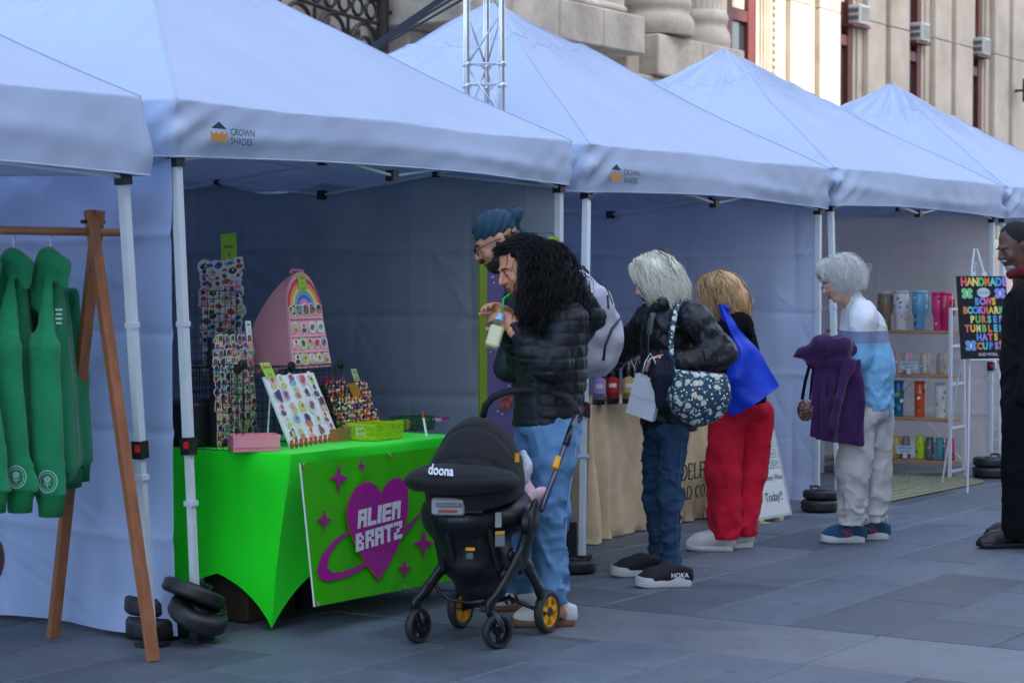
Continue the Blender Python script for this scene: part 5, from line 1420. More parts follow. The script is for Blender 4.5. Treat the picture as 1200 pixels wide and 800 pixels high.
# ================================================================ TUMBLER SHELF, EASEL, STRAW MAT
M_SHW = mat("white_metal_shelf", (.66, .68, .72), .35); M_SHB = mat("shelf_wood", srgb(172, 132, 100), .6, var=.2, vscale=6, stretch=(3, 3, 12))
S0 = ground(1113, 562); S0[2] = 0                        # front corner of the shelf unit, its length runs into the tent
SLN, SDP = 1.02, .30
def sh_(a, b, z): return S0 + PV * a + RV * b + ZV * z   # a: into the tent, b: towards the wall
shelf = thing("ladder_shelf", "white metal ladder shelf with four wooden boards", "shelf", sh_(SLN / 2, SDP / 2, 0))
SHZ = [.13, .445, .765, 1.09]
for a in (0, SLN):
    for b_ in (0, SDP):
        MB().bar(sh_(a, b_, 0), sh_(a, b_ if b_ == 0 else b_ - .06, 1.26), .022, .022, up=RV).build("post", M_SHW, shelf)
    for z in (.06, .38, .70, .98, 1.25): MB().bar(sh_(a, .012, z), sh_(a, SDP - .012 - .05 * z, z), .018, .018).build("rung", M_SHW, shelf)
for z in SHZ: MB().box(sh_(SLN / 2, SDP / 2 - .012, z - .013), (SLN - .03, SDP - .07, .024), ax=(PV, RV, ZV), bev=.003).build("shelf_board", M_SHB, shelf)
MB().bar(sh_(0, SDP, .1), sh_(SLN, SDP, 1.1), .008, .008).build("back_brace", M_SHW, shelf)
MB().bar(sh_(0, SDP, 1.1), sh_(SLN, SDP, .1), .008, .008).build("back_brace", M_SHW, shelf)
def tumbler(px, zi, label, c1, c2, kind, h):
    """stands on board zi, where the view ray of px meets it"""
    z = SHZ[zi]; n = RV; o = sh_(0, .11, z); 
    d = ray(px, 450); d = d / d[1]; t = ((o - _C)[:2] @ n[:2]) / (d[:2] @ n[:2]); p = _C + d * t; p[2] = z + .001
    T = thing("tumbler" if kind != 'can' else "glass_cup", label, "tumbler" if kind != 'can' else "cup", p, 0, "tumblers and cups on the ladder shelf")
    m = cmat(*c1, .35, coat=.3); m2 = cmat(*c2, .4)
    sc = h / .255
    if kind == 'big':
        prof = [(.034, 0), (.036, .004), (.037, .09), (.044, .105), (.050, .12), (.051, .225), (.047, .232)]
        b = MB(); b.lathe([(r * sc, z_ * sc) for r, z_ in prof], p, 22); b.build("body", m, T, autos=50)
        b = MB(); b.lathe([(.049 * sc, .232 * sc), (.050 * sc, .245 * sc), (.044 * sc, .252 * sc), (.01, .255 * sc)], p, 22); b.build("lid", m2 if kind != 'x' else m, T, autos=40)
        b = MB(); hx = RV * .055 * sc + PV * -.02; b.tube([p + hx * .85 + ZV * .20 * sc, p + hx * 1.5 + ZV * .20 * sc, p + hx * 1.6 + ZV * .15 * sc, p + hx * 1.5 + ZV * .10 * sc, p + hx * .8 + ZV * .10 * sc], .008 * sc, 8); b.build("handle", m2, T, smooth=True)
        r0 = .051 * sc
    elif kind == 'flask':
        b = MB(); b.lathe([(.036, 0), (.038, .005), (.038, h * .50), (.041, h * .52), (.041, h * .9), (.036, h * .93)], p, 22); b.build("body", m, T, autos=50)
        b = MB(); b.lathe([(.040, h * .93), (.041, h * .985), (.034, h)], p, 22); b.build("lid", m2, T, autos=40)
        b = MB(); b.tube([p + RV * .04 + ZV * h * .88, p + RV * .066 + ZV * h * .86, p + RV * .062 + ZV * h * .66, p + RV * .04 + ZV * h * .64], .006, 6); b.build("handle", m2, T, smooth=True)
        r0 = .041
    else:
        b = MB(); b.lathe([(.030, 0), (.034, .006), (.036, h * .12), (.036, h * .78), (.031, h * .88), (.032, h), (.029, h), (.029, h * .9)], p, 20); b.build("body", m, T, autos=50)
        r0 = .0365
    # printed decorations
    r = random.Random(px * 7 + zi); a0 = math.atan2(-p[1], -p[0])
    for k in range(7):
        a = a0 + r.uniform(-1.1, 1.1); zz = h * (r.uniform(.55, .85) if kind == 'big' and k < 5 else r.uniform(.12, .36) if kind == 'big' else r.uniform(.15, .75)); rr = r0 if zz > h * .45 or kind == 'can' else r0 * (.735 if kind == 'big' else .93)
        nrm = np.array([math.cos(a), math.sin(a), 0]); tx = np.array([-nrm[1], nrm[0], 0]); c = p + nrm * (rr + .0008) + ZV * zz; q = r.uniform(.007, .015) * sc
        b = MB(); b.add([c + tx * q * math.cos(x) * (1 + .3 * math.cos(3 * x)) + ZV * q * math.sin(x) * (1 + .3 * math.sin(2 * x)) - nrm * (q * math.cos(x)) ** 2 * 8 for x in np.linspace(0, 6.28, 10, endpoint=False)], [tuple(range(10))])
        b.build("decal", cmat(*r.choice([(40, 40, 46), (225, 80, 110), (250, 240, 235), (230, 170, 60), (80, 150, 90), (110, 70, 50), (90, 150, 200)]), .5), T)
W_ = (225, 222, 225)
tumbler(1037, 3, "brown patterned tumbler half hidden by the white haired woman, top shelf", (150, 120, 96), (205, 205, 205), 'big', .295)
tumbler(1055, 3, "white tumbler with black cow spots on the top shelf", W_, (190, 195, 200), 'big', .295)
tumbler(1077, 3, "light blue tumbler with a cartoonish print on the top shelf", (96, 158, 196), (120, 170, 200), 'big', .295)
tumbler(1100, 3, "pink tumbler with a magenta foot on the top shelf", (222, 60, 130), (214, 30, 104), 'big', .285)
tumbler(1107, 3, "magenta tumbler behind the pink one, at the end of the top shelf", (190, 20, 86), (190, 20, 86), 'big', .285)
for k, (px, c, nm) in enumerate(((1046, (205, 120, 130), "leftmost, beside the woman's elbow"), (1063, (196, 160, 165), "second, above the white price tag"), (1084, (190, 175, 160), "third, right of the price tag"), (1103, (170, 150, 130), "fourth, by the white post"))):
    tumbler(px, 2, "frosted glass cup on the second shelf, " + nm, c, c, 'can', .155)
tumbler(1053, 1, "teal blue flask tumbler on the third shelf", (24, 104, 138), (18, 84, 112), 'flask', .265)
tumbler(1078, 1, "orange flask tumbler on the third shelf", (226, 84, 40), (190, 60, 30), 'flask', .265)
tumbler(1102, 1, "white flask tumbler with bright prints on the third shelf", (215, 215, 212), (190, 190, 195), 'flask', .255)
for k, (px, c, nm) in enumerate(((1034, (190, 40, 60), "red"), (1041, (110, 160, 40), "green"), (1051, (200, 170, 90), "tan"), (1062, (120, 115, 110), "smoky grey"), (1079, (180, 214, 20), "acid yellow"), (1090, (90, 92, 100), "dark grey"), (1102, (60, 140, 150), "teal"), (1114, (190, 30, 90), "magenta"))):
    tumbler(px, 0, nm + " small cup on the bottom shelf", c, c, 'can', .165 if k != 4 else .175)
def shelf_tag(px, z, label):
    n = RV; o = sh_(0, .005, z); d = ray(px, 450); d = d / d[1]; t = ((o - _C)[:2] @ n[:2]) / (d[:2] @ n[:2]); p = _C + d * t; p[2] = z
    T = thing("price_tag", label, "sign", p); axp = -PV
    MB().box(p + ZV * .03, (.135, .003, .06), ax=(axp, RV, ZV)).build("card", mat("pale_blue_card", (.55, .64, .72), .5), T)
    for k, s_ in enumerate(("GLASS CUP", "1 for $15")):
        b = MB(); text_mesh(b, s_, p + ZV * (.036 - .024 * k) - RV * .002, axp, ZV, .021, .001, 'CENTER', bold=.02); b.build("lettering", cmat(60, 80, 100, .6), T)
    MB().box(p - ZV * .016, (.03, .01, .035), ax=(axp, RV, ZV)).build("clip", M_SHW, T)
shelf_tag(1065, SHZ[2] + .035, "pale price tag clipped on the second shelf"); shelf_tag(1061, SHZ[0] + .045, "pale price tag clipped on the bottom shelf")
# straw mat in front of the shelf
m0 = [ground(1000, 597), ground(1154, 565.5), ground(1108, 556), ground(985, 560)]
NM = 40; b = MB(); G = np.zeros((NM, 30, 3))
for i in range(NM):
    for j in range(30):
        u, v = i / (NM - 1), j / 29
        G[i, j] = (m0[0] * (1 - u) + m0[1] * u) * (1 - v) + (m0[3] * (1 - u) + m0[2] * u) * v + ZV * (.008 + .003 * math.sin(i * 3.1) * (j % 2))
b.grid(G)
M_STRAW = mat("straw_weave", srgb(176, 172, 132), .85, var=.2, vscale=14, col2=srgb(150, 150, 116), stretch=(1, 14, 1), bump=.4, bscale=90)
mat_o = single(b, "straw_mat", M_STRAW, "pale woven straw mat on the paving under the shelf", "mat", smooth=True)
for k in range(9):
    v = (k + .5) / 9; p0 = m0[0] * (1 - v) + m0[3] * v; p1 = m0[1] * (1 - v) + m0[2] * v
    MB().bar(p0 + ZV * .0135, p1 + ZV * .0135, .016, .002, up=np.array([-.6, .8, 0])).build("woven_stripe", mat("straw_stripe", srgb(146, 148, 128), .85, var=.3, vscale=40), mat_o)
# easel with black sign
EY = S0[1] - .75
eo = at(1152, 420, EY); axE = np.array([.93, .36, 0]); axE /= np.linalg.norm(axE); nE = np.cross(axE, ZV)
easel = thing("display_easel", "white metal easel holding the black handmade sign", "easel", (eo[0], eo[1], 0))
def ez(x, z, back=0.0): return np.array([eo[0], eo[1], 0]) + axE * x + ZV * z - nE * back
zb_ = float(eo[2]); tpz = float(at(1152, 291, EY)[2])
MB().tube([ez(-.01, tpz, .10), ez(-.055, zb_ + .58, .07), ez(-.20, 0, -.12)], .0075, 8).build("front_leg", M_SHW, easel); MB().tube([ez(.01, tpz, .10), ez(.055, zb_ + .58, .07), ez(.20, 0, -.12)], .0075, 8).build("front_leg", M_SHW, easel); MB().tube([ez(0, tpz - .1, .10), ez(0, 0, .5)], .0075, 8).build("rear_leg", M_SHW, easel)
MB().tube([ez(-.14, zb_ - .008, -.04), ez(.14, zb_ - .008, -.04)], .007, 8).build("ledge_bar", M_SHW, easel)
for q in (-1, 1): MB().box(ez(q * .045, zb_ + .585, .06), (.03, .02, .03), ax=(axE, nE, ZV)).build("clip", M_WHITEC, easel)
sgW, sgH = .40, .575
sb_ = thing("handmade_sign", "black sign on the easel listing handmade goods in coloured letters", "sign", ez(0, zb_, .0))
leanE = .12; upE = ZV * math.cos(leanE) - nE * math.sin(leanE); nE2 = np.cross(axE, upE); so2 = ez(0, zb_, -.035)
MB().box(so2 + upE * sgH / 2, (sgW, .01, sgH), ax=(axE, -nE2, upE)).build("panel", cmat(20, 22, 28, .5), sb_)
LC = [(235, 110, 130), (120, 200, 120), (90, 160, 220), (240, 190, 70), (240, 130, 60), (180, 140, 220), (240, 225, 140), (110, 205, 200)]
for k, (wd, yy, szl) in enumerate((("HANDMADE", .885, .078), ("BOWS", .655, .066), ("BOOKMARKS", .548, .066), ("PURSES", .438, .066), ("TUMBLERS", .328, .066), ("HATS", .222, .066), ("CUPS", .115, .066))):
    n = len(wd); wch = min(.046 if k else .050, (sgW - .02) / n)
    for i, ch in enumerate(wd):
        b = MB(); text_mesh(b, ch, so2 + axE * ((i - (n - 1) / 2) * wch + .02) + upE * sgH * yy + nE2 * .0058, axE, upE, szl, .0008, 'CENTER', bold=.06, sx=.9 if ch not in 'M' else .7); b.build("letter", cmat(*LC[(i * 3 + k * 2) % 8], .5), sb_)
b = MB(); text_mesh(b, "AND MORE..", so2 + axE * .02 + upE * sgH * .035 + nE2 * .0058, axE, upE, .03, .0008, 'CENTER'); b.build("letter", M_WHITEC, sb_)
b = MB(); b.add([so2 + axE * (.055 * math.cos(a) + .01) + upE * (sgH * .80 + .034 * math.sin(a)) + nE2 * .0062 for a in np.linspace(0, 6.28, 20, endpoint=False)], [tuple(range(20))]); b.build("oval_badge", cmat(200, 215, 215, .5), sb_)
b = MB(); text_mesh(b, "Boutique", so2 + axE * .01 + upE * (sgH * .80 - .008) + nE2 * .0066, axE, upE, .03, .0008, 'CENTER', shear=.3); b.build("badge_script", cmat(90, 150, 160, .5), sb_)
for (x, yy, c) in ((-.125, .77, (120, 210, 140)), (.145, .77, (150, 150, 225)), (-.12, .14, (110, 160, 215)), (.155, .14, (235, 130, 110))):
    for q in (-1, 1):
        for up_ in (1, -1):
            b = MB(); c0 = so2 + axE * (x + .022 * q) + upE * (sgH * yy + .018 * up_ + .01) + nE2 * (.006 + .0003 * up_)
            b.add([c0 + axE * .024 * math.cos(a) + upE * (.021 if up_ > 0 else .017) * math.sin(a) for a in np.linspace(0, 6.28, 12, endpoint=False)], [tuple(range(12))]); b.build("bow_wing", cmat(*c, .5), sb_)
    MB().box(so2 + axE * x + upE * (sgH * yy + .01) + nE2 * .0065, (.014, .001, .03), ax=(axE, -nE2, upE)).build("bow_knot", M_WHITEC, sb_)
# ================================================================ STROLLER
M_STF = mat("stroller_fabric", (.006, .0065, .009), .9, var=.25, vscale=30, bump=.25, bscale=260, dist=.002, sheen=.04, wrk=(9, .2))
M_STP = mat("stroller_plastic", (.006, .0065, .009), .42, var=.2, vscale=18)
M_STG = mat("stroller_tube", (.10, .11, .14), .3, metal=.7)
M_YEL = mat("stroller_yellow", srgb(226, 160, 20), .4)
M_TYRE = mat("tyre_rubber", (.016, .017, .020), .65)
def K(px, py, Y): return at(px, py, Y)
sr = ground(565, 742)
stro = thing("baby_stroller", "black baby stroller with yellow rear wheels in front of the green table", "stroller", (sr[0], 8.25, 0))
LAT = np.array([.93, -.37, 0]); LAT /= np.linalg.norm(LAT); FWD = np.array([-LAT[1] * -1, LAT[0] * -1, 0]); FWD = np.array([-.37, -.93, 0])
# hood
hc = K(560, 563, 8.28)
s = SDF(hc - np.array([.30, .36, .14]), hc + np.array([.30, .34, .32]), .008)
s.ell(hc, (.186, .26, .258), 0); s.ell(hc + np.array([-.02, -.04, -.03]), (.195, .25, .20), .05)
s.ell(hc + np.array([0, .02, -.02]), (.165, .235, .232), .01, '-')
s.plane(hc + np.array([0, 0, -.07]), (.15, .1, -1))
s.disp(lambda P: .006 * np.exp(-((np.arctan2(P[..., 2] - hc[2] + .04, -(P[..., 1] - hc[1]) - .35 * (P[..., 0] - hc[0])) - 1.15) / .035) ** 2) + .005 * np.exp(-((np.arctan2(P[..., 2] - hc[2] + .04, -(P[..., 1] - hc[1]) - .35 * (P[..., 0] - hc[0])) - .55) / .03) ** 2) + .003 * fbm(P, 30, 4, 2))
s.build("hood", M_STF, stro)
# brim : padded lip that sticks out at the lower front, carrying the maker's name
bc = K(541, 562, 8.10)
s = SDF(bc - np.array([.30, .26, .13]), bc + np.array([.30, .30, .13]), .008)
s.ell(bc, (.232, .20, .072), .0)
s.ell(bc + np.array([.02, .05, -.055]), (.225, .20, .05), .02, '-')
s.disp(lambda P: .0035 * fbm(P, 26, 8, 2) + .004 * np.exp(-((P[..., 2] - bc[2] - .022) / .006) ** 2))
brim = s.build("brim", M_STF, stro)
yl = MB(); p = K(606, 536, 8.12); yl.box(p, (.018, .006, .035), rz=.6); yl.build("yellow_tab", M_YEL, stro)
# logo lettering follows the brim
lg = MB(); q = K(516, 556.5, 7.92); text_mesh(lg, "doona", q + np.array([0, -.0, 0]), np.array([.985, -.17, -.035]), np.array([.03, .2, .98]), .045, .001, 'CENTER', bold=.025, sx=.9)
vs = []
for v in lg.v:
    x, y, z = v; e = 1 - ((x - bc[0]) / .232) ** 2 - ((z - bc[2]) / .072) ** 2
    vs.append((x, bc[1] - .20 * math.sqrt(max(.02, e)) - .0125, z))
lg.v = vs; lg.build("logo_lettering", mat("logo_white", (.75, .75, .78), .5), brim)
# seat shell
sc_ = K(552, 618, 8.28)
s = SDF(sc_ - np.array([.30, .36, .36]), sc_ + np.array([.34, .38, .24]), .009)
s.ell(K(548, 602, 8.27), (.195, .25, .13), 0); s.ell(K(556, 645, 8.30), (.155, .21, .15), .06); s.ell(K(565, 682, 8.34), (.10, .16, .10), .05)
s.ell(K(600, 596, 8.30), (.10, .22, .09), .05)
s.plane(K(548, 575, 8.27), (.0, .0, 1))
s.disp(lambda P: .004 * np.sin(P[..., 2] * 60) * (np.abs(P[..., 0] - sc_[0]) < .1) + .002 * fbm(P, 40, 2, 2))
s.build("seat_shell", M_STP, stro)
# release plate, belts, labels on the back of the shell
def plate(px0, py0, px1, py1, Y, m_, name, th=.012, rz=-.35, bev=.004):
    a, b = K(px0, py0, Y), K(px1, py1, Y); c = (a + b) / 2
    return MB().box(c, (abs(b[0] - a[0]), th, abs(a[2] - b[2])), rz=rz, bev=bev).build(name, m_, stro)
M_GREYP = mat("grey_plastic", (.34, .35, .37), .45)
plate(506, 583, 545, 603, 8.02, M_GREYP, "release_plate", .04, -.12, .008); plate(510, 589, 541, 594, 7.995, cmat(120, 120, 124, .5), "grip_slot", .01, -.12); plate(513, 597, 536, 600, 7.995, cmat(170, 70, 66, .5), "red_label", .006, -.12)
plate(545, 583, 566, 601, 8.03, M_STP, "latch_box", .05, .1); plate(547, 583, 563, 587, 8.0, M_YEL, "yellow_label", .006, .1)
plate(524, 606, 545, 620, 8.06, mat("blue_tab", srgb(20, 70, 170), .5), "blue_tab", .006, -.3)
plate(580, 600, 588, 618, 8.06, cmat(150, 152, 150, .5), "printed_label", .004, .35); plate(580, 622, 592, 640, 8.08, cmat(120, 124, 130, .5), "printed_label", .004, .35); plate(580, 622, 592, 626, 8.076, M_YEL, "yellow_label", .004, .35); plate(545, 641, 557, 645, 8.08, M_YEL, "yellow_label", .004); plate(546, 647, 555, 655, 8.085, cmat(90, 92, 100, .5), "printed_label", .004)
for px in (505, 520, 556, 570):
    MB().tube([K(px, 600, 8.06), K(px + 6, 635, 8.08), K(px + 14, 668, 8.14)], .009, 6, flat=((0, 1, 0), .4)).build("belt", M_STF, stro)
MB().tube([K(548, 625, 8.09), K(548, 655, 8.1)], .022, 10, flat=((0, 1, 0), .5)).build("latch_housing", M_STP, stro)
# side pivot and arm discs
pv = K(620, 612, 8.10); MB().lathe([(.045, -.018), (.052, -.01), (.052, .012), (.044, .02), (.02, .024)], pv, 24, axis=LAT).build("pivot", M_STP, stro, autos=40)
s = SDF(pv - np.array([.14, .14, .34]), pv + np.array([.14, .16, .14]), .008)
s.chain([K(628, 590, 8.12), K(622, 612, 8.11), K(612, 650, 8.12), K(610, 668, 8.14)], [.026, .042, .036, .022], .02, flat=((LAT), .6)); s.build("side_bracket", M_STP, stro)
pl2 = K(500, 600, 8.36)
# handle loop and arms
hp = [(566, 488), (569, 475), (578, 465), (592, 459.5), (610, 456.5), (630, 456.5), (650, 459.5), (664, 465), (673, 474), (675.5, 485)]
hl = [K(x, y, 8.62 - .020 * k) for k, (x, y) in enumerate(hp)]
MB().tube(hl, [.015] * 10, 12).build("handle_grip", mat("handle_foam", (.014, .015, .019), .8, bump=.2, bscale=200), stro, smooth=True)
MB().tube([hl[-1], K(668, 505, 8.40), K(650, 556, 8.26), K(634, 598, 8.14)], .0115, 12).build("handle_arm", M_STG, stro, smooth=True)
MB().tube([K(654, 536, 8.305), K(650, 549, 8.265)], .014, 12).build("yellow_ring", M_YEL, stro)
MB().tube([K(670, 500, 8.41), K(663, 521, 8.345)], .014, 12).build("arm_collar", M_STP, stro, smooth=True)
MB().tube([hl[0], K(560, 505, 8.60), K(540, 560, 8.52), K(515, 598, 8.44)], .0115, 12).build("handle_arm", M_STG, stro, smooth=True)
# legs
def leg(pts, r, name="leg"):
    s = SDF(np.min(pts, 0) - .07, np.max(pts, 0) + .07, .006); s.chain(pts, r, .012, flat=(LAT, .62)); return s.build(name, M_STP, stro)
leg([K(540, 640, 8.24), K(520, 662, 8.19), K(500, 690, 8.15), K(487, 706, 8.13), K(486, 716, 8.13)], [.032, .03, .026, .022, .018])
leg([K(618, 630, 8.14), K(606, 658, 8.09), K(588, 690, 8.02), K(574, 708, 8.0), K(573, 718, 7.99)], [.032, .032, .028, .023, .018])
leg([K(600, 650, 8.16), K(618, 662, 8.22), K(632, 690, 8.30), K(637, 716, 8.34)], [.03, .028, .026, .02])
leg([K(556, 655, 8.30), K(548, 680, 8.40), K(544, 708, 8.47)], [.03, .026, .02])
MB().tube([K(509, 680, 8.17), K(514, 692, 8.18), K(528, 702, 8.16), K(548, 706, 8.12), K(566, 704, 8.05)], .008, 8).build("foot_bar", M_STP, stro, smooth=True)
MB().tube([K(544, 712, 8.47), K(596, 700, 8.42), K(638, 717, 8.35)], .010, 8).build("rear_axle", M_STP, stro, smooth=True)
MB().tube([K(560, 672, 8.3), K(600, 672, 8.2)], .03, 10).build("under_frame", M_STP, stro, smooth=True)
def wheel(px, py, Y, r, axis, w, yellow, spokes=5):
    c = K(px, py, Y); c[2] = r + .001; axis = np.array(axis, float); axis /= np.linalg.norm(axis)
    wo = MB().lathe([(r * .72, -w * .45), (r * .9, -w / 2), (r, -w * .25), (r, w * .25), (r * .9, w / 2), (r * .72, w * .45)], c, 32, axis=axis, cap=False).build("wheel", M_TYRE, stro, autos=50)
    MB().lathe([(r * .70, -w * .40), (r * .74, -w * .40), (r * .74, w * .40), (r * .66, w * .40), (r * .66, -w * .40)], c, 28, axis=axis, cap=False).build("rim", M_STP if not yellow else M_YEL, wo, autos=40)
    u = np.cross(axis, ZV); u /= np.linalg.norm(u); v = np.cross(u, axis)
    for k in range(spokes):
        a = 2 * math.pi * k / spokes + .4; d = u * math.cos(a) + v * math.sin(a)
        MB().bar(c + d * r * .15, c + d * r * .70, w * .55, r * (.16 if not yellow else .30), up=axis).build("spoke", M_STP if not yellow else M_YEL, wo)
    MB().lathe([(r * .22, -w * .5), (r * .24, -w * .3), (r * .24, w * .3), (r * .2, w * .5)], c, 16, axis=axis).build("hub", M_STP, wo, autos=40)
    return c
a1 = np.array([.78, -.60, .0]); a2 = np.array([.60, -.80, 0]); a3 = np.array([.86, -.50, 0])
c1 = wheel(490, 735, 8.12, .070, a1, .034, False); c2_ = wheel(583, 742, 7.99, .070, a2, .034, False, 3)
c3_ = wheel(540, 712, 8.48, .088, a3, .036, True); c4_ = wheel(641, 717, 8.36, .088, a3, .036, True)
for c, top in ((c1, K(487, 712, 8.13)), (c2_, K(574, 714, 7.99))):
    for e in (-1, 1):
        ax_ = a1 if c is c1 else a2
        MB().tube([top + ax_ * .012 * e, c + ax_ * .026 * e + ZV * .03, c + ax_ * .026 * e], [.014, .012, .010], 8).build("fork", M_STP, stro, smooth=True)
# baby in pink lying inside
baby = thing("person", "baby in a pink and white outfit lying in the black stroller", "person", K(620, 590, 8.36))
s = SDF(K(596, 625, 8.15) - .05, K(640, 545, 8.6) + .10, .006)
s.chain([K(606, 560, 8.40), K(612, 585, 8.38), K(606, 600, 8.34)], [.05, .062, .06], .03); s.chain([K(612, 580, 8.36), K(622, 585, 8.28), K(632, 577, 8.25)], [.034, .030, .024], .02); s.chain([K(606, 592, 8.34), K(617, 598, 8.25), K(612, 606, 8.22)], [.04, .034, .026], .02); s.ell(K(602, 545, 8.42), (.055, .06, .06), .02); s.ell(K(636, 574, 8.245), (.018, .016, .016), .01)
s.disp(lambda P: .002 * fbm(P, 70, 3, 2)); s.build("body", mat("pink_print_cotton", srgb(225, 150, 170), .9, col2=srgb(240, 225, 228), vscale=26), baby)
s = SDF(K(608, 575, 8.2) - .06, K(630, 530, 8.4) + .06, .006)
s.chain([K(614, 534, 8.30), K(618, 548, 8.27), K(614, 564, 8.25)], [.022, .028, .022], .02, flat=((1, 0, 0), .7)); s.disp(lambda P: .004 * fbm(P, 90, 6, 2))
s.build("muslin_cloth", mat("grey_muslin", srgb(190, 190, 198), .9, var=.3, vscale=40), None); tag(bpy.data.objects["muslin_cloth"], "crumpled grey and white cloth tucked in the side of the stroller", "cloth")
# ================================================================ PEOPLE
def unit(v): v = np.array(v, float); return v / np.linalg.norm(v)
def head(s, c, f, u, sc=1.0, jaw=1.0, nose=1.0, ears=True):
    """adds a head to the field: c centre, f facing, u crown direction"""
    f = unit(f); u = unit(np.array(u, float) - f * (np.array(u, float) @ f)); r = np.cross(f, u)
    ax = np.array([r, f, u])
    def L(x, y, z): return np.array(c) + (r * x + f * y + u * z) * sc
    s.ell(L(0, -.012, .03), np.array([.074, .093, .092]) * sc, .02, ax=ax)
    s.ell(L(0, .032, -.035), np.array([.058, .062, .082]) * sc, .03, ax=ax)
    s.ell(L(0, .052, -.098), np.array([.030 * jaw, .032, .024]) * sc, .03, ax=ax)
    s.ell(L(0, .0, -.075), np.array([.052 * jaw, .06, .04]) * sc, .03, ax=ax)
    s.ell(L(0, .080, .014), np.array([.048, .016, .012]) * sc, .012, ax=ax)
    for e in (-1, 1):
        s.ell(L(.030 * e, .097, -.010), np.array([.017, .014, .011]) * sc, .010, '-', ax=ax)
        s.ell(L(.030 * e, .083, -.011), np.array([.013, .011, .009]) * sc, .004, ax=ax)
        s.ell(L(.036 * e, .070, -.042), np.array([.022, .018, .020]) * sc, .02, ax=ax)
        if ears:
            s.ell(L(.074 * e, -.008, -.015), np.array([.010, .020, .031]) * sc, .008, ax=ax)
            s.ell(L(.083 * e, -.002, -.014), np.array([.006, .010, .017]) * sc, .004, '-', ax=ax)
    s.cone(L(0, .092, .004), L(0, .108 + .006 * nose, -.036), .008 * sc, .0125 * sc, .012)
    for e in (-1, 1): s.ell(L(.010 * e, .100, -.041), np.array([.008, .009, .007]) * sc, .008, ax=ax)
    s.ell(L(0, .091, -.066), np.array([.022, .010, .007]) * sc, .006, ax=ax); s.ell(L(0, .088, -.078), np.array([.019, .010, .007]) * sc, .006, ax=ax)
    s.ell(L(0, .100, -.072), np.array([.022, .006, .0025]) * sc, .003, '-', ax=ax)
    return L, ax
def hand(s, w, fd, back, side=1, curl=.5, sc=1.0, spread=.10, thumb=.5):
    """wrist point, pointing direction, back-of-hand direction"""
    fd = unit(fd); back = unit(np.array(back, float) - fd * (np.array(back, float) @ fd)); lat = np.cross(fd, back) * side
    w = np.array(w, float)
    s.ell(w + fd * .045 * sc, np.array([.050, .040, .017]) * sc, .015, ax=np.array([fd, lat, back]))
    s.cone(w - fd * .03 * sc, w + fd * .02 * sc, .024 * sc, .026 * sc, .015)
    for k, (o, ln) in enumerate(((.029, .068), (.010, .076), (-.010, .071), (-.028, .056))):
        p = w + (fd * (.084 - .004 * abs(k - 1)) + lat * o) * sc; d = unit(fd + lat * (o * spread * 30) * .1)
        r0 = .0093 - .0006 * (k == 3)
        for j, fr in enumerate((.44, .31, .25)):
            a = curl * (.55 if j == 0 else .95); d = unit(d * math.cos(a) - back * math.sin(a)); q = p + d * ln * fr * sc
            s.cone(p, q, r0 * sc, (r0 - .0007) * sc, .004); p = q; r0 -= .0008
    p = w + (fd * .025 + lat * .030 - back * .004) * sc; d = unit(fd * .75 + lat * .75 - back * thumb * .5)
    for j, ln in enumerate((.040, .032, .026)):
        q = p + d * ln * sc; s.cone(p, q, (.0125 - .0012 * j) * sc, (.0115 - .0012 * j) * sc, .008); p = q; d = unit(d * .9 + fd * .35 - back * thumb * .35 - lat * .25)
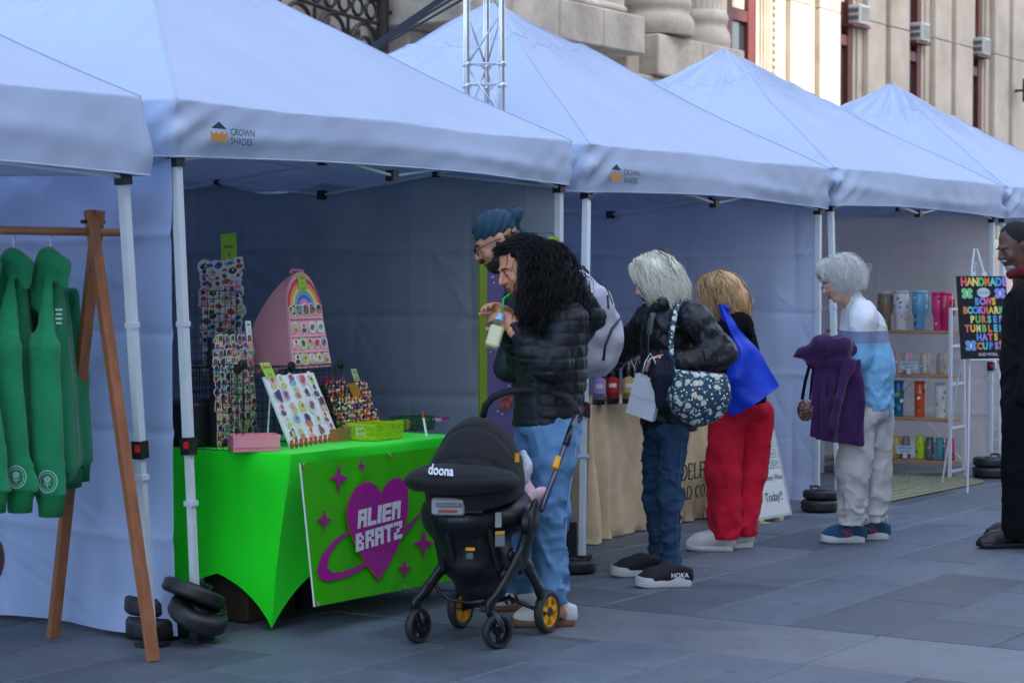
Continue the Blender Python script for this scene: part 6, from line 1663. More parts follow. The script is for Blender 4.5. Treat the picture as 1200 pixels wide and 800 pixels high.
def shoe(T, heel, fd, ln, up_m, sole_m, h=.085, sole_h=.022, name="shoe", acc=None, acc_m=None, bulk=1.0, lace_m=None):
    """heel = ground point under the heel"""
    fd = unit((fd[0], fd[1], 0)); lt = np.array([-fd[1], fd[0], 0]); heel = np.array([heel[0], heel[1], 0.0])
    def F(x, y, z): return heel + fd * x * ln + lt * y + ZV * z
    prof = [(-.025, .006), (-.015, .019), (.01, .027), (.05, .032), (.15, .034), (.35, .033), (.55, .040), (.72, .047), (.86, .043), (.95, .030), (1.0, .012)]
    out = [(x, w) for x, w in prof] + [(x, -w) for x, w in prof[::-1]]
    b = MB(); rings = []
    for z, k, tip in ((.001, .92, 0), (.008, 1.02, 0), (sole_h * .7, 1.06, .004), (sole_h, 1.0, .006)):
        rings.append([F(x, y * k * bulk, z + (tip + .012 * max(0, (x - .75) / .25) ** 2 if True else 0)) for x, y in out])
    n = len(out); vs = [p for r in rings for p in r]; fs = [(i * n + j, i * n + (j + 1) % n, (i + 1) * n + (j + 1) % n, (i + 1) * n + j) for i in range(3) for j in range(n)]
    fs += [tuple(range(n - 1, -1, -1)), tuple(3 * n + j for j in range(n))]
    b.add(vs, fs); so = b.build("sole", sole_m, T, autos=60)
    s = SDF(heel - np.array([.36, .36, .02]), heel + np.array([.36, .36, .19]), .0055)
    s.chain([F(.06, 0, .04), F(.12, 0, .075), F(.28, 0, .082), F(.46, 0, .062), F(.70, 0, .044), F(.88, 0, .034)], [.033 * bulk, .035 * bulk, .036 * bulk, .040 * bulk, .041 * bulk, .029 * bulk], .03)
    s.chain([F(.10, 0, .07), F(.14, 0, h + .01)], [.036, .037], .02)
    s.plane(heel + ZV * (sole_h * .55), (0, 0, -1)); s.plane(F(.14, 0, h + .012), (fd[0] * -.25, fd[1] * -.25, 1))
    s.disp(lambda P: .0012 * fbm(P, 90, 5, 2))
    up = s.build(name, up_m, T)
    if lace_m:
        for k in range(5):
            x = .36 + k * .055; z = .092 - k * .0085
            MB().tube([F(x, -.022, z + .004), F(x + .01, 0, z + .016), F(x, .022, z + .004)], .0028, 5).build("lace", lace_m, up)
    if acc is not None:
        for (x0, z0, x1, z1, w) in acc:
            for e in (-1, 1):
                yw = (.041 + .004) * bulk
                MB().bar(F(x0, e * yw, z0), F(x1, e * (yw + .002), z1), w, .004, up=lt).build("stripe", acc_m, up)
    return up
def skin(name, r, g, b): return mat(name, srgb(r, g, b), .5, var=.05, vscale=14, bump=.08, bscale=160, dist=.002)
def strands(T, name, m_, n, root, tip, bulge, seed=0, r=(.0032, .0012), seg=9, curl=0.0, cfreq=3.0, wob=.006, sides=3):
    """root(rng)->point, tip(rng, root)->point, bulge(root, tip)->control point; all strands built at once"""
    rg = np.random.RandomState(seed); A, B, Cc = [], [], []
    for _ in range(n):
        p0 = root(rg); p2 = tip(rg, p0); A.append(p0); B.append(bulge(p0, p2, rg)); Cc.append(p2)
    A, B, Cc = (np.array(q)[:, None, :] for q in (A, B, Cc))
    t = np.linspace(0, 1, seg + 1)[None, :, None]
    Q = A * (1 - t) ** 2 + 2 * B * t * (1 - t) + Cc * t * t
    Q = Q + rg.normal(size=(n, 1, 3)) * wob * np.sin(t * 3.1) + rg.normal(size=(n, 1, 3)) * wob * np.sin(t * 6.2)
    d = Cc - A; d = d / (np.linalg.norm(d, axis=2, keepdims=True) + 1e-9)
    a = np.cross(d, np.array([.3, .1, 1.0])); a = a / (np.linalg.norm(a, axis=2, keepdims=True) + 1e-9); c = np.cross(d, a)
    if curl:
        ph = rg.uniform(0, 6.28, (n, 1, 1)) + cfreq * rg.uniform(.8, 1.25, (n, 1, 1)) * 6.28 * t
        Q = Q + (a * np.cos(ph) + c * np.sin(ph)) * curl * np.minimum(1, t * 3) * rg.uniform(.5, 1.3, (n, 1, 1))
    tg = np.gradient(Q, axis=1); tg = tg / (np.linalg.norm(tg, axis=2, keepdims=True) + 1e-9)
    u = np.cross(tg, a + .01); u = u / (np.linalg.norm(u, axis=2, keepdims=True) + 1e-9); w = np.cross(tg, u)
    rad_ = (r[0] + (r[1] - r[0]) * t) * rg.uniform(.7, 1.3, (n, 1, 1))
    V = np.stack([Q + (u * math.cos(2 * math.pi * k / sides) + w * math.sin(2 * math.pi * k / sides)) * rad_ for k in range(sides)], 2)
    i, j, k = np.meshgrid(np.arange(n), np.arange(seg), np.arange(sides), indexing='ij'); k2 = (k + 1) % sides
    def I(i, j, k): return (i * (seg + 1) + j) * sides + k
    F = np.stack([I(i, j, k), I(i, j, k2), I(i, j + 1, k2), I(i, j + 1, k)], -1).reshape(-1, 4)
    V = V.reshape(-1, 3) - np.array(wloc(T))
    me = bpy.data.meshes.new(name); me.vertices.add(len(V)); me.vertices.foreach_set("co", V.astype(np.float32).ravel())
    me.loops.add(F.size); me.loops.foreach_set("vertex_index", F.astype(np.int32).ravel()); me.polygons.add(len(F))
    me.polygons.foreach_set("loop_start", np.arange(0, F.size, 4, dtype=np.int32)); me.polygons.foreach_set("loop_total", np.full(len(F), 4, dtype=np.int32)); me.polygons.foreach_set("use_smooth", np.ones(len(F), dtype=bool))
    me.update(calc_edges=True); o = link(name, me, m_, T); o["kind"] = "stuff"; return o
def on_head(L, rg, lo=.15, hi=1.0, back=-1.0, k=1.03):
    """random point on the scalp above lo (in head units), not in front of 'back'"""
    while True:
        d = rg.normal(size=3); d /= np.linalg.norm(d)
        if d[2] > lo - 1.0 + 0 and d[2] < hi and d[1] < back: return L(d[0] * .076 * k, -.012 + d[1] * .096 * k, .03 + d[2] * .095 * k), d
def quilt(zs, xs, amp=.006, wd=.006, ox=0.0, oz=0.0, sk=0.0):
    def f(P):
        z = P[..., 2] + oz + sk * P[..., 0]; x = P[..., 0] * .85 + P[..., 1] * .5 + ox
        a = np.abs((z / zs) % 1 - .5) * zs; a = zs / 2 - a
        out = amp * np.exp(-(a / wd) ** 2)
        if xs: b_ = xs / 2 - np.abs((x / xs) % 1 - .5) * xs; out = np.maximum(out, amp * .8 * np.exp(-(b_ / wd) ** 2))
        return out
    return f
def inner_body(s, K, J):
    """thin continuous body inside the clothes: J gives pixel joints"""
    s.chain([K(*J['pelvis']), K(*J['chest']), K(*J['neck'])], [.09, .085, .045], .04)
    for a in ('arm_l', 'arm_r'):
        if a in J: s.chain([K(*J['chest'])] + [K(*q) for q in J[a]], [.06] + [.040, .032, .024][:len(J[a])], .02)
    for a in ('leg_l', 'leg_r'):
        if a in J: s.chain([K(*J['pelvis'])] + [K(*q) for q in J[a]], [.07] + [.05, .036, .026][:len(J[a])], .03)
def folds(amp, fr, seed, zk=1.0, z0=None, zw=.25):
    """sharp cloth folds: ridged noise, optionally strongest around height z0"""
    def f(P):
        Q = P * np.array([1, 1, zk], np.float32); n = np.abs(fbm(Q, fr, seed, 2)); n2 = np.abs(fbm(Q[..., [2, 0, 1]], fr * 1.7, seed + 3, 2))
        o = amp * (np.exp(-(n / .22) ** 2) * -1.0 + .5) * .9 + amp * .5 * (np.exp(-(n2 / .2) ** 2) * -1 + .5)
        if z0 is not None: o = o * (.35 + .9 * np.exp(-((P[..., 2] - z0) / zw) ** 2))
        return o
    return f
def bounds(pts, m): P = np.array(pts); return P.min(0) - m, P.max(0) + m

M_JEANL = mat("light_denim", srgb(94, 136, 176), .9, wrk=(9, .55, (1, 1, .7)), var=.3, vscale=7, bump=.25, bscale=330, dist=.002)
M_JEAND = mat("dark_denim", srgb(30, 62, 92), .85, wrk=(11, .6, (1, 1, 1.2)), var=.3, vscale=9, bump=.25, bscale=330, dist=.002)
M_PUFF = mat("black_nylon", (.008, .0105, .015), .55, spec=.35, wrk=(14, .5), var=.2, vscale=12, bump=.15, bscale=90, dist=.004)
M_BHAIR = mat("black_hair", (.005, .0045, .005), .5, spec=.4); M_WHAIR = mat("platinum_hair", (.96, .91, .76), .4, var=.05, vscale=40)
M_SHW2 = mat("white_leather", (.62, .63, .64), .5, var=.06); M_GUM = mat("gum_sole", srgb(120, 84, 60), .6); M_BLKL = mat("black_leather", (.012, .012, .014), .45)

# ---------------------------------------------------------------- woman with curly dark hair, drinking
D1 = 8.62
def K1(px, py, dy=0.0): return at(px, py, D1 + dy)
w1 = thing("person", "woman with long curly dark hair in a black quilted jacket drinking from a bottle", "person", (K1(640, 700)[0], D1, 0))
J = dict(pelvis=(643, 500, .03), chest=(652, 385, .05), neck=(636, 345, .05), arm_r=[(665, 378, -.13), (642, 424, -.17), (600, 388, -.12)], arm_l=[(640, 385, .2), (612, 425, .16), (588, 378, .06)], leg_r=[(652, 520, -.07), (645, 610, -.10), (648, 705, -.12)], leg_l=[(632, 520, .1), (620, 610, .14), (606, 690, .16)])
hc1 = K1(610, 311); f1 = unit((-.80, -.42, -.34)); u1 = unit((-.30, -.05, .95))
s = SDF(*bounds([K1(565, 722), K1(700, 262), K1(640, 400, -.32), K1(640, 400, .36)], .02), .0055)
inner_body(s, K1, J); L1, AX1 = head(s, hc1, f1, u1, 1.0)
s.chain([K1(640, 352, .04), hc1 + np.array([.02, .02, -.05])], [.05, .048], .03)
# both hands close on the bottle
bt0, bt1 = K1(576, 407, -.15), K1(589, 362, -.10); bd = unit(bt1 - bt0)
hand(s, K1(604, 380, -.10), (-.86, .28, .42), (-.15, -.80, .55), side=-1, curl=.80, sc=.95, thumb=.3)
hand(s, K1(594, 366, .0), (-.80, -.42, .42), (-.1, .35, .9), side=1, curl=.85, sc=.90, thumb=.5)
s.build("body", skin("skin_olive", 206, 142, 108), w1)
# facial colouring: brows, eyes, lips as small shapes on the face
M_LIP = mat("lip", srgb(150, 70, 66), .5); M_EYE = mat("eye_dark", (.02, .015, .012), .2); M_BROW = mat("brow", (.015, .011, .009), .8)
def face_marks(T, L, ax, sc=1.0, lipm=M_LIP, browm=M_BROW):
    for e in (-1, 1):
        MB().ball(L(.030 * e, .0905, -.0115), (.0075 * sc, .0035 * sc, .0035 * sc), 8, ax=ax).build("eye", M_EYE, T, smooth=True)
        MB().tube([L(.014 * e, .100, .012), L(.030 * e, .0985, .018), L(.047 * e, .086, .013)], [.003, .0036, .002], 6).build("eyebrow", browm, T, smooth=True)
    MB().tube([L(-.021, .0945, -.068), L(0, .1025, -.0655), L(.021, .0945, -.068)], [.003, .0052, .003], 8).build("lips", lipm, T, smooth=True)
    MB().tube([L(-.018, .093, -.077), L(0, .0995, -.079), L(.018, .093, -.077)], [.003, .0056, .003], 8).build("lips", lipm, T, smooth=True)
face_marks(w1, L1, AX1)
# jacket
s = SDF(*bounds([K1(585, 505), K1(705, 335), K1(640, 400, -.36), K1(640, 400, .38)], .03), .0075)
s.chain([K1(641, 492, .03), K1(646, 440, .04), K1(655, 385, .05)], [.150, .145, .135], .04, flat=((0, 1, 0), 1.12))
s.cone(K1(658, 372, -.07), K1(650, 372, .17), .085, .08, .05)
s.chain([K1(668, 376, -.12), K1(650, 424, -.17), K1(643, 428, -.175)], [.082, .074, .070], .035)
s.chain([K1(643, 428, -.175), K1(622, 412, -.16), K1(606, 386, -.105)], [.070, .062, .044], .03)
s.chain([K1(640, 380, .20), K1(612, 424, .17), K1(594, 385, .05)], [.075, .064, .044], .035)
s.chain([K1(690, 352, .02), K1(698, 372, .03), K1(690, 384, .05)], [.035, .045, .04], .03)     # hood lying on the back
s.disp(quilt(.052, .075, .0075, .006, .01, .012)); s.disp(lambda P: .004 * fbm(P, 28, 3, 3))
s.plane(K1(641, 497), (.06, 0, -1)); s.build("jacket", M_PUFF, w1)
# jeans
s = SDF(*bounds([K1(590, 712), K1(690, 488), K1(640, 600, -.30), K1(640, 600, .34)], .03), .009)
s.chain([K1(650, 512, -.06), K1(643, 600, -.09), K1(647, 703, -.12)], [.112, .088, .076], .03)
s.chain([K1(630, 512, .09), K1(622, 600, .13), K1(608, 690, .16)], [.108, .085, .074], .03); s.ell(K1(641, 497, .02), (.145, .16, .09), .03)
s.disp(folds(.016, 17, 12, .7)); s.disp(folds(.016, 26, 5, 1.3, .16, .16)); s.disp(folds(.012, 30, 15, 1.2, .5, .15))
s.plane(K1(647, 706, -.12), (0, 0, -1)); s.build("jeans", M_JEANL, w1)
MB().tube([K1(676, 515, -.10), K1(664, 600, -.12), K1(660, 700, -.14)], .003, 5).build("side_seam", mat("denim_seam", srgb(150, 180, 212), .8), w1)
h1 = ground(672, 732); shoe(w1, h1, (-1, -.12), .265, M_SHW2, M_GUM, acc=[(.34, .04, .42, .085, .012), (.44, .035, .51, .078, .012), (.54, .035, .59, .07, .012)], acc_m=M_BLKL, lace_m=M_SHW2)
h2 = ground(630, 714); shoe(w1, h2, (-1, -.1), .26, M_SHW2, M_GUM, acc=[(.34, .04, .42, .085, .012), (.44, .035, .51, .078, .012), (.54, .035, .59, .07, .012)], acc_m=M_BLKL, lace_m=M_SHW2)
MB().tube([K1(650, 703, -.115), K1(655, 722, -.115)], .036, 14).build("ankle", _MATS["skin_olive"], w1, smooth=True)
# hair: core volume and curls
s = SDF(*bounds([K1(578, 410), K1(700, 262), K1(640, 330, -.2), K1(640, 330, .22)], .03), .008)
s.ell(L1(0, -.03, .04), (.083, .093, .088), .03, ax=AX1)
s.chain([L1(0, -.05, .02), K1(648, 312, .02), K1(662, 340, .02), K1(672, 358, .0)], [.088, .092, .082, .05], .05)
s.chain([K1(628, 300, -.08), K1(630, 340, -.11), K1(622, 375, -.13), K1(616, 395, -.13)], [.04, .048, .038, .02], .04)
s.chain([K1(628, 320, .08), K1(630, 360, .08), K1(622, 385, .06)], [.05, .06, .035], .03)
s.ell(L1(0, .07, -.03), (.052, .058, .078), .012, '-', ax=AX1); s.ell(L1(-.035, .075, -.02), (.05, .05, .07), .012, '-', ax=AX1)
s.disp(lambda P: .006 * fbm(P, 90, 9, 3)); s.build("hair", mat("black_hair_mass", (.004, .0035, .004), .95, spec=.1), w1)
def r1(rg):
    p, d = on_head(L1, rg, .2, 1.0, .35, 1.06); return p
def t1(rg, p):
    k = rg.uniform()
    if k < .30: return K1(rg.uniform(608, 634), rg.uniform(372, 408), rg.uniform(-.17, -.05))
    if k < .75: return K1(rg.uniform(655, 694), rg.uniform(345, 392), rg.uniform(-.13, .12))
    return K1(rg.uniform(630, 672), rg.uniform(348, 392), rg.uniform(-.19, -.09))
strands(w1, "hair_curls", M_BHAIR, 2600, r1, t1, lambda a, b, rg: (a + b) / 2 + np.array([.05, -.03, .06]) + rg.normal(size=3) * .03, 5, (.0019, .0010), 30, .011, 4.4, .014, 3)
strands(w1, "hair_top", M_BHAIR, 420, lambda rg: L1(rg.uniform(-.04, .05), rg.uniform(.04, .085), rg.uniform(.07, .115)), lambda rg, p: K1(rg.uniform(634, 660), rg.uniform(285, 330), rg.uniform(-.14, .08)), lambda a, b, rg: (a + b) / 2 + np.array([.0, -.01, .05]), 6, (.0018, .0011), 14, .005, 2.0, .008)
# bottle with straw
btl = thing("milk_drink_bottle", "square plastic bottle of pale yellow drink with a green straw", "bottle", bt0)
xb = unit(np.cross(bd, np.array([0, -1.0, 0]))); yb = np.cross(bd, xb); ctr = bt0 + bd * .055
MB().box(bt0 + bd * .047, (.058, .05, .094), ax=(xb, yb, bd), bev=.008).build("drink", mat("pale_yellow_drink", srgb(232, 226, 176), .3), btl)
MB().box(bt0 + bd * .058, (.064, .056, .122), ax=(xb, yb, bd), bev=.010).build("clear_wall", mat("clear_plastic", (.9, .95, 1), .08, transm=.95, alpha=.35), btl)
MB().lathe([(.026, .118), (.018, .130), (.016, .142), (.0165, .15)], bt0, 16, axis=bd).build("neck", mat("pale_blue_cap", srgb(150, 190, 215), .3), btl, autos=40)
MB().tube([bt0 + bd * .15, bt0 + bd * .178, K1(590, 350, -.09), K1(599, 343.5, -.085)], .0048, 8).build("straw", mat("green_straw", srgb(40, 175, 60), .35), btl, smooth=True)

# ---------------------------------------------------------------- bearded man with head wrap and backpack, behind her
D2 = 9.25
def K2(px, py, dy=0.0): return at(px, py, D2 + dy)
m2_ = thing("person", "bearded man with a dark teal head wrap and glasses, grey backpack on", "person", (K2(632, 650)[0], D2, 0))
J = dict(pelvis=(640, 470, .05), chest=(622, 370, .05), neck=(606, 318, .02), arm_r=[(612, 350, -.16), (598, 428, -.10), (640, 400, .0)], arm_l=[(612, 350, .22), (600, 425, .2), (640, 400, .2)], leg_r=[(648, 500, -.08), (640, 590, -.08), (628, 680, -.06)], leg_l=[(636, 500, .1), (622, 590, .1), (612, 676, .1)])
hc2 = K2(582, 281); f2 = unit((-.88, -.12, -.45)); u2 = unit((-.42, .0, .9))
s = SDF(*bounds([K2(550, 700), K2(690, 238), K2(630, 400, -.34), K2(630, 400, .36)], .02), .006)
inner_body(s, K2, J); L2, AX2 = head(s, hc2, f2, u2, 1.02, 1.1, 1.1); s.chain([K2(608, 325, .03), hc2 + np.array([.03, .01, -.05])], [.058, .055], .03)
hand(s, K2(642, 399, .0), (.9, .2, .1), (0, -1, .2), 1, .6)
s.build("body", skin("skin_tan", 190, 136, 108), m2_); face_marks(m2_, L2, AX2, browm=M_BROW)
M_WRAP = mat("teal_wrap_cloth", srgb(26, 62, 82), .8, var=.15, vscale=10, bump=.2, bscale=200, dist=.002)
s = SDF(*bounds([K2(545, 300), K2(625, 235), hc2 - .15, hc2 + .15], .02), .006)
s.ell(L2(0, -.014, .052), (.084, .103, .084), .02, ax=AX2); s.plane(L2(0, .02, .018), AX2[2] * -1 + AX2[1] * .10, k=.004)
s.disp(lambda P: .0035 * np.sin(((P - hc2.astype(np.float32)) @ (AX2[1] * .75 + AX2[2]).astype(np.float32)) * 150 + 2 * fbm(P, 15, 1, 2)))
s.build("head_wrap", M_WRAP, m2_)
s = SDF(*bounds([K2(600, 268), K2(622, 240), K2(610, 255, -.06), K2(610, 255, .06)], .03), .005); s.ell(L2(0, -.125, .055), (.030, .030, .034), .0, ax=AX2); s.chain([L2(.0, -.1, .05), L2(0, -.15, .065)], [.024, .018], .02); s.chain([L2(0, -.105, .03), L2(0, -.118, -.02)], [.014, .008], .02)
s.disp(lambda P: .003 * fbm(P, 110, 2, 2)); s.build("wrap_knot", M_WRAP, m2_)
# beard
M_BEARD = mat("dark_beard", (.018, .013, .011), .85, bump=.8, bscale=300, dist=.004)
s = SDF(hc2 - .2, hc2 + .2, .005); s.ell(L2(0, .05, -.095), (.050, .048, .045), .02, ax=AX2)
for e in (-1, 1): s.chain([L2(.070 * e, .008, -.02), L2(.062 * e, .02, -.06), L2(.045 * e, .045, -.09)], [.012, .022, .028], .02)
s.chain([L2(-.028, .094, -.062), L2(0, .104, -.056), L2(.028, .094, -.062)], [.006, .008, .006], .008); s.ell(L2(0, .104, -.073), (.02, .014, .008), .004, '-', ax=AX2)
s.disp(lambda P: .003 * fbm(P, 170, 4, 2)); s.build("beard", M_BEARD, m2_)
strands(m2_, "nape_hair", M_BEARD, 60, lambda rg: L2(rg.choice([-1, 1]) * rg.uniform(.05, .074), rg.uniform(-.09, -.03), rg.uniform(-.05, .015)), lambda rg, p: p + np.array([.006, 0, -.02]), lambda a, b, rg: (a + b) / 2, 3, (.003, .0015), 3)
for e in (-1, 1):
    MB().tube([L2(.030 * e + .024 * math.cos(a), .108, -.010 + .019 * math.sin(a)) for a in np.linspace(0, 6.28, 16, endpoint=False)], .0022, 6, closed=True).build("glasses_rim", M_BLKL, m2_)
    MB().tube([L2(.052 * e, .106, -.004), L2(.078 * e, .05, .0), L2(.080 * e, -.01, -.004)], .002, 5).build("glasses_arm", M_BLKL, m2_)
M_NAVY = mat("navy_jacket", srgb(22, 34, 48), .6, wrk=(9, .4), var=.2, vscale=8, bump=.2, bscale=120, dist=.003)
s = SDF(*bounds([K2(560, 505), K2(700, 320), K2(630, 400, -.36), K2(630, 400, .38)], .03), .009)
s.chain([K2(642, 480, .04), K2(638, 420, .05), K2(632, 365, .05)], [.155, .155, .145], .04, flat=((0, 1, 0), 1.15)); s.cone(K2(614, 350, -.14), K2(614, 350, .2), .075, .07, .05); s.chain([K2(612, 338, .03), K2(606, 325, .02)], [.085, .07], .03)
s.chain([K2(608, 352, -.16), K2(597, 430, -.12), K2(640, 402, .0)], [.076, .066, .048], .03); s.chain([K2(612, 355, .22), K2(600, 428, .2), K2(640, 402, .2)], [.075, .062, .046], .03)
s.disp(lambda P: .007 * fbm(P, 24, 5, 3)); s.build("jacket", M_NAVY, m2_)
s = SDF(*bounds([K2(580, 705), K2(700, 470), K2(630, 600, -.28), K2(630, 600, .32)], .03), .010)
s.chain([K2(650, 500, -.07), K2(640, 590, -.08), K2(630, 684, -.06)], [.105, .08, .065], .03); s.chain([K2(634, 500, .1), K2(622, 590, .1), K2(614, 680, .1)], [.105, .08, .065], .03); s.disp(lambda P: .008 * fbm(P, 22, 7, 3)); s.build("trousers", mat("charcoal_trousers", (.03, .032, .04), .85), m2_)
g_ = ground(634, 694); shoe(m2_, g_, (-1, -.05), .28, M_SHW2, M_SHW2, lace_m=M_SHW2); g_ = ground(626, 688); shoe(m2_, (g_[0] - .02, g_[1] + .12), (-1, -.05), .28, M_SHW2, M_SHW2)
# backpack
bp = thing("backpack", "light grey backpack with a dark zip on the bearded man's back", "backpack", K2(700, 430, .02))
M_BAG = mat("light_grey_canvas", srgb(186, 182, 192), .75, wrk=(7, .35), var=.06, vscale=7, bump=.2, bscale=240, dist=.002)
s = SDF(*bounds([K2(650, 445), K2(745, 312), K2(690, 380, -.28), K2(690, 380, .3)], .02), .008)
s.chain([K2(678, 340, .02), K2(690, 380, .02), K2(694, 412, .02)], [.09, .125, .12], .05, flat=((0, 1, 0), 1.25)); s.box(K2(690, 384, .02), (.105, .165, .19), .06, .04); s.ell(K2(711, 396, .0), (.075, .125, .125), .03)
s.disp(lambda P: .006 * fbm(P, 22, 3, 3) + .004 * fbm(P, 50, 9, 2)); s.build("body", M_BAG, bp)
zp = [K2(728, 372, -.06), K2(717, 385, -.13), K2(709, 405, -.155), K2(707, 422, -.14)]
M_ZIP = mat("dark_zip", srgb(34, 28, 48), .5); MB().tube([p + np.array([0, -.012, 0]) for p in zp], .006, 8).build("zip", M_ZIP, bp, smooth=True)
zp2 = [K2(698, 322, -.13), K2(712, 340, -.15), K2(718, 356, -.14)]; MB().tube(zp2, .003, 6).build("zip", M_ZIP, bp, smooth=True); MB().tube([K2(712, 346, -.165), K2(713, 362, -.17)], .005, 6).build("zip_pull", M_ZIP, bp)
for dy in (-.14, .16): MB().tube([K2(676, 335, dy), K2(655, 338, dy), K2(636, 352, dy - .02), K2(632, 390, dy - .03), K2(648, 430, dy)], .018, 8, flat=((0, 0, 1), .6)).build("shoulder_strap", M_ZIP, bp, smooth=True)
MB().tube([K2(678, 322, .0), K2(683, 312, .02), K2(690, 320, .04)], .006, 6).build("grab_loop", M_ZIP, bp, smooth=True)
# ---------------------------------------------------------------- woman with a white blonde bob, floral tote
D3 = 9.95
def K3(px, py, dy=0.0): return at(px, py, D3 + dy)
w3 = thing("person", "woman with a white-blonde bob in a black puffer jacket and dark jeans", "person", (K3(785, 680)[0], D3, 0))
J = dict(pelvis=(785, 495, .03), chest=(780, 385, .03), neck=(772, 352, .02), arm_r=[(815, 378, -.13), (842, 418, -.14), (785, 421, -.20)], arm_l=[(752, 380, .12), (738, 402, .30), (712, 425, .48)], leg_r=[(790, 520, -.08), (785, 590, -.13), (787, 664, -.16)], leg_l=[(774, 520, .08), (768, 590, .10), (772, 652, .14)])
hc3 = K3(768, 326); f3 = unit((-.90, .10, -.38)); u3 = unit((-.35, 0, .93))
s = SDF(*bounds([K3(705, 690), K3(860, 290), K3(780, 400, -.36), K3(780, 400, .6)], .02), .0062)
inner_body(s, K3, J); L3, AX3 = head(s, hc3, f3, u3, .97); s.chain([K3(775, 360, .02), hc3 + np.array([.015, 0, -.06])], [.05, .046], .03)
hand(s, K3(786, 421, -.205), (-.93, -.15, -.15), (.05, -.75, .6), -1, .75, .95)
hand(s, K3(714, 424, .47), (-.7, .5, -.45), (-.3, .2, .9), 1, .4, .95)
s.build("body", skin("skin_fair", 214, 162, 142), w3); face_marks(w3, L3, AX3, .97, browm=mat("fair_brow", srgb(150, 120, 90), .8))
M_PUFF2 = mat("black_down_nylon", (.010, .0105, .014), .45, spec=.4, wrk=(13, .55), var=.2, vscale=14, bump=.2, bscale=70, dist=.005)
s = SDF(*bounds([K3(705, 512), K3(865, 345), K3(780, 400, -.38), K3(780, 400, .6)], .03), .008)
s.chain([K3(785, 500, .03), K3(784, 440, .03), K3(782, 385, .02)], [.142, .142, .132], .03, flat=((0, 1, 0), 1.05), puff=(.009, .07))
s.cone(K3(808, 372, -.10), K3(764, 372, .12), .085, .08, .04)
s.chain([K3(815, 376, -.12), K3(846, 414, -.15)], [.080, .074], .03, puff=(.010, .065)); s.chain([K3(846, 415, -.155), K3(800, 424, -.20)], [.074, .054], .03, puff=(.010, .062)); s.cone(K3(800, 424, -.20), K3(788, 422, -.205), .05, .042, .02)
s.chain([K3(757, 380, .12), K3(740, 400, .28), K3(718, 422, .44)], [.078, .066, .05], .03, puff=(.013, .08))
s.chain([K3(764, 364, -.06), K3(778, 356, -.08), K3(792, 358, .0), K3(780, 354, .08)], [.028, .036, .038, .03], .02)
s.disp(lambda P: .004 * fbm(P, 34, 3, 3)); s.disp(folds(.008, 44, 6, .9)); s.plane(K3(785, 505), (0, 0, -1)); s.build("jacket", M_PUFF2, w3)
MB().tube([K3(762, 366, -.13), K3(759, 420, -.16), K3(760, 500, -.16)], .005, 6).build("zip", M_BLKL, w3, smooth=True)
MB().tube([K3(766, 368, -.10), K3(763, 374, -.12), K3(761, 392, -.14)], .014, 8, flat=((0, 1, 0), .5)).build("shirt", cmat(96, 104, 96, .8), w3, smooth=True)
s = SDF(*bounds([K3(745, 672), K3(825, 490), K3(785, 600, -.32), K3(785, 600, .34)], .02), .008)
s.chain([K3(790, 510, -.07), K3(785, 585, -.12), K3(787, 664, -.16)], [.080, .062, .048], .03); s.chain([K3(772, 510, .08), K3(766, 585, .10), K3(772, 655, .14)], [.082, .062, .048], .03); s.ell(K3(782, 500, .02), (.115, .15, .10), .03)
s.disp(folds(.010, 20, 2, .7)); s.disp(folds(.012, 30, 8, 1.3, .14, .14)); s.disp(folds(.010, 30, 9, 1.3, .5, .12)); s.plane(K3(791, 666, -.16), (0, 0, -1)); s.build("jeans", M_JEAND, w3)
MB().tube([K3(800, 515, -.14), K3(794, 585, -.17), K3(793, 660, -.19)], .002, 5).build("side_seam", cmat(70, 100, 130, .8), w3)
M_SBLK = mat("black_mesh_shoe", (.012, .011, .015), .8, bump=.3, bscale=200, dist=.003); M_SWH = mat("white_foam_sole", (.66, .66, .67), .6)
g_ = ground(808, 686); sh3 = shoe(w3, g_, (-1, -.22), .27, M_SBLK, M_SWH, sole_h=.042, bulk=1.08, lace_m=M_BLKL)
lt = MB(); text_mesh(lt, "HOKA", np.array([g_[0], g_[1], 0]) + unit((-1, -.22, 0)) * .065 + unit((.22, -1, 0)) * .0545 + ZV * .050, unit((1, .22, 0)), ZV, .03, .001, 'CENTER', bold=.04); lt.build("shoe_lettering", M_SWH, sh3)
g_ = ground(778, 674); shoe(w3, g_, (-.95, -.15), .27, M_SBLK, M_SWH, sole_h=.042, bulk=1.08, lace_m=M_BLKL)
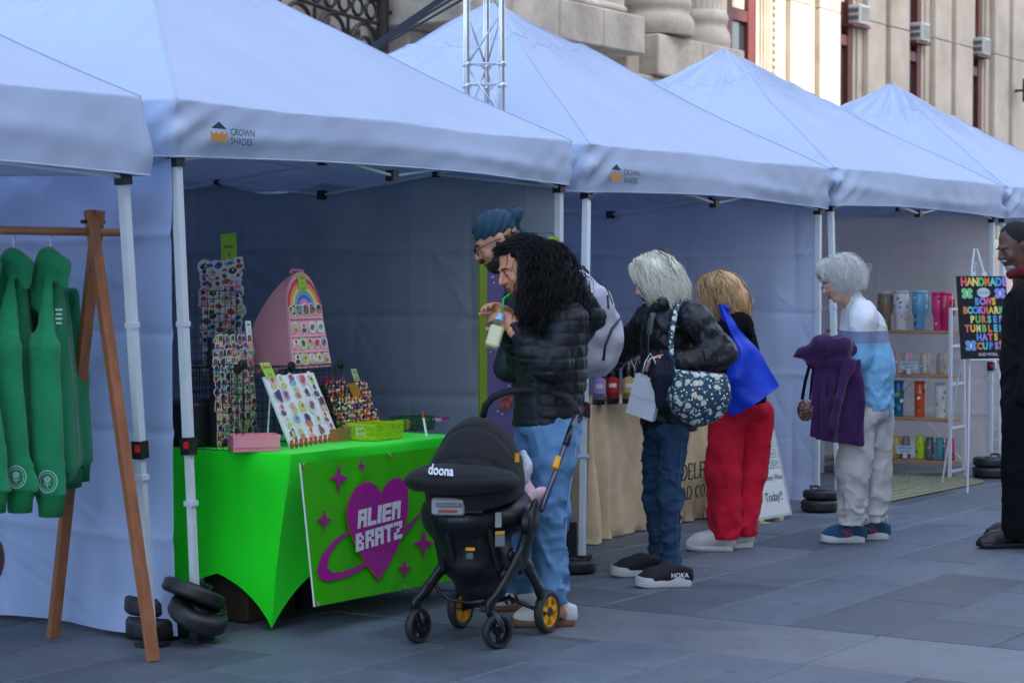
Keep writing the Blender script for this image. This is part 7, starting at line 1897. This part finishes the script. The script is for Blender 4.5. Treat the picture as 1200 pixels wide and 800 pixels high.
# bob: smooth core and many straight strands falling from the crown
s = SDF(*bounds([K3(730, 362), K3(810, 288), hc3 - .16, hc3 + .16], .02), .007)
s.ell(L3(0, -.018, .036), (.083, .098, .088), .02, ax=AX3); s.chain([L3(0, -.055, .0), L3(0, -.06, -.07)], [.078, .055], .04); s.chain([L3(-.056, .0, 0), L3(-.06, -.01, -.085)], [.030, .018], .03); s.chain([L3(.056, .0, 0), L3(.06, -.01, -.085)], [.030, .018], .03)
s.ell(L3(0, .095, -.05), (.062, .055, .085), .012, '-', ax=AX3); s.disp(lambda P: .004 * fbm(P * np.array([1, 1, .3], np.float32), 90, 2, 2)); s.build("hair", M_WHAIR, w3)
def bob(T, L, AX, m_, n, seed, drop, fr=.03, out=.03, wave=.0, cf=1.5, rr=(.0018, .0010), wob=.006, part=(0, .01, .125)):
    def root(rg): return L(part[0] + rg.normal() * .018, part[1] + rg.uniform(-.07, .055), part[2] + rg.normal() * .004)
    def tip(rg, p):
        a = rg.uniform(-2.45, 2.45) + math.pi; k = 1 + rg.uniform(-.12, .15)
        x, y = .092 * math.sin(a) * k, .095 * math.cos(a) * k - .02
        return L(x, y, -drop * (1 - .32 * max(0, math.cos(a))) + rg.uniform(-.025, .035) + .012 * math.sin(a * 9) + .010 * math.sin(a * 17))
    def bul(a, b, rg):
        c = L(0, -.015, .06); m_ = (a + b) / 2; d = m_ - c; d[2] *= .4; return m_ + unit(d) * (out + .045) + ZV * .035 + rg.normal(size=3) * .006
    strands(T, "hair_strands", m_, n, root, tip, bul, seed, rr, 12, wave, cf, wob, 3)
bob(w3, L3, AX3, M_WHAIR, 3600, 3, .140, wave=.002, wob=.008, out=.034)
bob(w3, L3, AX3, mat('ash_blonde', (.42, .39, .31), .5), 420, 31, .135, wave=.002, wob=.008, out=.034)
strands(w3, "fringe_strands", M_WHAIR, 420, lambda rg: L3(rg.normal() * .03, rg.uniform(.02, .06), .118), lambda rg, p: L3(rg.uniform(-.07, .07), rg.uniform(.085, .105), rg.uniform(.005, .04)), lambda a, b, rg: (a + b) / 2 + (AX3[1] * .03 + AX3[2] * .03), 8, (.0014, .0008), 8, 0, 1, .005, 3)
# dark streaks at the parting
strands(w3, "dark_roots", mat("dark_blonde_roots", (.16, .145, .12), .6), 120, lambda rg: L3(rg.uniform(-.03, .03), rg.uniform(-.09, .0), .13), lambda rg, p: L3(rg.uniform(-.1, .1), rg.uniform(-.125, -.06), rg.uniform(-.02, .05)), lambda a, b, rg: (a + b) / 2 + AX3[2] * .03 - AX3[1] * .03, 18, (.0013, .0008), 8, 0, 1, .005, 3)
# floral tote, strap over the shoulder
def floral(name, base, sc, spots):
    m = bpy.data.materials.new(name); m.use_nodes = True; N = m.node_tree.nodes; Lk = m.node_tree.links; b = N["Principled BSDF"]; b.inputs["Roughness"].default_value = .6
    tc = N.new("ShaderNodeTexCoord"); nz = N.new("ShaderNodeTexNoise"); nz.inputs["Scale"].default_value = sc * .5; Lk.new(tc.outputs["Object"], nz.inputs["Vector"])
    mx = N.new("ShaderNodeVectorMath"); mx.operation = 'MULTIPLY_ADD'; mx.inputs[1].default_value = (.02, .02, .02); Lk.new(nz.outputs["Color"], mx.inputs[0]); Lk.new(tc.outputs["Object"], mx.inputs[2])
    prev = None; col = None
    for k, (c, s_, thr) in enumerate(spots):
        v = N.new("ShaderNodeTexVoronoi"); v.inputs["Scale"].default_value = sc * s_; v.inputs["Randomness"].default_value = .9
        mp = N.new("ShaderNodeMapping"); mp.inputs["Location"].default_value = (k * 3.3, k * 1.7, k * .9); Lk.new(mx.outputs[0], mp.inputs[0]); Lk.new(mp.outputs[0], v.inputs["Vector"])
        cr = N.new("ShaderNodeValToRGB"); cr.color_ramp.interpolation = 'CONSTANT'; cr.color_ramp.elements[0].color = (1, 1, 1, 1); cr.color_ramp.elements[1].color = (0, 0, 0, 1); cr.color_ramp.elements[1].position = thr
        Lk.new(v.outputs["Distance"], cr.inputs[0]); mm = N.new("ShaderNodeMix"); mm.data_type = 'RGBA'; Lk.new(cr.outputs[0], mm.inputs[0])
        if col is None: mm.inputs[6].default_value = (*base, 1)
        else: Lk.new(col, mm.inputs[6])
        mm.inputs[7].default_value = (*c, 1); col = mm.outputs[2]
    Lk.new(col, b.inputs["Base Color"]); return m
M_FLOR = floral("floral_teal_cotton", srgb(18, 60, 84), 23, [(srgb(50, 110, 110), 1.4, .30), (srgb(198, 206, 190), 1.0, .34), (srgb(30, 70, 96), 1.0, .13), (srgb(226, 226, 214), 2.3, .27), (srgb(150, 40, 56), 1.2, .16), (srgb(200, 160, 120), 2.0, .13)])
tote = thing("floral_tote", "teal tote bag with a white flower print on the blonde woman's shoulder", "tote bag", K3(818, 500, -.26))
s = SDF(*bounds([K3(775, 508), K3(862, 420), K3(818, 460, -.42), K3(818, 460, -.06)], .02), .0065)
s.ell(K3(819, 466, -.25), (.150, .075, .135), .0); s.box(K3(818, 452, -.24), (.135, .05, .085), .04, .05); s.plane(K3(818, 434, -.24), (.12, 0, 1), k=.01)
s.disp(lambda P: .007 * fbm(P, 26, 4, 3)); s.build("bag", M_FLOR, tote)
MB().tube([K3(790, 440, -.27), K3(786, 420, -.26), K3(787, 390, -.25), K3(792, 364, -.19), K3(800, 352, -.10), K3(812, 362, .05), K3(822, 400, .04)], .013, 8, flat=((0, 1, 0), .35)).build("strap", M_FLOR, tote, smooth=True)
# navy cloth and white paper bag in the hand
s = SDF(*bounds([K3(755, 480), K3(800, 410), K3(775, 440, -.36), K3(775, 440, -.1)], .02), .0065)
s.chain([K3(783, 418, -.25), K3(776, 440, -.26), K3(774, 468, -.24)], [.035, .058, .045], .02, flat=((0, 1, 0), .5)); s.chain([K3(770, 425, -.23), K3(764, 450, -.22)], [.03, .03], .02, flat=((0, 1, 0), .5)); s.disp(folds(.010, 40, 3, .6))
s.build("navy_scarf", mat("navy_knit", srgb(20, 24, 46), .9, var=.2, vscale=20), None); tag(bpy.data.objects["navy_scarf"], "navy scarf bundled in the blonde woman's hand above the paper bag", "scarf")
pbq = [K3(745, 437, -.27), K3(776, 447, -.25), K3(764, 494, -.25), K3(733, 483, -.27)]
pb_ = thing("paper_bag", "small white paper gift bag held tilted by the blonde woman", "paper bag", pbq[3])
M_PAPER = mat("white_paper", (.60, .63, .70), .7, var=.04, vscale=8)
off = np.array([.02, .06, .0])
b = MB(); vs = pbq + [p + off for p in pbq]; b.add(vs, [(0, 3, 2, 1), (4, 5, 6, 7), (1, 2, 6, 5), (2, 3, 7, 6), (3, 0, 4, 7)]); b.build("bag", M_PAPER, pb_)
MB().tube([K3(752, 440, -.27), K3(756, 424, -.265), K3(762, 414, -.26), K3(768, 424, -.265), K3(769, 445, -.26)], .0035, 6).build("handle", M_PAPER, pb_, smooth=True)
MB().bar(K3(739, 462, -.274), K3(770, 471, -.255), .0015, .0015).build("fold_line", cmat(150, 156, 170, .7), pb_)

# ---------------------------------------------------------------- woman in red trousers with blue tote
D4 = 11.0
def K4(px, py, dy=0.0): return at(px, py, D4 + dy)
w4 = thing("person", "woman with strawberry blonde hair in a black top and red trousers", "person", (K4(862, 640)[0], D4, 0))
J = dict(pelvis=(868, 480, .02), chest=(858, 400, .04), neck=(846, 368, .02), arm_r=[(862, 388, -.16), (852, 436, -.16), (862, 462, -.02)], arm_l=[(842, 388, .18), (826, 430, .2), (810, 455, .15)], leg_r=[(855, 500, -.07), (850, 560, -.07), (850, 628, -.06)], leg_l=[(882, 500, .08), (880, 560, .06), (872, 622, .04)])
hc4 = K4(843, 346); f4 = unit((-.88, .36, -.30)); u4 = unit((-.30, .05, .95))
s = SDF(*bounds([K4(800, 650), K4(900, 308), K4(860, 450, -.34), K4(860, 450, .36)], .02), .0068)
inner_body(s, K4, J); L4, AX4 = head(s, hc4, f4, u4, .98); s.chain([K4(852, 375, .02), hc4 + np.array([.015, 0, -.06])], [.05, .046], .03)
hand(s, K4(862, 462, -.02), (.4, .3, -.6), (-.3, -.9, .1), 1, .5, .8); hand(s, K4(809, 456, .15), (-.8, .1, -.5), (-.2, .2, .9), 1, .5)
s.build("body", skin("skin_rosy", 216, 160, 138), w4); face_marks(w4, L4, AX4, .98, browm=_MATS["fair_brow"])
M_BLKK = mat("black_knit", (.004, .004, .0055), .95, spec=.15, bump=.3, bscale=240, dist=.003)
s = SDF(*bounds([K4(800, 480), K4(905, 352), K4(860, 420, -.34), K4(860, 420, .36)], .03), .0085)
s.chain([K4(868, 470, .02), K4(864, 430, .03), K4(858, 392, .03)], [.140, .138, .130], .04, flat=((0, 1, 0), 1.15)); s.cone(K4(866, 382, -.12), K4(844, 382, .16), .082, .075, .05)
s.chain([K4(852, 388, -.16), K4(848, 436, -.16), K4(862, 462, -.03)], [.075, .062, .046], .03); s.chain([K4(842, 390, .19), K4(826, 430, .2), K4(812, 454, .15)], [.07, .058, .044], .03); s.cone(K4(852, 370, .01), K4(848, 362, .01), .06, .055, .03)
s.disp(folds(.009, 22, 3, .8)); s.plane(K4(868, 476), (0, 0, -1)); s.build("top", M_BLKK, w4)
M_REDT = mat("red_trousers", srgb(206, 0, 44), .85, wrk=(8, .4, (1, 1, .5)), var=.12, vscale=8, bump=.2, bscale=260, dist=.002)
s = SDF(*bounds([K4(815, 640), K4(915, 462), K4(860, 540, -.3), K4(860, 540, .32)], .02), .0085)
s.chain([K4(852, 488, -.06), K4(848, 555, -.08), K4(850, 627, -.07)], [.112, .098, .090], .03); s.chain([K4(884, 486, .07), K4(879, 555, .07), K4(870, 622, .05)], [.110, .092, .085], .03); s.ell(K4(867, 478, .0), (.155, .15, .09), .03)
s.disp(folds(.010, 17, 6, .45)); s.disp(folds(.010, 28, 2, 1.2, .12, .12)); s.plane(K4(850, 631, -.07), (0, 0, -1)); s.build("trousers", M_REDT, w4)
M_SNK = mat("cream_sneaker", (.62, .58, .56), .7, bump=.2, bscale=200, dist=.002)
g_ = ground(858, 645); shoe(w4, g_, (-1, .08), .25, M_SNK, M_SWH, bulk=1.1, lace_m=M_SWH); g_ = ground(880, 641); shoe(w4, (g_[0], g_[1] + .02), (-.75, -.35), .25, M_SNK, M_SWH, bulk=1.1)
M_SHAIR = mat("strawberry_hair", srgb(216, 176, 126), .5); M_SHAIR2 = mat("copper_lowlight", srgb(150, 100, 68), .55)
s = SDF(*bounds([K4(810, 385), K4(890, 305), hc4 - .18, hc4 + .18], .02), .007)
s.ell(L4(0, -.02, .036), (.083, .098, .088), .02, ax=AX4); s.chain([L4(0, -.06, .02), L4(0, -.08, -.06), L4(.0, -.09, -.10)], [.078, .07, .04], .04); s.chain([L4(.052, -.02, 0), L4(.055, -.04, -.10)], [.03, .02], .03); s.chain([L4(-.052, -.02, 0), L4(-.055, -.04, -.10)], [.03, .02], .03)
s.ell(L4(0, .095, -.045), (.064, .06, .085), .012, '-', ax=AX4); s.disp(lambda P: .006 * fbm(P * np.array([1, 1, .35], np.float32), 70, 5, 2)); s.build("hair", M_SHAIR, w4)
bob(w4, L4, AX4, M_SHAIR, 3000, 13, .150, wave=.006, cf=1.3, wob=.012, out=.036); bob(w4, L4, AX4, M_SHAIR2, 1000, 17, .145, wave=.006, cf=1.3, wob=.012, out=.036); bob(w4, L4, AX4, mat('light_blonde', srgb(236, 208, 160), .5), 700, 19, .145, wave=.006, cf=1.3, wob=.012, out=.038)
MB().ball(L4(-.03, .072, .075), (.034, .012, .022), 10, ax=AX4).build("sunglasses_lens", M_BLKL, w4, smooth=True); MB().ball(L4(.04, .07, .075), (.034, .012, .022), 10, ax=AX4).build("sunglasses_lens", M_BLKL, w4, smooth=True)
for e in (-1, 1): MB().tube([L4(.07 * e, .06, .075), L4(.094 * e, .0, .05), L4(.095 * e, -.03, .03)], .003, 6).build("sunglasses_arm", M_BLKL, w4)
MB().tube([K4(842, 372, -.10), K4(862, 363, -.13), K4(876, 372, -.10), K4(884, 400, -.02)], .010, 8, flat=((0, 1, 0), .4)).build("tan_strap", cmat(186, 128, 92, .6), w4, smooth=True)
# blue tote: thin nylon sling widening from the strap
M_BLUE = mat("royal_blue_nylon", srgb(8, 60, 200), .5, wrk=(6, .45), var=.08, vscale=6, bump=.15, bscale=60, dist=.006)
bt = thing("blue_tote", "large royal blue nylon tote hanging from the shoulder of the woman in red trousers", "tote bag", K4(880, 485, -.25))
lef = [(842, 357), (846, 372), (852, 392), (855, 410), (856, 425), (846, 436), (842, 452), (845, 468), (852, 482), (858, 488)]
rig = [(848, 356), (855, 367), (864, 382), (873, 394), (884, 404), (891, 412), (898, 426), (905, 438), (910, 446), (914, 452)]
G = []
for k, (a, b_) in enumerate(zip(lef, rig)):
    ln = []
    for j in range(13):
        u = j / 12; e = math.sin(math.pi * u)
        px = a[0] + (b_[0] - a[0]) * u; py = a[1] + (b_[1] - a[1]) * u + (2.5 * e if k > 7 else 0)
        dy = -.20 - .085 * e * min(1, k / 4) + .008 * math.sin(9 * u + k * 1.3) + .006 * math.sin(17 * u - k)
        ln.append(K4(px, py, dy))
    G.append(ln)
Gb = [[p + np.array([.0, .03 + .10 * math.sin(math.pi * j / 12) * min(1, k / 4), 0]) for j, p in enumerate(ln)] for k, ln in enumerate(G)]
b = MB(); b.grid(np.array(G)); b.grid(np.array(Gb)); b.grid(np.array([[p, q] for p, q in zip([l[0] for l in G], [l[0] for l in Gb])])); b.grid(np.array([[p, q] for p, q in zip([l[-1] for l in G], [l[-1] for l in Gb])])); b.grid(np.array([[p, q] for p, q in zip(G[-1], Gb[-1])]))
bo = b.build("bag", M_BLUE, bt, smooth=True); sub = bo.modifiers.new("sub", 'SUBSURF'); sub.levels = 2; sub.render_levels = 2
MB().tube([K4(846, 361, -.20), K4(853, 362, -.14), K4(862, 366, .0), K4(868, 376, .08)], .016, 8, flat=((0, 1, 0), .3)).build("strap", M_BLUE, bt, smooth=True)

# ---------------------------------------------------------------- older woman with white curls, banded sweater
D5 = 11.25
def K5(px, py, dy=0.0): return at(px, py, D5 + dy)
w5 = thing("person", "older white-haired woman in a white and light blue banded sweater and pale trousers", "person", (K5(1008, 630)[0], D5, 0))
J = dict(pelvis=(1015, 480, .02), chest=(1013, 395, .03), neck=(1002, 352, .02), arm_r=[(1012, 372, -.15), (1004, 420, -.12), (990, 416, -.08)], arm_l=[(1000, 372, .16), (995, 420, .1), (985, 418, .0)], leg_r=[(1008, 500, -.07), (1000, 555, -.09), (998, 612, -.08)], leg_l=[(1026, 500, .07), (1026, 555, .06), (1026, 608, .05)])
hc5 = K5(985, 327); f5 = unit((-.92, -.10, -.34)); u5 = unit((-.30, 0, .95))
s = SDF(*bounds([K5(940, 635), K5(1050, 290), K5(1010, 450, -.36), K5(1010, 450, .34)], .02), .0068)
inner_body(s, K5, J); L5, AX5 = head(s, hc5, f5, u5, .97); s.chain([K5(1000, 356, .02), hc5 + np.array([.015, 0, -.06])], [.05, .046], .03)
hand(s, K5(988, 416, -.09), (-.9, -.3, -.1), (0, -.6, .8), -1, .9, .8); hand(s, K5(984, 417, -.03), (-.9, -.2, -.1), (0, .2, .9), 1, .9, .8)
s.build("body", skin("skin_pale", 218, 168, 150), w5); face_marks(w5, L5, AX5, .97, browm=mat("grey_brow", (.3, .29, .28), .8))
# sweater in three colour bands: one knit surface cut by height
def banded(name, bands, z_soft=.0):
    m = bpy.data.materials.new(name); m.use_nodes = True; N = m.node_tree.nodes; Lk = m.node_tree.links; b = N["Principled BSDF"]; b.inputs["Roughness"].default_value = .9
    g = N.new("ShaderNodeNewGeometry"); sp = N.new("ShaderNodeSeparateXYZ"); Lk.new(g.outputs["Position"], sp.inputs[0]); mr = N.new("ShaderNodeMapRange"); mr.inputs[1].default_value = .5; mr.inputs[2].default_value = 1.5; Lk.new(sp.outputs[2], mr.inputs[0])
    cr = N.new("ShaderNodeValToRGB"); cr.color_ramp.interpolation = 'CONSTANT'
    for i, (z, c) in enumerate(bands):
        if i == 0: cr.color_ramp.elements[1].position = 1.0; cr.color_ramp.elements[0].color = (*c, 1); cr.color_ramp.elements[1].color = (*bands[-1][1], 1)
        else: cr.color_ramp.elements.new(z - .5).color = (*c, 1)
    Lk.new(mr.outputs[0], cr.inputs[0]); Lk.new(cr.outputs[0], b.inputs["Base Color"])
    nz = N.new("ShaderNodeTexNoise"); nz.inputs["Scale"].default_value = 240; bp = N.new("ShaderNodeBump"); bp.inputs["Strength"].default_value = .35; bp.inputs["Distance"].default_value = .003; Lk.new(nz.outputs["Fac"], bp.inputs["Height"]); Lk.new(bp.outputs[0], b.inputs["Normal"]); return m
zc1 = float(K5(1015, 402)[2]); zc2 = float(K5(1015, 388)[2])
M_SWT = banded("banded_sweater_knit", [(.5, srgb(120, 176, 214)), (zc1, srgb(128, 142, 172)), (zc2, srgb(222, 224, 228))])
s = SDF(*bounds([K5(950, 495), K5(1055, 338), K5(1010, 420, -.38), K5(1010, 420, .34)], .03), .0085)
s.chain([K5(1017, 472, .02), K5(1017, 430, .02), K5(1013, 385, .02)], [.146, .145, .125], .04, flat=((0, 1, 0), 1.18)); s.cone(K5(1012, 368, -.12), K5(1002, 368, .15), .078, .072, .05); s.cone(K5(1003, 358, .01), K5(1000, 350, .01), .062, .055, .03)
s.chain([K5(1012, 376, -.16), K5(1006, 418, -.15), K5(992, 414, -.08)], [.080, .072, .046], .03); s.chain([K5(1000, 378, .17), K5(992, 422, .12), K5(980, 420, -.04)], [.075, .066, .046], .03)
s.disp(folds(.006, 20, 5, .8)); s.disp(folds(.010, 36, 7, 1.2, .82, .1)); s.plane(K5(1016, 488), (0, 0, -1)); s.build("sweater", M_SWT, w5)
M_PALE = mat("pale_grey_trousers", srgb(182, 178, 176), .9, wrk=(9, .5, (1, 1, .8)), var=.08, vscale=8, bump=.2, bscale=220, dist=.002)
s = SDF(*bounds([K5(970, 622), K5(1055, 470), K5(1010, 540, -.3), K5(1010, 540, .3)], .02), .0085)
s.chain([K5(1006, 492, -.07), K5(1000, 552, -.09), K5(998, 611, -.08)], [.108, .096, .088], .03); s.chain([K5(1028, 490, .07), K5(1026, 552, .06), K5(1025, 608, .05)], [.105, .090, .082], .03); s.ell(K5(1016, 482, .0), (.14, .15, .09), .03)
s.disp(folds(.012, 18, 8, .6)); s.disp(folds(.014, 30, 4, 1.3, .12, .12)); s.plane(K5(998, 614, -.08), (0, 0, -1)); s.build("trousers", M_PALE, w5)
M_TEAL = mat("teal_mesh_shoe", srgb(32, 84, 116), .8, var=.2, vscale=20); M_PKS = mat("coral_stripe", srgb(196, 70, 100), .6)
st5 = [(.30, .045, .42, .085, .006), (.42, .04, .54, .078, .006), (.50, .078, .36, .045, .006)]
for (px, py, dx) in ((1012, 635, 0), (1040, 631, .04)):
    g_ = ground(px, py); shoe(w5, g_, (-1, -.08), .245, M_TEAL, M_SWH, sole_h=.034, bulk=1.05, acc=st5, acc_m=M_PKS, lace_m=M_PKS)
    MB().tube([(g_[0] - .035, g_[1], .075), (g_[0] - .03, g_[1], .13)], .034, 12).build("sock", cmat(190, 192, 205, .9), w5, smooth=True)
M_OHAIR = mat("silver_white_hair", (.82, .80, .76), .55, var=.1, vscale=45)
s = SDF(*bounds([K5(952, 352), K5(1025, 290), hc5 - .16, hc5 + .16], .02), .007)
s.ell(L5(0, -.022, .04), (.086, .10, .088), .02, ax=AX5); s.ell(L5(0, -.07, -.03), (.085, .06, .06), .04, ax=AX5); s.ell(L5(-.06, .01, -.01), (.035, .05, .05), .03, ax=AX5); s.ell(L5(.06, .01, -.01), (.035, .05, .05), .03, ax=AX5)
s.ell(L5(0, .10, -.045), (.066, .062, .085), .012, '-', ax=AX5); s.disp(lambda P: .007 * fbm(P, 60, 3, 3)); s.build("hair", M_OHAIR, w5)
bob(w5, L5, AX5, M_OHAIR, 2800, 23, .062, wave=.009, cf=1.6, wob=.013, out=.022, rr=(.0014, .0008))
strands(w5, "fringe_strands", M_OHAIR, 380, lambda rg: L5(rg.normal() * .03, rg.uniform(.02, .06), .118), lambda rg, p: L5(rg.uniform(-.08, .07), rg.uniform(.08, .105), rg.uniform(.02, .06)), lambda a, b, rg: (a + b) / 2 + (AX5[1] * .03 + AX5[2] * .03), 28, (.0014, .0008), 8, .006, 1.5, .008, 3)
MB().ball(L5(-.052, .095, .055), (.022, .008, .018), 8, ax=AX5).build("sunglasses_lens", M_BLKL, w5, smooth=True); MB().ball(L5(.03, .105, .055), (.026, .008, .018), 8, ax=AX5).build("sunglasses_lens", M_BLKL, w5, smooth=True)
for e in (-1, 1): MB().tube([L5(.030 * e + .024 * math.cos(a), .112, -.024 + .020 * math.sin(a)) for a in np.linspace(0, 6.28, 16, endpoint=False)], .0016, 5, closed=True).build("glasses_rim", M_BLKL, w5)
MB().tube([L5(-.05, .11, -.018), L5(-.082, .03, -.012)], .0016, 5).build("glasses_arm", M_BLKL, w5)
# purple coat over her forearm
M_PUR = mat("purple_wool", srgb(54, 13, 70), .95, wrk=(7, .4, (1, 1, .5)), var=.18, vscale=12, bump=.35, bscale=180, dist=.003, sheen=.2)
pc = thing("purple_coat", "purple wool coat draped over the older woman's forearm", "coat", K5(985, 523, -.2))
s = SDF(*bounds([K5(922, 530), K5(1020, 385), K5(975, 450, -.48), K5(975, 450, .2)], .02), .008)
s.chain([K5(1003, 412, -.17), K5(984, 404, -.22), K5(962, 405, -.24), K5(938, 414, -.22), K5(930, 418, -.21)], [.048, .052, .055, .028, .012], .03, flat=((0, 1, 0), 1.2)); s.chain([K5(990, 424, -.23), K5(950, 424, -.23)], [.042, .036], .03)
s.box(K5(982, 471, -.215), (.130, .024, .235), .02, .02)
for px, y1, rr_ in ((955, 508, .034), (965, 514, .034), (974, 518, .036), (984, 521, .036), (993, 523, .038), (1002, 524, .036), (1009, 520, .030)):
    q_ = .022 * math.cos(px * 2.1)
    s.chain([K5(px * .9 + 98, 424, -.225), K5(px + 2 * math.sin(px), 470, -.235 + q_), K5(px + 1, y1, -.225 + q_)], [rr_ * .8, rr_ * .85, rr_ * .95], .008, flat=((0, 1, 0), .7))
s.chain([K5(996, 428, -.26), K5(982, 470, -.295), K5(976, 500, -.295)], [.03, .036, .042], .008, flat=((0, 1, 0), .55)); s.box(K5(975, 509, -.31), (.05, .03, .02), .004, .0, '-')
s.disp(folds(.012, 24, 3, .35)); s.plane(K5(985, 519, -.2), (-.16, 0, -1)); s.build("cloth", M_PUR, pc)
pr = thing("floral_purse", "small brown floral purse hanging below the purple coat", "purse", K5(943, 496, -.25))
s = SDF(*bounds([K5(930, 500), K5(958, 455), K5(944, 480, -.32), K5(944, 480, -.14)], .02), .006); s.ell(K5(944, 481, -.24), (.045, .03, .062), 0); s.plane(K5(944, 466, -.24), (0, 0, 1), k=.01); s.disp(lambda P: .004 * fbm(P, 50, 2, 2))
s.build("bag", floral("floral_brown_cotton", srgb(70, 56, 48), 34, [(srgb(150, 120, 84), 1.2, .32), (srgb(180, 60, 90), 1.0, .22), (srgb(206, 190, 150), 2.0, .2)]), pr); MB().tube([K5(940, 468, -.24), K5(944, 445, -.25), K5(951, 420, -.25)], .010, 6, flat=((0, 1, 0), .4)).build("strap", _MATS["black_knit"], pr, smooth=True); MB().tube([K5(949, 468, -.23), K5(951, 445, -.24), K5(954, 420, -.25)], .006, 6, flat=((0, 1, 0), .4)).build("strap", _MATS["black_knit"], pr, smooth=True)

# ---------------------------------------------------------------- man in black at the right edge
D6 = 11.1
def K6(px, py, dy=0.0): return at(px, py, D6 + dy)
m6 = thing("person", "man with a grey goatee in a black jacket at the right edge", "person", (K6(1196, 640)[0], D6, 0))
J = dict(pelvis=(1200, 470, .02), chest=(1204, 370, .03), neck=(1199, 322, .02), arm_r=[(1204, 350, -.20), (1214, 415, -.20), (1200, 462, -.16)], arm_l=[(1200, 350, .2), (1200, 415, .2), (1194, 460, .1)], leg_r=[(1196, 500, -.08), (1190, 560, -.08), (1188, 620, -.08)], leg_l=[(1206, 500, .08), (1206, 560, .1), (1208, 618, .12)])
hc6 = K6(1190, 288); f6 = unit((-.90, -.30, -.30)); u6 = unit((-.28, 0, .96))
s = SDF(*bounds([K6(1140, 640), K6(1250, 258), K6(1200, 450, -.38), K6(1200, 450, .38)], .02), .007)
inner_body(s, K6, J); L6, AX6 = head(s, hc6, f6, u6, 1.02, 1.08); s.chain([K6(1200, 326, .02), hc6 + np.array([.02, 0, -.06])], [.058, .055], .03)
hand(s, K6(1200, 462, -.15), (-.1, .3, -.95), (-.3, -.9, .1), -1, .3, .9); hand(s, K6(1194, 462, .1), (.1, -.2, -.95), (-.3, .9, .1), 1, .3, .9)
s.build("body", skin("skin_brown", 96, 62, 48), m6); face_marks(m6, L6, AX6, 1.02, lipm=mat("lip_brown", srgb(80, 44, 40), .5), browm=mat("grey_brow2", (.12, .12, .12), .8))
s = SDF(hc6 - .18, hc6 + .18, .006); s.ell(L6(0, .05, -.10), (.040, .045, .042), .02, ax=AX6); s.chain([L6(-.028, .096, -.060), L6(0, .106, -.055), L6(.028, .096, -.060)], [.006, .008, .006], .008); s.ell(L6(0, .106, -.073), (.02, .014, .008), .004, '-', ax=AX6); s.disp(lambda P: .003 * fbm(P, 150, 4, 2)); s.build("goatee", mat("grey_beard", (.30, .30, .31), .9, bump=.6, bscale=260, dist=.004), m6)
s = SDF(hc6 - .18, hc6 + .18, .006); s.ell(L6(0, -.018, .036), (.079, .097, .094), .0, ax=AX6); s.plane(L6(0, .045, .06), AX6[1] * 1 - AX6[2] * .35, k=.004); s.plane(L6(0, 0, -.02), -AX6[2], k=.004); s.disp(lambda P: .002 * fbm(P, 180, 4, 2)); s.build("hair", mat("short_black_hair", (.012, .011, .011), .95, bump=.6, bscale=300, dist=.003), m6)
M_BLKC = mat("black_jacket_cloth", (.005, .005, .007), .85, spec=.2, wrk=(9, .4), var=.2, vscale=9, bump=.2, bscale=120, dist=.004); M_RED2 = mat("dark_red_fleece", srgb(96, 10, 24), .9, var=.15, vscale=10)
s = SDF(*bounds([K6(1140, 500), K6(1260, 312), K6(1200, 420, -.4), K6(1200, 420, .4)], .03), .0095)
s.chain([K6(1210, 484, .02), K6(1209, 420, .03), K6(1208, 365, .03)], [.170, .165, .155], .04, flat=((0, 1, 0), 1.15)); s.cone(K6(1206, 345, -.18), K6(1202, 345, .2), .08, .075, .05); s.chain([K6(1206, 350, -.20), K6(1214, 415, -.22), K6(1202, 462, -.18)], [.080, .074, .062], .03); s.chain([K6(1200, 350, .2), K6(1202, 415, .2), K6(1196, 460, .12)], [.08, .07, .05], .03)
s.disp(folds(.010, 20, 5, .8)); s.build("jacket", M_BLKC, m6)
s = SDF(*bounds([K6(1150, 420), K6(1230, 308), K6(1195, 360, -.3), K6(1195, 360, .3)], .02), .008); s.chain([K6(1204, 335, .02), K6(1198, 380, .0), K6(1192, 425, -.02)], [.085, .09, .07], .03, flat=((0, 1, 0), .8)); s.chain([K6(1184, 322, -.07), K6(1196, 318, -.10), K6(1212, 322, -.06)], [.028, .032, .03], .02); s.disp(folds(.008, 26, 3, .6)); s.build("hoodie", M_RED2, m6)
s = SDF(*bounds([K6(1150, 635), K6(1260, 462), K6(1200, 540, -.32), K6(1200, 540, .34)], .02), .0095)
s.chain([K6(1198, 488, -.08), K6(1194, 555, -.08), K6(1192, 622, -.08)], [.115, .098, .088], .03); s.chain([K6(1210, 488, .09), K6(1210, 555, .1), K6(1211, 620, .12)], [.11, .092, .085], .03); s.disp(folds(.010, 18, 8, .6)); s.plane(K6(1192, 630, -.08), (0, 0, -1)); s.build("trousers", M_BLKK, m6)
g_ = ground(1204, 641); shoe(m6, g_, (-1, -.15), .29, M_BLKL, M_BLKL, bulk=1.1, lace_m=M_BLKL); g_ = ground(1222, 636); shoe(m6, (g_[0], g_[1] + .2), (-1, -.15), .29, M_BLKL, M_BLKL, bulk=1.1)
